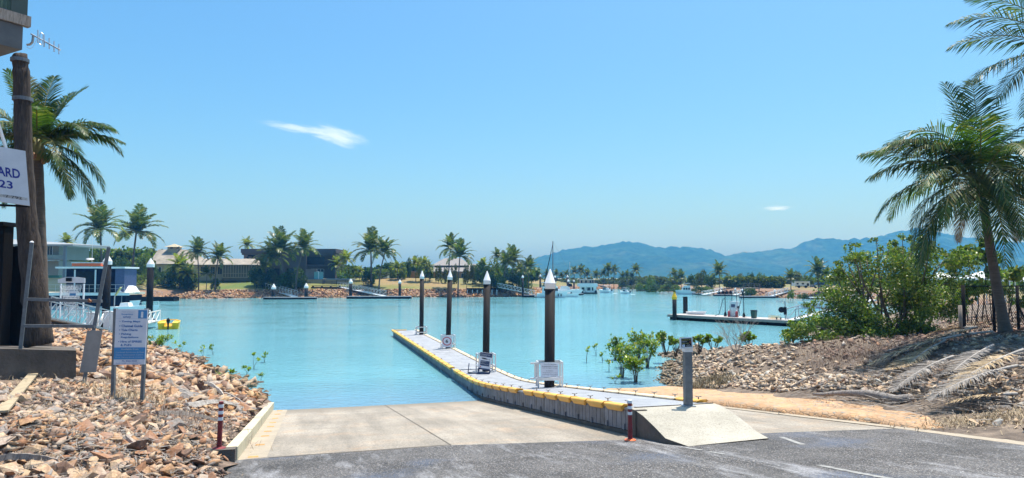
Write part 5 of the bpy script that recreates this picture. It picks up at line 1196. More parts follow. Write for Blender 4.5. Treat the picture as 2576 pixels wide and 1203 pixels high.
for a in [(871,655,870,706,200,24,'yellow green palm left in the garden beside the dark house'),(847,668,848,706,198,22,'small yellow green palm touching the dark house wall'),(622,618,622,660,215,22,'yellow green palm showing above the left roof corner of the dark house'),
  (1045,664,1046,704,196,18,'yellow green palm with arching leaves beside the yellow wall'),(1000,676,1000,706,198,20,'yellow green palm between the tall pair and the yellow wall'),(1068,662,1070,704,196,16,'yellow green palm at the corner of the hip roofed house'),(168,612,170,700,185,22,'yellow green palm beside the grey left house'),(452,672,452,720,180,34,'bushy yellow green palm clump left, before the beige house'),(474,690,474,722,178,28,'bushy yellow green palm clump right, before the beige house'),(662,672,664,716,185,26,'yellow green palm at the right end of the veranda'),(1215,672,1216,716,198,22,'yellow green palm left of the viewing deck palms'),(1078,676,1080,706,197,18,'low yellow green palm under the hip roof corner'),(905,684,905,706,195,14,'young yellow green palm in the garden behind the tall pair')]:
    fpalm(*a,mat=m_palmy)
for i,(x,yc,L_) in enumerate([(1352,690,15),(1376,693,14),(1399,691,13),(1424,692,14),(1445,687,17),(1462,684,18),(1478,692,14),(1500,694,15),(1518,690,14),(1531,681,19),(1545,683,17),(1567,697,12),(1578,694,13),(1600,682,17),(1413,696,11),(1590,698,11)]):
    fpalm(x,yc,x+rnd.uniform(-2,2),721,305 if x<1620 else 250,L_,'coconut palm in the long distant row behind the marina at the far shore','palms in the far row')
for a in [(1696,693,1698,722,238,17,'small palm left of its close twin on the far right shore'),(1713,699,1714,726,236,18,'small palm right of its close twin on the far right shore'),(1809,688,1810,728,205,26,'palm standing alone before the long hedge'),
 (1989,699,1990,731,178,22,'dark palm left of the caravan'),(2057,684,2060,735,165,32,'tall palm right of the caravan, left of the pair'),(2076,694,2075,737,163,24,'lower palm right of the caravan, right of the pair'),(2110,700,2112,740,160,20,'small palm behind the left edge of the hibiscus bush'),(2290,668,2290,735,150,26,'palm showing through the hibiscus bush')]:
    fpalm(*a)
# ---------------------------------------------------------------- far trees
for a in [(205,634,705,46,185,'bright green tree left above the navy houseboat',m_treeB),(228,628,705,40,190,'second green tree above the navy houseboat roof',m_treeB),(262,634,708,44,188,'dark green tree directly behind the thin crowned palm',m_treeA),
 (300,650,712,44,186,'dark tree between the two palms behind the houseboat',m_treeA),(178,650,703,30,175,'low bush tree beside the grey left house',m_treeB),(368,640,716,44,190,'green tree left of the beige house wall',m_treeB),(398,668,716,34,184,'flowering dark shrub tree at the beige house corner',m_treeA),
 (455,655,718,50,181,'yellow green leafy tree before the beige house',m_treeB),(432,668,718,40,183,'leafy green shrub left of the yellow green tree at the beige house',m_treeB),(412,690,722,46,179,'low dark hedge shrub on the bank before the beige house',m_treeA),(470,676,716,36,180,'dark leafy shrub between the beige house and the pair of palms',m_treeA),(352,690,728,46,178,'low green shrub at the foot of the tall full palm',m_treeB),(385,694,730,30,177,'small bright shrub right of the tall full palm',m_treeB),(645,668,716,40,184,'tall shrub between the veranda house and the leftmost large palm',m_treeA),(722,684,726,56,180,'wide dark shrub between the two large palms',m_treeA),(758,690,722,34,181,'dark bush right of the leaning palm',m_treeA),(480,690,722,36,179,'low dark shrub under the palm at the beige house',m_treeA),(540,700,728,24,177,'dark shrub at the foot of the pair of palms',m_treeA),
 (670,672,722,56,183,'dark shrub mass under the leftmost large palm',m_treeA),(700,690,728,50,181,'olive shrub under the leaning palm',m_treeC),(660,690,718,30,182,'reddish dark shrub left of the large palms',m_treeC),(742,672,722,50,182,'dark shrub in front of the dark house steps',m_treeA),
 (866,672,706,40,196,'green shrub right beside the dark house',m_treeB),(895,668,706,36,200,'olive tree in the garden right of the dark house',m_treeB),(925,678,716,34,188,'dark shrub at the foot of the tall pair',m_treeA),(960,676,705,44,200,'green tree right of the tall pair',m_treeB),
 (988,664,706,34,202,'green tree left of the yellow wall',m_treeB),(1012,672,706,26,200,'yellow green bush before the yellow wall',m_treeB),(1026,652,706,20,205,'thin dark tree left of the hip roofed house',m_treeA),(1058,646,704,26,205,'tall leafy tree at the left of the hip roof',m_treeB),(1082,664,706,16,200,'narrow dark tree against the hip roofed house',m_treeA),
 (1103,666,706,18,196,'first slender shrub screen tree along the hip roofed house',m_treeC),(1120,672,706,16,196,'second slender screen tree along the hip roofed house',m_treeC),(1142,664,708,18,196,'third slender screen tree between the pair of palms',m_treeC),(1172,668,708,18,196,'fourth slender screen tree right of the pair of palms',m_treeC),(1190,664,710,24,196,'fifth and rightmost screen tree of the hip roofed house',m_treeC),
 (1218,646,716,40,194,'big dark tree left of the palms at the viewing deck',m_treeA),(1242,656,716,40,196,'bright leafy tree behind the viewing deck',m_treeB),(1236,688,722,40,186,'low dark shrub behind the viewing deck',m_treeA),(1262,690,722,44,186,'flowering bright shrub behind the viewing deck',m_treeB),(1300,690,722,44,188,'low green shrub right of the viewing deck palms',m_treeA),(1325,694,724,30,192,'low shrub beside the lone palm',m_treeB),
 (1765,674,722,30,230,'tall rounded grey green tree left of the long hedge',m_treeC),(1745,690,722,30,240,'smaller tree left of the tall rounded one',m_treeA),(1790,690,724,40,222,'dark tree at the left end of the hedge',m_treeA),(1638,692,730,26,240,'bright green shrub tree on the far right shore',m_treeB),(1615,700,728,34,262,'low dark tree at the right of the palm row',m_treeC),
 (2005,682,722,34,200,'rounded tree behind the dark palm',m_treeC),(2030,690,722,40,195,'bright tree behind the caravan',m_treeB),(1860,688,716,34,240,'tree top rising over the hedge, left',m_treeC),(1890,686,716,22,240,'small tree top rising over the hedge, middle',m_treeA),(1915,686,716,24,240,'small tree top rising over the hedge, right',m_treeB),(1840,696,716,34,250,'tree behind the left part of the hedge',m_treeC),
 (1950,696,718,40,225,'tree behind the right part of the hedge',m_treeC),(2090,690,735,50,190,'tree behind the pair of palms right of the caravan',m_treeA),(2150,690,735,70,200,'tree behind the left of the hibiscus bush',m_treeB),(2230,690,735,70,190,'tree behind the middle of the hibiscus bush',m_treeA),(2420,690,740,60,120,'green tree behind the marquee roofs',m_treeB),(2574,672,740,40,120,'yellow green tree at the far right edge',m_treeB),(1570,700,722,30,310,'tree gap filler mass left of the shrub tree',m_treeC)]:
    x,yt,yb,w_,Y,l,m=a
    tree(x,yt,yb,w_,Y,l.replace('tree gap filler mass','olive tree'),m)
# mangrove bushes along the far right shore
for i,(x,yt,w_,yb) in enumerate([(1590,716,30,733),(1612,712,30,734),(1650,714,32,738),(1668,716,24,739),(1682,714,26,739),(1700,716,28,741),(1757,716,36,744),(1780,720,30,744),(1888,724,36,748),(1989,730,20,757),(2020,738,30,757)]):
    p=G(x,yb,0);Y=p.y+1.5
    tree(x,yt,yb,w_,Y,'rounded mangrove bush at the water edge of the far right shore',m_treeB if i%2 else m_treeA,'mangrove bushes on the far right shore','mangrove_bush','bush',zb=.1,low=0)
# woods behind (stuff)
def wood(name,seq,Y0,Y1,n,size,mat,label,zb=4.):
    V=[];Q=[];k=0;r=np.random.RandomState(4)
    bl=[]
    for x0,x1,yt,rr in seq:
        x=x0
        while x<x1:
            Y=r.uniform(Y0,Y1);p=PY(x,yt+r.uniform(-3,5),Y);R=rr/F*Y*r.uniform(.7,1.3);zt=p.z
            bl.append((p.x,p.y,zb+(zt-zb)*.5,R,R,(zt-zb)*.55));
            if r.rand()<.5:bl.append((p.x+R,p.y,zt-R*.5,R*.5,R*.5,R*.6))
            x+=rr*.9
    V,Q=leafcloud(bl,n,size,r,.6,.6);o=npmesh(name,V,Q,mat,k=4);return tag(o,label,'trees',kind='stuff')
wood('far_woodland',[(1340,1620,702,8),(1560,1700,698,8),(1400,1620,708,7)],316,345,22000,.95,m_treeC,'low olive wood along the far shore in front of the mountains',1.)
wood('far_woodland',[(1610,1830,704,8),(1740,2110,700,9)],255,300,16000,.9,m_treeC,'low olive wood behind the hedge and right shore in front of the mountains',1.)
wood('background_trees',[(160,400,628,14),(190,380,650,14)],205,225,14000,.75,m_treeB,'bright green trees behind the navy houseboat and its two palms',4.)
wood('background_trees',[(340,620,672,12),(600,640,668,9),(845,1100,672,11),(1190,1350,676,11),(970,1075,664,10)],222,250,20000,.8,m_treeA,'continuous dark green trees behind the houses of the left shore',4.)
wood('background_trees',[(2100,2700,706,16)],190,230,7000,.8,m_treeB,'continuous green trees behind the large hibiscus bush on the right',2.)
# hedge
h0=PY(1828,716,212);h1=PY(1968,718,196);bl=[]
for i in range(40):
    t=i/39;p=h0.lerp(h1,t);z=PY(1900,697+rnd.uniform(-1,1.5),204).z
    bl.append((p.x,p.y,3.6,1.,1.1,(z-2.6)*.62))
V,Q=leafcloud(bl,9000,.5,nr,.5,.5)
hg=thing('hedge','long clipped hedge with yellow green top behind the right shore docks','hedge',h0);npmesh('foliage',V,Q,leafmat('hedge_leaf',(.03,.06,.012),(.16,.19,.03),(.3,.28,.04),.3,.5,.5),hg,k=4)
mb=MB()
for i in range(20):
    p=h0.lerp(h1,i/19);mb.tube([(p.x,p.y,gz(p)-.2),(p.x,p.y,4)],.08,5)
mb.build('stems',m_trunk2,hg)
# ---------------------------------------------------------------- houses
def rect(mb,x0,x1,y0,y1,Y,th=.12,front=0):
    a=PY(x0,y1,Y);b=PY(x1,y0,Y);mb.box(a.x,b.x,Y-front,Y-front+th,a.z,b.z);return a,b
def R1(name,x0,x1,y0,y1,Y,mat,parent,th=.12,front=0,label=None):
    mb=MB();rect(mb,x0,x1,y0,y1,Y,th,front);o=mb.build(name,mat,parent)
    if label:o['label']=label
    return o
def window(x0,x1,y0,y1,Y,parent,frame=None,mull=1,front=.0):
    fr_=MB();a=PY(x0,y1,Y);b=PY(x1,y0,Y);w_=.07;yb=Y-front
    xs_=[a.x+(b.x-a.x)*i/(mull+1) for i in range(mull+2)]
    for x in xs_:fr_.box(x-w_/2,x+w_/2,yb-.09,yb-.01,a.z,b.z)
    fr_.box(a.x+w_/2,b.x-w_/2,yb-.085,yb-.012,a.z-w_/2,a.z+w_/2);fr_.box(a.x+w_/2,b.x-w_/2,yb-.085,yb-.012,b.z-w_/2,b.z+w_/2)
    f=fr_.build('window',frame or m_off,parent);MB().box(a.x,b.x,yb-.05,yb-.015,a.z,b.z).build('pane',m_glass,f);return f
# dark two storey house
m_mauve=M('mauve_render',(.2,.17,.17),.9,.08,.5);m_darkw=M('dark_brown_render',(.10,.085,.075),.9,.1,.5);m_fas=M('brown_fascia',(.09,.075,.075),.8,.1,.5)
m_beige=M('beige_render',(.42,.36,.25),.9,.1,.4);m_beiger=M('weathered_beige_roof',(.30,.26,.21),.9,.3,.6,stain=(.2,.17,.145));m_groof=M('grey_tile_roof',(.24,.22,.21),.9,.15,2);m_ywall=M('ochre_wall',(.32,.18,.06),.9,.1,.4)
Y=200
hs=thing('dark_house','dark brown flat roofed two storey house behind the tall palms','house',PY(730,704,Y))
a=PY(612,706,Y);b=PY(843,640,Y)
MB().box(a.x,b.x,Y,Y+11,a.z-1.5,b.z+.3).build('wall',m_darkw,hs)
a=PY(608.5,640,Y);b=PY(847,626.5,Y);MB().box(a.x,b.x,Y-.9,Y+12,a.z+.35,b.z).build('roof',m_fas,hs);MB().box(a.x+.2,b.x-.2,Y-.7,Y+11.8,a.z-.2,a.z+.34).build('soffit',m_darkw,hs)
R1('upper_wall',613.5,655,641,657,Y,m_mauve,hs,.2,.12)
for x in (625,632,640):R1('bracket',x,x+6,641,645,Y,m_black,hs,.5,.6)
window(621,626,646,653,Y,hs,m_black,0,.13);window(634,640,646,653,Y,hs,m_black,0,.13)
window(772,816,647,665,Y,hs,m_black,3,.02);window(782,815,677,697,Y,hs,m_off,3,.02);window(690,703,676,697,Y,hs,m_black,1,.02);window(722,739,676,697,Y,hs,m_black,1,.02)
mb=MB();a=PY(768,669,Y);b=PY(841,666.5,Y);mb.box(a.x,b.x,Y-2,Y-.02,a.z,b.z);mb.build('balcony',m_fas,hs)
mb=MB();a=PY(770,666,Y-2);b=PY(822,658,Y-2)
for i in range(14):x=a.x+(b.x-a.x)*i/13;mb.box(x-.02,x+.02,Y-2,Y-1.96,a.z,b.z)
mb.box(a.x,b.x,Y-2,Y-1.94,b.z,b.z+.06);mb.build('balustrade',m_black,hs)
for x in (768,841):q=PY(x,700,Y-2);q2=PY(x,640,Y-2);MB().box(q.x-.25,q.x+.25,Y-2.2,Y-1.7,q.z-1,q2.z).build('column',m_darkw,hs)
for x in (809,813):R1('slit_window',x,x+1.6,656,660,Y,m_txtw,hs,.03,.05)
# pool terrace
tr=thing('pool_terrace','beige retaining wall of a raised pool terrace with pale steps and glass screen','terrace',PY(800,719,190))
a=PY(746,722,189);b=PY(878,703,189);MB().box(a.x,b.x,189,198,a.z-1.2,b.z).build('retaining_wall',m_beige,tr);MB().box(a.x,b.x,188.8,198.2,b.z+.01,b.z+.12).build('coping',m_sblue,tr)
R1('screen_wall',768.5,796,677,702.5,190,m_mauve,tr,.3,0);R1('stair_wall',796.5,802,683,702.5,190,m_white,tr,.3,0)
m_pg=M('aqua_glass',(.2,.42,.43),.1,.1,1);R1('glass_screen',802,813,684,703,189.8,m_pg,tr,.06);R1('glass_screen',790,801,684,703,189.7,m_pg,tr,.06);R1('steps',811,817,702,717,188.6,m_mauve,tr,.5)
for x0,x1 in ((768,786),(813,845)):pass
def palfence(lb_,x0,x1,y0,y1,Y,st=.12,mt=m_black):
    t=thing('pool_fence',lb_,'fence',PY(x0,y1,Y));mb=MB();a=PY(x0,y1,Y);b=PY(x1,y0,Y);x=a.x
    while x<b.x:mb.box(x,x+.025,Y,Y+.02,a.z,b.z);x+=st
    mb.box(a.x,b.x,Y-.02,Y-.001,b.z-.05,b.z);mb.box(a.x,b.x,Y-.02,Y-.001,a.z+.1,a.z+.15);mb.build('palings',mt,t)
    mb=MB();x=a.x
    while x<b.x+.1:mb.box(x-.03,x+.03,Y-.07,Y-.021,a.z-.3,b.z+.05);x+=2.4
    mb.build('posts',mt,t)
palfence('black pool fence along the foot of the beige terrace wall',812,848,707,719,187);palfence('short black gate fence left below the terrace',766,782,709,719,187);palfence('black pool fence right of the terrace at the tall pair of palms',846,926,705,720,188);palfence('lower black fence right under the tall pair of palms',914,945,712,726,184)
# jetty platform dark
def tdeck(lb_,x0,x1,y,yl,Y,d=3.5,rail=0,mt=m_dwood,legs=5,rm=None,mt2=None):
    t=thing('timber_deck',lb_,'deck',PY((x0+x1)/2,yl,Y));a=PY(x0,y,Y);b=PY(x1,y,Y)
    MB().box(a.x,b.x,Y,Y+d,a.z-.35,a.z).build('platform',mt,t);zz=PY(x0,yl,Y).z
    for i in range(legs):
        x=a.x+.2+(b.x-a.x-.4)*i/(legs-1);MB().box(x-.09,x+.09,Y+.1,Y+.3,zz-1,a.z-.36).build('leg',mt2 or mt,t)
    if rail:
        mb=MB()
        n=int((b.x-a.x)/1.8)+1
        for i in range(n+1):x=a.x+(b.x-a.x)*i/n;mb.box(x-.05,x+.05,Y,Y+.1,a.z,a.z+rail)
        mb.box(a.x,b.x,Y-.01,Y+.11,a.z+rail,a.z+rail+.08);mb.box(a.x,b.x,Y+.02,Y+.06,a.z+rail*.5,a.z+rail*.5+.05);mb.build('railing',rm or mt,t)
    return t
tdeck('dark timber jetty platform with benches below the pool terrace',782,856,722.5,741,181,5)
for x in (784,807,830,852):
    q=PY(x,722,181.2)
mb=MB();a=PY(783,720,181);b=PY(856,718,181);mb.box(a.x,b.x,181.3,182,a.z-.05,a.z+.12)
for i in range(4):x=a.x+.3+(b.x-a.x-.6)*i/3;mb.box(x-.15,x+.15,181.4,181.9,a.z-.55,a.z-.05)
tag(mb.build('bench',m_dwood),'long dark bench on the jetty platform below the pool terrace','bench')
tdeck('small dark timber landing with rail at the left aluminium gangway',645,676,728,741,180,3,1.)
tdeck('dark timber viewing deck with rail on pale legs at the right end of the lawn',1174,1252,725.5,736,183,4,1.1,legs=7,mt2=m_off)
tdeck('dark timber landing behind the moored white cruiser',1362,1396,719,727,215,4,.8)
# veranda house
hs=thing('veranda_house','low beige house with a long screened veranda on the lawn','house',PY(600,698,196));Yv=192
a=PY(560,699,Yv);b=PY(646,668,Yv);MB().box(a.x,b.x,Yv+.2,Yv+9,a.z-.8,b.z+.1).build('wall',M('dim_screen',(.16,.145,.11),.8,.15,.6),hs)
mb=MB();
for i in range(14):
    x=a.x+(b.x-a.x)*i/13;mb.box(x-.06,x+.06,Yv,Yv+.12,a.z,b.z)
mb.box(a.x,b.x,Yv-.02,Yv+.13,PY(600,688,Yv).z-.06,PY(600,688,Yv).z+.06);mb.box(a.x,b.x,Yv-.02,Yv+.13,a.z,a.z+.2);mb.build('veranda_frame',m_beige,hs)
a=PY(490,699,Yv+1.5);b=PY(560,668,Yv+1.5);MB().box(a.x,b.x-.05,Yv+1.5,Yv+9,a.z-.8,b.z+.1).build('wall',m_beige,hs)
for x in (505,530,548):window(x,x+11,672,690,Yv+1.5,hs,m_beige,1)
def hip(x0,x1,ye,yr,xr0,xr1,Y,d,mat,parent,ov=.6,name='roof'):
    a=PY(x0,ye,Y);b=PY(x1,ye,Y);r0=PY(xr0,yr,Y+d/2);r1=PY(xr1,yr,Y+d/2)
    V=[(a.x,Y-ov,a.z),(b.x,Y-ov,a.z),(b.x,Y+d+ov,a.z),(a.x,Y+d+ov,a.z),(r0.x,Y+d/2,r0.z),(r1.x,Y+d/2,r0.z)]
    V+=[(v[0],v[1],v[2]-.18) for v in V[:4]]
    return mesh(name,V,[(0,1,5,4),(1,2,5),(2,3,4,5),(3,0,4),(0,6,7,1),(1,7,8,2),(2,8,9,3),(3,9,6,0),(6,9,8,7)],mat,parent)
hip(484,650,666,651,500,640,Yv,10,m_beiger,hs)
# beige house with cupola
Yc=200
hs=thing('cupola_house','beige house with weathered hip roof topped by a small square cupola','house',PY(430,698,Yc))
a=PY(385,700,Yc);b=PY(490,664,Yc);MB().box(a.x,b.x,Yc,Yc+11,a.z-1.4,b.z+.1).build('wall',m_beige,hs)
hip(376,496,664,628,398,470,Yc,13,m_beiger,hs)
c=PY(439,630,Yc+6.5);s_=Yc/F
MB().box(c.x-12*s_,c.x+12*s_,Yc+5,Yc+8,c.z-1.,c.z+.9).build('cupola',m_beige,hs)
V=[(c.x-18*s_,Yc+4.2,c.z+.9),(c.x+18*s_,Yc+4.2,c.z+.9),(c.x+18*s_,Yc+8.8,c.z+.9),(c.x-18*s_,Yc+8.8,c.z+.9),(c.x,Yc+6.5,c.z+1.9)]
mesh('cupola_roof',V,[(0,1,4),(1,2,4),(2,3,4),(3,0,4),(3,2,1,0)],m_beige,hs)
for x in (428,444):window(x,x+8,620.5,626,Yc+5,hs,m_beige,0)
window(398,406,672,694,Yc,hs,m_off,0);window(418,426,672,696,Yc,hs,m_off,0)
# grey left house
Yl=126
m_gw=M('grey_green_render',(.24,.24,.22),.85,.06,.5);hs=thing('grey_house','grey two storey house with flat eaves and upper balcony at the far left','house',PY(80,698,Yl))
a=PY(-90,704,Yl);b=PY(149,616,Yl);zf=PY(100,653,Yl).z
MB().box(a.x,b.x,Yl,Yl+9,zf,b.z).build('upper_wall',m_gw,hs);MB().box(a.x,b.x-.01,Yl+.02,Yl+9,a.z-1.8,zf-.25).build('lower_wall',m_gw,hs)
a=PY(-110,610,Yl);q=PY(183,619,Yl-1.5);t0=PY(183,613.5,Yl-1.5);V=[(a.x,Yl-1.5,q.z),(q.x,Yl-1.5,q.z),(q.x,Yl+10,q.z),(a.x,Yl+10,q.z),(a.x,Yl-1.5,q.z+.35),(q.x,Yl-1.5,q.z+.3),(q.x,Yl+10,q.z+.5),(a.x,Yl+10,q.z+2.)]
V[4]=(a.x,Yl-1.5,q.z+.35);MB().hexa(V).build('roof',M('pale_roof_sheet',(.3,.31,.31),.5,.06,1),hs)
a=PY(-90,655.5,Yl-1.4);b=PY(162,652,Yl-1.4);MB().box(a.x,b.x,Yl-1.4,Yl-.02,a.z,b.z).build('balcony',m_gw,hs)
q=PY(161,697,Yl-1.4);MB().box(q.x-.22,q.x+.22,Yl-1.5,Yl-1.1,q.z-1.5,PY(161,619,Yl-1.4).z).build('post',M('blue_grey_post',(.16,.19,.22),.6,.1,2),hs)
window(106,115,620,650,Yl,hs,m_off,0);window(119,133,619,650,Yl,hs,m_off,1);window(60,90,622,648,Yl,hs,m_off,2);window(107,116,662,697,Yl,hs,m_off,0)
mb=MB();a=PY(100,652,Yl-1.4);b=PY(160,641,Yl-1.4);mb.box(a.x,b.x,Yl-1.38,Yl-1.36,a.z+.05,b.z);mb.build('glass_balustrade',M('grey_glass',(.2,.26,.26),.15,.1,1),hs)
tr=thing('garden_wall','low pale garden wall with dark green cover in front of the grey house','wall',PY(130,706,Yl-6))
a=PY(60,712,Yl-6);b=PY(182,699,Yl-6);MB().box(a.x,b.x,Yl-6,Yl-5.7,a.z-2,b.z).build('wall',m_beige,tr);a=PY(100,700,Yl-6.2);b=PY(150,695,Yl-6.2);MB().box(a.x,b.x,Yl-6.3,Yl-5.6,b.z-.3,b.z+.15).build('green_cover',M('green_cover',(.02,.11,.08),.6,.1,1),tr)
# hip roof house
Yh=215
hs=thing('hip_roof_house','large house with two tier grey hip roof behind slender trees','house',PY(1140,706,Yh))
a=PY(1090,708,Yh);b=PY(1208,684,Yh);MB().box(a.x,b.x,Yh,Yh+16,a.z-1,b.z+.1).build('wall',m_ywall,hs)
hip(1082,1216,683,664,1100,1196,Yh,18,m_groof,hs);hip(1085,1180,668,650,1118,1160,Yh+5,12,m_groof,hs,name='upper_roof')
for x in (1100,1130,1160):window(x,x+10,688,699,Yh,hs,m_off,1)
a=PY(1018,702,Yh-6);b=PY(1064,683,Yh-6);g_=thing('garden_wall','ochre garden wall left of the hip roofed house','wall',a);MB().box(a.x,b.x,Yh-6,Yh-5.6,a.z-1,b.z).build('wall',m_ywall,g_);MB().box(a.x-.1,b.x+.1,Yh-6.1,Yh-5.5,b.z+.002,b.z+.12).build('coping',m_groof,g_)
g_=thing('white_shed','small white shed seen between palm trunks right of the dark house','shed',PY(960,704,205));R1('wall',955,975,690,705,205,m_white,g_,3);R1('roof',953,977,687,690,205,m_groof,g_,3.4,.3)
# ---------------------------------------------------------------- docks, gangways, far piles
def dock(lb_,x0,x1,yw,hgt=.45,d=2.,mt=m_deck,rot=0,Y=None,group=None):
    a=G(x0,yw,0);b=G(x1,yw,0) if rot==0 else G(x1,rot,0);t=thing('floating_dock',lb_,'dock',a,0,group)
    dd=(b-a);nn=Vector((-dd.y,dd.x,0)).normalized()*d;z=Vector((0,0,1))
    MB().hexa([a-z*.3,b-z*.3,b+nn-z*.3,a+nn-z*.3,a+z*(hgt-.12),b+z*(hgt-.12),b+nn+z*(hgt-.12),a+nn+z*(hgt-.12)]).build('float',m_black,t)
    e=dd.normalized()*.05;m_=nn.normalized()*.05
    MB().hexa([a-e-m_+z*(hgt-.117),b+e-m_+z*(hgt-.117),b+e+nn+m_+z*(hgt-.117),a-e+nn+m_+z*(hgt-.117),a-e-m_+z*hgt,b+e-m_+z*hgt,b+e+nn+m_+z*hgt,a-e+nn+m_+z*hgt]).build('deck',mt,t);return t
def gang(lb_,A,B,wd=1.1,h=1.0,n=8,mt=m_alum,group=None,deckm=None):
    A=Vector(A);B=Vector(B);t=thing('gangway',lb_,'gangway',A,0,group);d=(B-A);s=Vector((-d.y,d.x,0)).normalized()*wd/2;z=Vector((0,0,1))
    P=[A-s,B-s,B+s,A+s];MB().hexa([p-z*.1 for p in P]+P).build('deck',deckm or m_off,t)
    for sg in (-1,1):
        mb=MB();o=s*sg*1.06
        mb.beam(A+o,B+o,.09);mb.beam(A+o+z*h,B+o+z*h,.08)
        for i in range(n+1):
            k=i/n;p=A.lerp(B,k)+o;mb.beam(p,p+z*h,.06)
            if i<n:mb.beam(p,A.lerp(B,(i+1)/n)+o+z*h,.05)
        mb.build('handrail',mt,t)
    return t
def fpile(lb_,x,yt,yw,wpx,cap='w',mt=m_pile,group='private mooring piles along the shores',Y=None):
    p=G(x,yw,0) if Y is None else PY(x,yw,Y);top=PY(x,yt,p.y).z;r_=wpx/F*p.y/2;t=thing('mooring_pile',lb_,'pile',p,0,group)
    MB().cyl((0,0,0),r_,-1.-p.z,top-p.z-r_*1.6,14).build('shaft',mt,t,True,True)
    if cap:MB().lathe((0,0,top-p.z-r_*2.9),[(r_*1.12,0),(r_*1.2,.01),(r_*1.2,r_*1.),(r_*.12,r_*2.9),(.005,r_*2.92)],16).build('cap',m_white if cap=='w' else m_yel2,t,True)
    return t
dock('dark floating dock with pale deck left below the pool terrace',662,791,753.5,.5,2.2)
dock('long floating dock right of the pool terrace jetty',872,1032,752,.6,2.2)
gang('aluminium truss gangway left, sloping from the dark landing to the left dock',PY(676,726,181),PY(741,746,172),n=9,h=1.3,wd=1.6)
gang('aluminium truss gangway right, sloping from the terrace jetty to the long dock',PY(856,722,182),PY(965,744,173),n=14,h=1.2,wd=1.6)
gang('aluminium gangway from the viewing deck down towards the moored cruiser',PY(1252,722,184),PY(1345,741,183),n=11,h=1.,wd=1.2)
for a in [('white capped pile on the left private dock, left one',688,714,752,9.5),('white capped pile on the left private dock, right one',770,712,752,9),('tall white capped pile at the right end of the terrace jetty',882,701,751,8.5),('thin white capped pile standing at the long dock',1005.5,703,750,7),
  ('dark pile with pale top at the left end of the cruiser dock',1315,692,748,5.2),('tall dark pile with round white cap right of the cruiser',1427.8,691.5,736,4.6),('shorter dark pile with round white cap in front of the tall one',1429.5,702,737,5),('thick dark pile with white light between the cruiser and the houseboat',1444,703,737,4),
  ('dark pile with white cone top just right of the nearest walkway pile',1396,693,738,4.2),('pale grey pile with cone top left of the nearest walkway pile',1359,690,738,4.4),('dark pile on the right shore dock beside the cruiser',1816,721.5,741,3.8),('dark pile with square top on the right shore docks',1850,723.5,745,4.4),
  ('dark capped pile left of the right hand long dock',1868,726,747,4.8),('thin capped pile at the right end of the right hand long dock',1949.5,727,749,3.8)]:
    fpile(*a)
MB_=None
# left marina
dock('dark low floating dock behind the navy houseboat, reaching towards the orange rocks',300,437,758,.9,2.5,m_black)
gang('long aluminium gangway leading down the rocks behind the navy houseboat',PY(325,728,178),PY(400,752,168),n=7,h=1.4,wd=1.5)
fpile('tall black pile with white pyramid cap right of the navy houseboat',375,650,812,15.5,mt=m_black,group=None);fpile('tall black pile with white pyramid cap in front of the navy houseboat',265,640,838,18,mt=m_black,group=None)
dk=dock('grey floating dock at left holding the gangway, white gate and yellow dinghy',205,392,834,.5,2.6,m_deck,rot=812)
gang('long near aluminium truss gangway leading from the left bank to the grey dock',PY(100,800,50),PY(252,829,58),n=5,h=1.5,wd=1.4,mt=m_steel)
# white gate with lattice
Yg=57
g_=thing('dock_gate','grey dock gate with arched top, lattice panel and small black box','gate',PY(180,800,Yg))
R1('frame_post',148,153,714,800,Yg,m_off,g_,.15);R1('frame_post',206,211,714,800,Yg,m_off,g_,.15)
q=[PY(x,y,Yg) for x,y in ((146,712),(214,712),(214,700),(192,697),(168,697),(146,703))]
n=len(q);mesh('arch_panel',[(p.x,Yg-.03,p.z) for p in q]+[(p.x,Yg+.03,p.z) for p in q],[tuple(range(n))[::-1],tuple(range(n,2*n))]+[(i,(i+1)%n,(i+1)%n+n,i+n) for i in range(n)],m_off,g_)
R1('black_box',168,182,699,708,Yg,m_black,g_,.1,.14)
mb=MB();x=153
while x<206:
    for sg in (-1,1):
        p=PY(x,795,Yg);e=PY(x+sg*22,718,Yg)
        if 150<x+sg*22<209:mb.beam((p.x,Yg+.01*sg,p.z),(e.x,Yg+.01*sg,e.z),.02)
        p=PY(x,760,Yg);e=PY(x+sg*12,718,Yg)
        if 150<x+sg*12<209:mb.beam((p.x,Yg+.03*sg,p.z),(e.x,Yg+.03*sg,e.z),.02)
    x+=3.4
mb.build('lattice',m_off,g_);R1('blue_notice',176,192,733,744,Yg,m_sblue,g_,.03,.06)
b=Board(PY(175,732,Yg-.1),PY(193,732,Yg-.1),PY(193,738,Yg-.1),PY(175,738,Yg-.1));b.slab('notice_top',m_txtw,g_)
for x,yt,yb,w_,l in ((272,786,833,26,'broad white box post at the corner of the grey dock'),(226,788,826,20,'white panel box on the grey dock behind the gangway')):
    t=thing('dock_box',l,'box',PY(x,yb,60));R1('body',x-w_/2,x+w_/2,yt,yb,60,m_white,t,.9);R1('lid',x-w_/2-1,x+w_/2+1,yt-2,yt-.3,60,m_off,t,1.,.05)
for k,(x0,x1) in enumerate(((236,253),(212,224))):
    pass
b_=thing('kayak_rack','white kayaks leaning upright beside the white dock box','kayak rack',PY(240,826,60.5))
for k in range(3):
    MB().tube([PY(232+k*9,826,60.5),PY(236+k*9,808,60.6),PY(242+k*9,788,60.8)],[.03,.13,.02],8).build('kayak',m_white,b_,smooth=True)
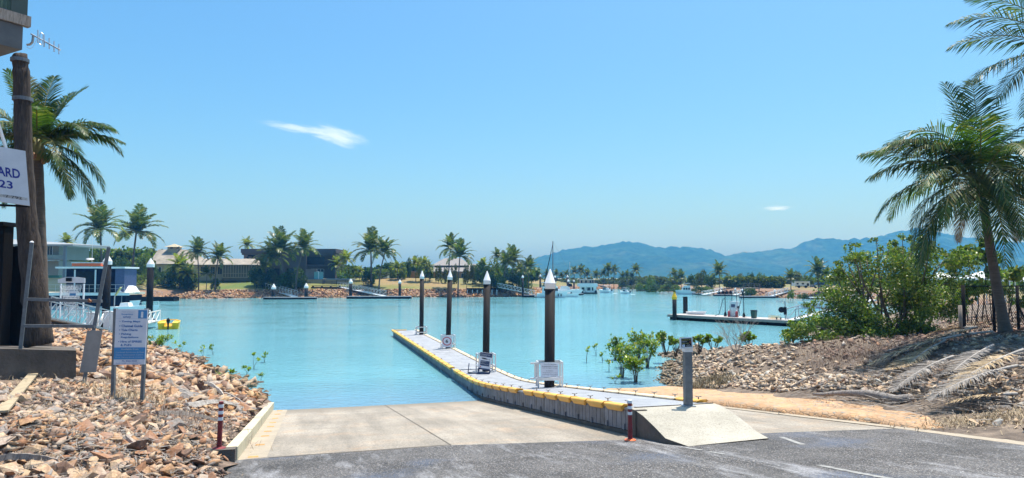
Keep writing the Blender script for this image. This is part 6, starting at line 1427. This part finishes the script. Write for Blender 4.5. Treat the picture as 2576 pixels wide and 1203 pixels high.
# dock railing
gang('white railing walkway along the grey dock right of the box post',PY(284,832,61),PY(390,806,72),n=8,h=.0 or 1.,wd=.9,mt=m_white)
lt=thing('dock_lamp','thin bent lamp post with a slanted yellow tube on the dock beside the navy hull','lamp',PY(288,785,66));Yq=66
MB().tube([PY(287,786,Yq),PY(288,748,Yq),PY(291,740,Yq)],.04,6).build('pole',m_alum,lt);MB().beam(PY(291,743,Yq),PY(304,723,Yq),.22,.1).build('tube',M('yellow_tube',(.5,.5,.2),.5,.1,3),lt)
# ---------------------------------------------------------------- boats
def hull(mb,L_,B,Hd,dr=.35,x0=0,n=14,flare=.75,sheer=.3,full=.55,rake=.12):
    b0=len(mb.v)
    for i in range(n+1):
        t=i/n;k=1-max(0,(t-full)/(1-full))**2.2;w=B/2*max(k,.02);z=Hd*(1+sheer*t*t);x=x0+t*L_
        mb.v+=[Vector((x+rake*L_*t*t*.0+ (rake*L_*t**4),-w,z)),Vector((x,-w*flare,0)),Vector((x,0,-dr)),Vector((x,w*flare,0)),Vector((x+rake*L_*t**4,w,z))]
    for i in range(n):
        a=b0+i*5
        for k in range(4):mb.f.append((a+k,a+k+1,a+k+6,a+k+5))
        mb.f.append((a+4,a,a+5,a+9))
    mb.f.append(tuple(b0+k for k in range(5))[::-1]);mb.f.append(tuple(b0+n*5+k for k in range(5)))
    return mb
def boatroot(name,lb_,cat,x,yw,head,group=None,z=0):
    p=G(x,yw,0);t=thing(name,lb_,cat,(0,0,0),0,group);t['_']=0;del t['_'];return t,p,head
def place(t,p,head):t.location=p;t.rotation_euler=(0,0,math.radians(head))
def bx(name,mat,par,*a,taper=0):
    mb=MB();x0,x1,y0,y1,z0,z1=a;t=taper
    mb.hexa([(x0,y0,z0),(x1,y0,z0),(x1,y1,z0),(x0,y1,z0),(x0+t,y0+t*.3,z1),(x1-t,y0+t*.3,z1),(x1-t,y1-t*.3,z1),(x0+t,y1-t*.3,z1)]);return mb.build(name,mat,par,True)
def rails(par,pts,h,mt=m_alum,nm='railing',r=.02,n=6):
    mb=MB()
    for a,b in zip(pts[:-1],pts[1:]):
        a=Vector(a);b=Vector(b);z=Vector((0,0,h));mb.beam(a+z,b+z,r*2);mb.beam(a+z*.5,b+z*.5,r*1.4)
        m=max(1,int((b-a).length/1.2))
        for i in range(m+1):p=a.lerp(b,i/m);mb.beam(p,p+z,r*1.6)
    return mb.build(nm,mt,par,True)
# navy houseboat, stern left (x forward = to the right)
t,p,h=boatroot('navy_houseboat','large navy and white houseboat with orange floats on its roof at the left dock','boat',120,778,0)
Lb=17;hull(MB(),13.9,5,1.15,.5,full=.78,sheer=.2,flare=.9,rake=.03).build('hull',m_white2,t,True)
bx('lower_cabin',m_navy,t,-.5,13.3,-2.62,2.62,.55,2.19)
for x_ in (10.2,11.7,12.7):bx('seam',m_steel,t,x_,x_+.05,-2.66,-2.622,.7,2.15)
bx('deck',M('cream_deck',(.62,.53,.4),.7,.08,1),t,-1.2,13.8,-2.6,2.6,2.32,2.66);bx('deck_edge',m_white,t,-1.25,13.85,-2.66,-2.605,2.2,2.62)
bx('upper_cabin',m_navy,t,3.8,12.1,-1.9,1.9,2.67,6.35);bx('doorway',m_black,t,5.3,8.1,-1.94,-1.89,2.75,5.9)
for x_ in (5.0,8.15):bx('door_frame',m_off,t,x_,x_+.22,-1.98,-1.9,2.67,6.2)
bx('curtain',M('blue_clears',(.06,.08,.17),.5,.2,3),t,11.3,12.7,-1.99,1.9,2.75,6.3)
bx('roof',m_white,t,2.3,12.9,-2.3,2.3,6.38,6.65)
rf=bx('orange_float',m_orange,t,4.7,9.1,-2.1,-1.4,6.75,7.2);bx('float_cover',m_off,t,4.6,9.2,-2.12,-1.35,7.21,7.33)
mb=MB();mb.hexa([(11.9,-2.6,2.67),(13.9,-.6,2.67),(13.9,.6,2.67),(11.9,2.6,2.67),(12.5,-2.0,3.7),(12.75,-.6,3.7),(12.75,.6,3.7),(12.5,2.0,3.7)]);0 and mb.hexa([(13.31,-2.4,.9),(13.9,-.5,.9),(13.9,.5,.9),(13.31,2.4,.9),(13.31,-2.6,2.2),(14.4,-.5,2.6),(14.4,.5,2.6),(13.31,2.6,2.2)])
mb.build('bow',m_white2,t,True)
rails(t,[(-1.1,-2.5,2.66),(5,-2.5,2.66),(9.,-2.5,2.66),(13.,-2.5,2.66)],1.2,m_alum)
MB().tube([(6.6,0,6.6),(6.6,0,11.5)],.03,5).build('aerial',m_off,t,True);MB().blob((6.3,0,7.9),.6,.6,.16,10,5).build('radar_dome',m_white,t,True,True)
place(t,p,2)
bn=thing('wheelie_bin','bright blue wheelie bin standing on the houseboat deck','bin',(0,0,0));mb=MB();mb.hexa([(-.5,-.5,0),(.5,-.5,0),(.5,.5,0),(-.5,.5,0),(-.65,-.6,2.2),(.65,-.6,2.2),(.65,.6,2.2),(-.65,.6,2.2)]).build('body',m_blue,bn,True);bx('lid',m_blue,bn,-.75,.75,-.7,.7,2.21,2.4,taper=.12);bn.location=PY(236,739,112.5)
rb=thing('red_crate','dark red crate standing on the houseboat front deck','crate',(0,0,0));bx('body',M('maroon',(.2,.02,.03),.6,.2,2),rb,-.8,.8,-.4,.4,0,1.3);bx('rim',m_red,rb,-.84,.84,-.44,.44,1.3,1.38);rb.location=PY(282,737,112.5)
# small white runabout bow right of the houseboat
t,p,h=boatroot('white_runabout','white runabout bow with a low rail showing right of the navy houseboat','boat',285,789,0)
hull(MB(),5.6,2.2,.95,.2,full=.4).build('hull',m_white2,t,True);bx('console',m_white,t,1.,2.4,-.6,.6,.95,1.5,taper=.2);rails(t,[(3,-.9,1.),(5.2,-.5,1.1),(6.1,0,1.2)],.5,m_white);place(t,p,3)
# more boats seen through left gangway
t,p,h=boatroot('white_cruiser','white cruiser stern glimpsed behind the lattice gate at left','boat',118,768,0);hull(MB(),8,3,1.3,.2).build('hull',m_white2,t,True);bx('cabin',m_white,t,1.5,5.5,-1.1,1.1,1.3,2.4,taper=.3);rails(t,[(0,-1.4,1.4),(7,-1.2,1.5)],.8,m_alum);place(t,p,4)
# yellow dinghy: seen from the stern
t,p,h=boatroot('yellow_dinghy','bright yellow dinghy with a black outboard motor tied to the grey dock','boat',423,829,0)
mb=MB()
for sg in (-1,1):
    mb2=hull(MB(),3.2,.62,.62,.12,full=.75,sheer=.1)
    for v in mb2.v:v.y+=sg*.62
    mb.add(mb2.v,mb2.f)
hull(mb,3.1,1.2,.3,.1,full=.7);mb.build('hull',m_yel2,t,True)
mb=MB()
for sg in (-1,1):mb.tube([(0,sg*.92,.64),(2.4,sg*.9,.68),(3.2,sg*.5,.75),(3.3,0,.76)],.05,6)
mb.build('gunwale',m_yel2,t,True,True);bx('seat',m_yel2,t,1.2,1.6,-.7,.7,.42,.5)
ob=MB().blob((-.25,0,.85),.2,.17,.26,10,8).build('outboard_motor',m_black,t,True,True);MB().tube([(-.22,0,.7),(-.25,0,-.1)],[.09,.06],8).build('motor_leg',m_black,ob,True);MB().tube([(-.1,0,.95),(.6,.1,.95)],.03,6).build('tiller',m_black,ob,True)
place(t,p,112)
# moored cruiser behind pile 4
t,p,h=boatroot('white_motor_cruiser','large white flybridge cruiser with black fenders half hidden by the nearest pile','boat',1351,748.5,0)
Lc=7.9;hull(MB(),Lc-1,2.8,1.05,.3,full=.6,sheer=.45,rake=.12).build('hull',m_white2,t,True)
bx('waterline_stripe',m_black,t,.05,5.2,-1.12,1.12,-.1,.06);bx('swim_step',m_white,t,-.6,0,-1.1,1.1,.25,.4)
cb=bx('cabin',m_white,t,1.2,5.4,-1.15,1.15,1.05,2.55,taper=.25);
for x_ in (1.7,2.7,3.7,4.5):bx('window',m_glass,cb,x_,x_+.7,-1.12,-1.06,1.6,2.3)
bx('flybridge',m_white,t,1.,5.1,-1.2,1.2,2.56,2.7);bx('bridge_coaming',m_white,t,2.6,4.8,-1.,1.,2.71,3.2,taper=.15);bx('canopy',m_white,t,1.1,4.9,-1.15,1.15,3.7,3.8)
rails(t,[(1.2,-1.1,2.7),(4.9,-1.1,2.7)],1.,m_alum);rails(t,[(4.5,-1.2,1.25),(6.6,-.8,1.4),(7.6,0,1.55)],.6,m_alum)
for x_ in (3.1,4.,5.3,6.):MB().tube([(x_,-1.42,.95),(x_,-1.44,.9),(x_,-1.44,.35),(x_,-1.42,.3)],[.04,.13,.13,.04],8).build('fender',m_black,t,True,True)
MB().tube([(2.6,0,3.8),(2.6,0,5.2)],.03,5).build('aerial',m_off,t,True);place(t,p,-4)
t,p,h=boatroot('small_white_cruiser','smaller white boat moored directly right of the large cruiser','boat',1420,747,0);hull(MB(),3.4,1.9,.8,.2,full=.5,sheer=.3).build('hull',m_white2,t,True);bx('windscreen',m_glass,t,1.6,2.,-.7,.7,.85,1.3,taper=.12);bx('console',m_white,t,.7,1.6,-.6,.6,.8,1.2);rails(t,[(2,-.8,.9),(3.3,-.2,1.)],.4,m_alum);place(t,p,-12)
t,p,h=boatroot('background_boat','white cabin boat partly hidden behind the small cruiser','boat',1400,740,0);hull(MB(),6,2.4,1.2,.2).build('hull',m_white2,t,True);bx('cabin',m_white,t,1,4,-.9,.9,1.2,2.4,taper=.3);bx('canopy',m_navy,t,3.4,4.8,-.9,.9,2.2,3.1,taper=.3);place(t,p,0)
# sailing yacht
t,p,h=boatroot('sailing_yacht','sailing yacht with tall bare mast and dark furled forestay behind the nearest pile','boat',1372,741,0);hull(MB(),10,2.8,1.1,.3,full=.5).build('hull',m_white2,t,True);bx('coachroof',m_white,t,2.5,6.5,-.9,.9,1.1,1.6,taper=.3)
ps=[PY(1393,607,p.y)];Hm=ps[0].z
mx=PY(1391,700,p.y).x-p.x;MB().tube([(mx,0,1.),(mx,0,Hm)],[.17,.12],8).build('mast',m_float,t,True);sx__=PY(1366.5,700,p.y).x-p.x;MB().tube([(mx,0,Hm-.8),(sx__,0,2)],[.07,.16],6).build('furled_sail',m_navy,t,True)
MB().beam((mx-2.6,0,2.2),(mx,0,2.3),.14).build('boom',m_off,t,True)
mb=MB()
for zz in (.45,.7):mb.beam((mx,-.9,1+Hm*zz),(mx,.9,1+Hm*zz),.05)
for sg in (-1,1):mb.tube([(mx,sg*1.2,1.1),(mx,sg*.9,1+Hm*.45),(mx,0,Hm)],.015,4)
mb.tube([(mx,0,Hm),(10,0,1.4)],.015,4);mb.build('rigging',m_dsteel,t,True);place(t,p,0)
t,p,h=boatroot('sailing_yacht','second smaller yacht with a thin pale mast left of the far houseboat','boat',1424,738,0);hull(MB(),7,2.2,.9,.2).build('hull',m_white2,t,True);bx('coachroof',m_white,t,1.5,4.5,-.7,.7,.9,1.3,taper=.2)
Hm=PY(1432,659,p.y).z;MB().tube([(1.2,0,.8),(1.2,0,Hm)],.06,6).build('mast',m_off,t,True);mb=MB()
for e in (-.5,6.8):mb.tube([(1.2,0,Hm),(e,0,1.)],.015,4)
mb.build('rigging',m_dsteel,t,True);place(t,p,0)
dock('dark dock left of the moored white cruiser',1318,1372,748.5,.6,2.5,m_float)
# jet ski dock
dock('small dark pontoon with boarding steps between cruiser and houseboat',1446,1468,742.5,.4,2.,m_deck)
t=thing('boarding_frame','row of slanted white chair frames on the small pontoon','frame',PY(1456,740,203));
for i in range(4):x=1448+i*4.6;MB().beam(PY(x,739,202),PY(x+3,729.5,202),.45,.06).build('panel',m_white,t)
# far houseboat
t,p,h=boatroot('white_houseboat','pale two deck houseboat with a wooden upper cabin moored at the far marina','boat',1458,739,0);s=p.y/F
bx('hull',m_black,t,0,43*s,-1.8,1.8,-.2,3*s);bx('lower_cabin',m_white,t,1*s,41*s,-1.6,1.6,3.01*s,18*s)
for x0,x1 in ((4,11),(18,26),(29,33)):bx('window',m_glass,t,x0*s,x1*s,-1.65,-1.6,8*s,16*s)
bx('upper_deck',m_white,t,-5*s,44*s,-2,2,18.01*s,26*s,taper=.1);uc=bx('upper_cabin',M('timber_ply',(.4,.3,.22),.8,.2,2),t,1*s,36*s,-1.4,1.4,26.01*s,34.5*s);bx('upper_roof',m_off,t,0,37*s,-1.6,1.6,34.6*s,35.6*s)
for x0 in (2,13,24,30):bx('opening',m_glass,uc,x0*s,(x0+4)*s,-1.45,-1.4,27*s,33.5*s)
for x_ in (5,39):MB().blob((x_*s,-1.95,5*s),.35,.35,.5,8,6).build('tyre_fender',m_black,t,True,True)
MB().beam((14*s,-1.9,4*s),(16*s,-1.7,18*s),.35,.05).build('ladder',m_alum,t,True)
place(t,p,0)
# moving boats
def runab(lb_,x,yw,Lm,head):
    t,p,h=boatroot('motor_boat',lb_,'boat',x,yw,0,'small motor boats under way');hull(MB(),Lm,Lm*.38,Lm*.16,.2,full=.5,sheer=.35).build('hull',m_white2,t,True);c=bx('cabin',m_white,t,Lm*.3,Lm*.62,-Lm*.13,Lm*.13,Lm*.16,Lm*.3,taper=Lm*.04)
    bx('windscreen',m_glass,c,Lm*.33,Lm*.63,-Lm*.135,Lm*.135,Lm*.2,Lm*.27,taper=Lm*.02);bx('canopy',m_white,t,Lm*.22,Lm*.62,-Lm*.16,Lm*.16,Lm*.41,Lm*.43)
    mb=MB()
    for x_ in (.24,.6):
        for y_ in (-.14,.14):mb.beam((Lm*x_,Lm*y_,Lm*.16),(Lm*x_,Lm*y_,Lm*.41),.05)
    mb.build('canopy_frame',m_alum,t,True);MB().blob((-.2,0,Lm*.16),.25,.22,.35,8,6).build('outboard_motor',m_black,t,True,True);place(t,p,head)
runab('white half cabin motor boat under way in the middle of the channel',1538,737,5.4,125);runab('smaller white open motor boat under way at right in the channel',1584,739.5,4.2,120)
m_foam=M('wake_foam',(.35,.55,.6),.8,.35,3)
for x0,x1,y,l in ((1541,1553,738.3,'thin white wake behind the half cabin boat'),(1586,1598,740.6,'thin white wake behind the smaller open boat')):
    a=G(x0,y-.8,.03);b_=G(x1,y+.2,.03);c=G(x1,y+.9,.03);d=G(x0,y+.3,.03);tag(MB().quad(a,b_,c,d).build('wake',m_foam),l,'wake',kind='stuff')
# right shore cruiser
t,p,h=boatroot('old_cruiser','white fishing cruiser with raised wheelhouse moored at the far right shore','boat',1749,741,0);hull(MB(),5.2,2.4,.95,.3,full=.5,sheer=.6).build('hull',m_white2,t,True);c=bx('wheelhouse',m_white,t,1.3,3.9,-.95,.95,1.,2.15,taper=.2)
for x_ in (1.6,2.3,3.0):bx('window',m_glass,c,x_,x_+.5,.93,.98,1.4,1.95);bx('window',m_glass,c,x_,x_+.5,-.98,-.93,1.4,1.95)
bx('flybridge',m_white,t,1.5,3.3,-.8,.8,2.16,2.6);bx('canopy',m_white,t,1.4,3.3,-.85,.85,3.2,3.28);rails(t,[(1.5,-.8,2.6),(3.3,-.8,2.6)],.6,m_alum);bx('aft_awning',m_white,t,-1.2,1.3,-1.,1.,1.9,1.97)
for y_ in (-.9,.9):MB().beam((-1.,y_,.6),(-1.,y_,1.9),.05).build('awning_post',m_alum,t,True)
place(t,p,172)
dock('low dock alongside the white fishing cruiser on the right shore',1745,1778,741.5,.4,2.);dock('dark floating dock with small boats on the right shore',1800,1850,744.8,.4,2.2,m_float);dock('long dark right hand dock on the right shore',1866,1951,750,.45,2.2)
gang('white gangway from the pale bank to the fishing cruiser dock',PY(1820,731,200),PY(1770,741,190),n=7,h=.8,mt=m_white);gang('white gangway left of the right hand dock',PY(1875,735,188),PY(1848,742,184),n=4,h=.8,mt=m_white);gang('pale gangway sloping onto the right end of the right hand dock',PY(1985,733,176),PY(1930,747,175),n=7,h=.9,mt=m_white)
for x0,x1,l in ((1815,1836,'row of dark jet skis on the small right shore dock'),):
    for k in range(4):
        t=thing('jet_ski','dark jet ski parked in a row on the small right shore dock','jet ski',(0,0,0),0,'jet skis on the right shore dock');hull(MB(),2.4,.9,.5,.1).build('hull',m_black,t,True);bx('seat',m_navy,t,.4,1.5,-.2,.2,.5,.85,taper=.1);t.location=PY(1808+k*10,742,G(1800,744,0).y+1)+Vector((0,0,.3));t.rotation_euler=(0,0,1.2)
palfence('white railing along the bank left of the caravan shore mangroves',1988,2034,735,745,166,.5,m_white)
tdeck('pale timber viewing platform on the right shore above the docks',1870,1912,724,738,190,3,1.,mt=m_wood,legs=4)
# caravan
cv=thing('caravan','white caravan parked on the right shore lawn beside the hedge','caravan',(0,0,0));s=185/F
bx('body',m_white,cv,0,38*s,0,2.3,.55,17*s,taper=.08)
for x0,x1 in ((4,9),(17,23)):bx('window',m_glass,cv,x0*s,x1*s,-.04,0,9*s,13*s)
for x_ in (10,27):MB().tube([(x_*s,-.06,.35),(x_*s,.1,.35)],.35,12).build('wheel',m_black,cv,True)
MB().tube([(32.5*s,-.05,9*s),(32.5*s,-.02,9*s)],.35,14).build('round_window',m_glass,cv,True);bx('stripe',m_float,cv,.1,37*s,-.02,0,5*s,6*s);bx('awning',m_txtf,cv,2*s,36*s,-.5,0,16.4*s,17.2*s)
p=PY(2000,723,185);p.z=max(gz(p),p.z-.2);cv.location=p
cr_=thing('parked_car','dark car with covered trailer parked right of the caravan','car',(0,0,0));bx('body',m_dsteel,cr_,0,4.4,0,1.8,.3,.95,taper=.1);bx('cabin',m_glass,cr_,1,3.6,.1,1.7,.96,1.5,taper=.35)
for x_ in (.8,3.5):MB().tube([(x_,-.05,.33),(x_,.15,.33)],.33,12).build('wheel',m_black,cr_,True)
p2=PY(2044,723,185);p2.z=gz(p2);cr_.location=p2
# marquee roofs
for x0,x1,yp,ye,l in ((2336,2394,684,700,'white pointed marquee roof seen through the bush, leftmost'),(2432,2506,682,700,'white pointed marquee roof behind the sparse shrub, middle'),(2522,2572,684,704,'white pointed marquee roof at the far right edge')):
    Yt=95;a=PY(x0,ye,Yt);b=PY(x1,ye,Yt);w_=(b.x-a.x);c=PY((x0+x1)/2,yp,Yt);t=thing('marquee',l,'marquee',PY((x0+x1)/2,740,Yt));
    V=[(a.x,Yt-w_/2,a.z),(b.x,Yt-w_/2,a.z),(b.x,Yt+w_/2,a.z),(a.x,Yt+w_/2,a.z),(c.x,Yt,c.z)];V+=[(v[0],v[1],v[2]-.25) for v in V[:4]]
    mesh('roof',V,[(0,1,4),(1,2,4),(2,3,4),(3,0,4),(0,5,6,1),(1,6,7,2),(2,7,8,3),(3,8,5,0)],m_white,t)
    for px_ in ((a.x+.1,Yt-w_/2+.1),(b.x-.1,Yt-w_/2+.1),(b.x-.1,Yt+w_/2-.1),(a.x+.1,Yt+w_/2-.1)):MB().box(px_[0]-.05,px_[0]+.05,px_[1]-.05,px_[1]+.05,1.5,a.z-.2).build('leg',m_off,t)
# ---------------------------------------------------------------- fuel dock
A=G(1680,804,0);B=G(1985,822,0);A.z=B.z=0
d=(B-A).normalized();nn=Vector((-d.y,d.x,0));Lf=(B-A).length;fz_=math.degrees(math.atan2(d.y,d.x))
fd=thing('fuel_dock','long dark sided fuel dock with weathered deck across the right water','dock',(0,0,0));
mb=MB()
for i in range(6):mb.box(.2+i*Lf/6,(i+1)*Lf/6-.05,.15,3.,-.3,.32)
mb.build('float',m_dwood,fd,True)
mb=MB();n=int(Lf/.16)
for i in range(n):x=i*Lf/n;mb.box(x,x+Lf/n-.015,0,3.1,.56,.62)
mb.build('deck_boards',M('pale_boards',(.5,.45,.42),.8,.2,3,stain=(.35,.3,.28)),fd,True);MB().box(-.05,Lf+.05,-.05,.1,.33,.555).build('fascia',m_wood,fd,True);MB().box(-.05,Lf,2.95,3.1,.33,.555).build('fascia',m_wood,fd,True)  # pale greyish board colour with darker stains
for x_ in (.8,1.3,6.,6.5,11.6,12.):MB().lathe((Lf*x_/13,2.7 if x_<7 else .5,.62),[(.07,0),(.05,.12),(.1,.2),(.1,.24)],8).build('bollard',m_black,fd,True)
fd.location=A;fd.rotation_euler=(0,0,math.radians(fz_))
def onf(x,y,dz=.62,off=1.5):
    # point on the dock below pixel x
    best=None
    for i in range(600):
        t=i/600;p=A+d*Lf*t+nn*off;k=p.y*math.cos(PT)+(dz-H)*math.sin(PT);u=CX+F*p.x/k
        if best is None or abs(u-x)<best[0]:best=(abs(u-x),p)
    q=best[1];q.z=dz;return q
q=onf(1697,0,0,.3)
fpile('thick dark pile with yellow cone cap at the left end of the fuel dock',1697,735.5,0,10.4,'y',m_black,None,Y=None) if False else None
def pile_at(lb_,q,yt,x,wd,cap,square=False,cm=m_yel2):
    top=PY(x,yt,q.y).z;t=thing('fuel_dock_pile',lb_,'pile',(q.x,q.y,0));r_=wd/F*q.y/2
    if square:MB().box(-r_,r_,-r_,r_,-1,top).build('shaft',m_pile,t,True)
    else:MB().cyl((0,0,0),r_,-1,top-(r_*1.6 if cap else 0),16).build('shaft',m_pile,t,True,True)
    if cap:MB().lathe((0,0,top-r_*3.4),[(r_*1.1,0),(r_*1.25,.01),(r_*1.25,r_*1.2),(r_*.5,r_*2.8),(r_*.45,r_*3.4),(.01,r_*3.41)],16).build('cap',cm,t,True)
pile_at('thick dark pile with yellow cone cap at the left end of the fuel dock',onf(1697,0,0,-.25),735.5,1697,10.5,True)
pile_at('square topped dark pile without a cap beside the yellow capped one',onf(1712,0,0,3.3),746.5,1712,9.5,False,True)
q=onf(1848,0);fb=thing('fuel_bowser','white fuel pump with dark hoses standing on the fuel dock','fuel pump',q,math.radians(fz_));bx('cabinet',m_off,fb,-.38,.38,-.25,.25,0,1.6)
bx('display',m_snavy,fb,-.25,.25,-.27,-.251,1.05,1.4);bx('head',m_off,fb,-.42,.42,-.28,.28,1.61,1.72);bx('lower_panel',m_white,fb,-.3,.3,-.27,-.251,.2,.9)
for sg in (-1,1):
    MB().tube([(sg*.3,0,1.7),(sg*.3,0,2.5),(sg*.45,0,2.65),(sg*.8,0,2.6),(sg*1.,0,3.)],.03,6).build('hose',m_navy,fb,True,True)
    MB().tube([(sg*.42,0,1.1),(sg*.55,0,.9),(sg*.7,0,.3),(sg*.5,0,.05)],.025,6).build('hose',m_navy,fb,True,True);bx('nozzle',m_black,fb,sg*.5-.08,sg*.5+.08,-.06,.06,.95,1.2)
for x,yt,l in ((1825,729,'left thin mast with hanging blue hose beside the fuel pump'),(1871.5,724,'right thin mast with hanging blue hose beside the fuel pump')):
    q=onf(x,0);top=PY(x,yt,q.y).z;t=thing('hose_mast',l,'mast',q);MB().tube([(0,0,0),(0,0,top-q.z)],[.05,.03],8).build('mast',m_navy,t,True);MB().lathe((0,0,0),[(.16,0),(.16,.2),(.1,.45),(.05,.5)],10).build('base',m_black,t,True)
    sg=-1 if x<1850 else -1;MB().tube([(0,0,(top-q.z)*.68),(sg*.25,0,(top-q.z)*.64),(sg*.4,0,(top-q.z)*.45),(sg*.7,0,.25),(sg*1.2,0,.05)],.03,6).build('hose',m_navy,t,True,True)
for x,l in ((1834,'red and white gas bottle left of the fuel pump'),(1853,'red gas bottle right of the fuel pump')):
    t=thing('gas_bottle',l,'gas bottle',onf(x,0,off=1.1));MB().lathe((0,0,0),[(.14,0),(.15,.03),(.15,.5),(.1,.62),(.05,.66)],12).build('bottle',M('bottle_red',(.5,.06,.06),.5,.1,4),t,True,True);MB().lathe((0,0,.66),[(.05,0),(.05,.1),(.02,.12)],8).build('valve',m_white,t,True)
t=thing('rubbish_bin','dark green bin standing on the fuel dock right of the pump','bin',onf(1897,0,off=.9),math.radians(fz_));mb=MB();mb.hexa([(-.2,-.2,0),(.2,-.2,0),(.2,.2,0),(-.2,.2,0),(-.25,-.24,.75),(.25,-.24,.75),(.25,.24,.75),(-.25,.24,.75)]).build('body',M('bin_green',(.02,.07,.05),.5,.1,3),t,True);bx('lid',m_black,t,-.28,.28,-.26,.28,.751,.86,taper=.05)
t=thing('wire_basket','low yellow wire basket on the fuel dock','basket',onf(1949,0,off=1.),math.radians(fz_));mb=MB()
for z in (0.02,.18,.34):
    for a_,b_ in (((-.55,-.3),(.55,-.3)),((.55,-.3),(.55,.3)),((.55,.3),(-.55,.3)),((-.55,.3),(-.55,-.3))):mb.beam((*a_,z),(*b_,z),.02)
for i in range(12):x_=-.55+i*.1;mb.beam((x_,-.3,0),(x_,-.3,.34),.012);mb.beam((x_,.3,0),(x_,.3,.34),.012)
mb.build('cage',m_yel2,t,True)
q=onf(1975.6,0);top=PY(1975.6,758,q.y).z-q.z;t=thing('dock_lamp','bent arm lamp post with hose reel at the right end of the fuel dock','lamp',q);MB().tube([(0,0,0),(0,0,top)],.045,8).build('post',m_dsteel,t,True);MB().beam((0,0,top),(-.9,0,top+.03),.07,.05).build('arm',m_steel,t,True);MB().beam((-.35,0,top-.03),(-.95,0,top-.01),.14,.05).build('lamp_head',m_off,t,True);bx('meter_box',m_black,t,-.12,.12,-.1,.1,.5,1.3);MB().tube([(-.38,-.1,1.),(-.38,.1,1.)],.3,16).build('hose_reel',m_black,t,True)
q=onf(1990,0,off=1.6);gang('grey truss gangway from the fuel dock up behind the hibiscus bush',q,Vector((q.x+10,q.y+3,2.6)),n=7,h=1.1,wd=1.3,mt=m_steel)
t=thing('upturned_dinghy','small white dinghy lying on the left part of the fuel dock','dinghy',(0,0,0));hull(MB(),2.2,.9,.28,.05,full=.4).build('hull',m_white2,t,True);bx('thwart',m_white,t,.7,.9,-.4,.4,.29,.33);t.location=onf(1730,0,off=2.2)+Vector((0,0,.06));t.rotation_euler=(0,0,math.radians(fz_+10))
# white boat behind bush at right (2000,760)
t,p,h=boatroot('white_launch','white boat partly hidden behind the left of the hibiscus bush','boat',2120,776,0);hull(MB(),6.5,2.4,.9,.2).build('hull',m_white2,t,True);bx('canopy',m_white,t,1,5,-1,1,1.7,1.8)
for x_ in (1.2,4.8):MB().beam((x_,-.9,.9),(x_,-.9,1.7),.05).build('canopy_post',m_alum,t,True)
place(t,p,178)
# gull
gu=thing('bird','small dark bird gliding below the mountain saddle','bird',PY(1876,635,300));V=[(-.9,0,.35),(-.3,.05,.1),(0,0,0),(.3,.05,.1),(.9,0,.35),(.3,-.25,.06),(0,-.5,-.03),(-.3,-.25,.06)]
mesh('bird_body',V+[(v[0],v[1],v[2]-.04) for v in V],[tuple(range(8)),tuple(range(15,7,-1))]+[(i,(i+1)%8,(i+1)%8+8,i+8) for i in range(8)],m_dsteel,gu,True)
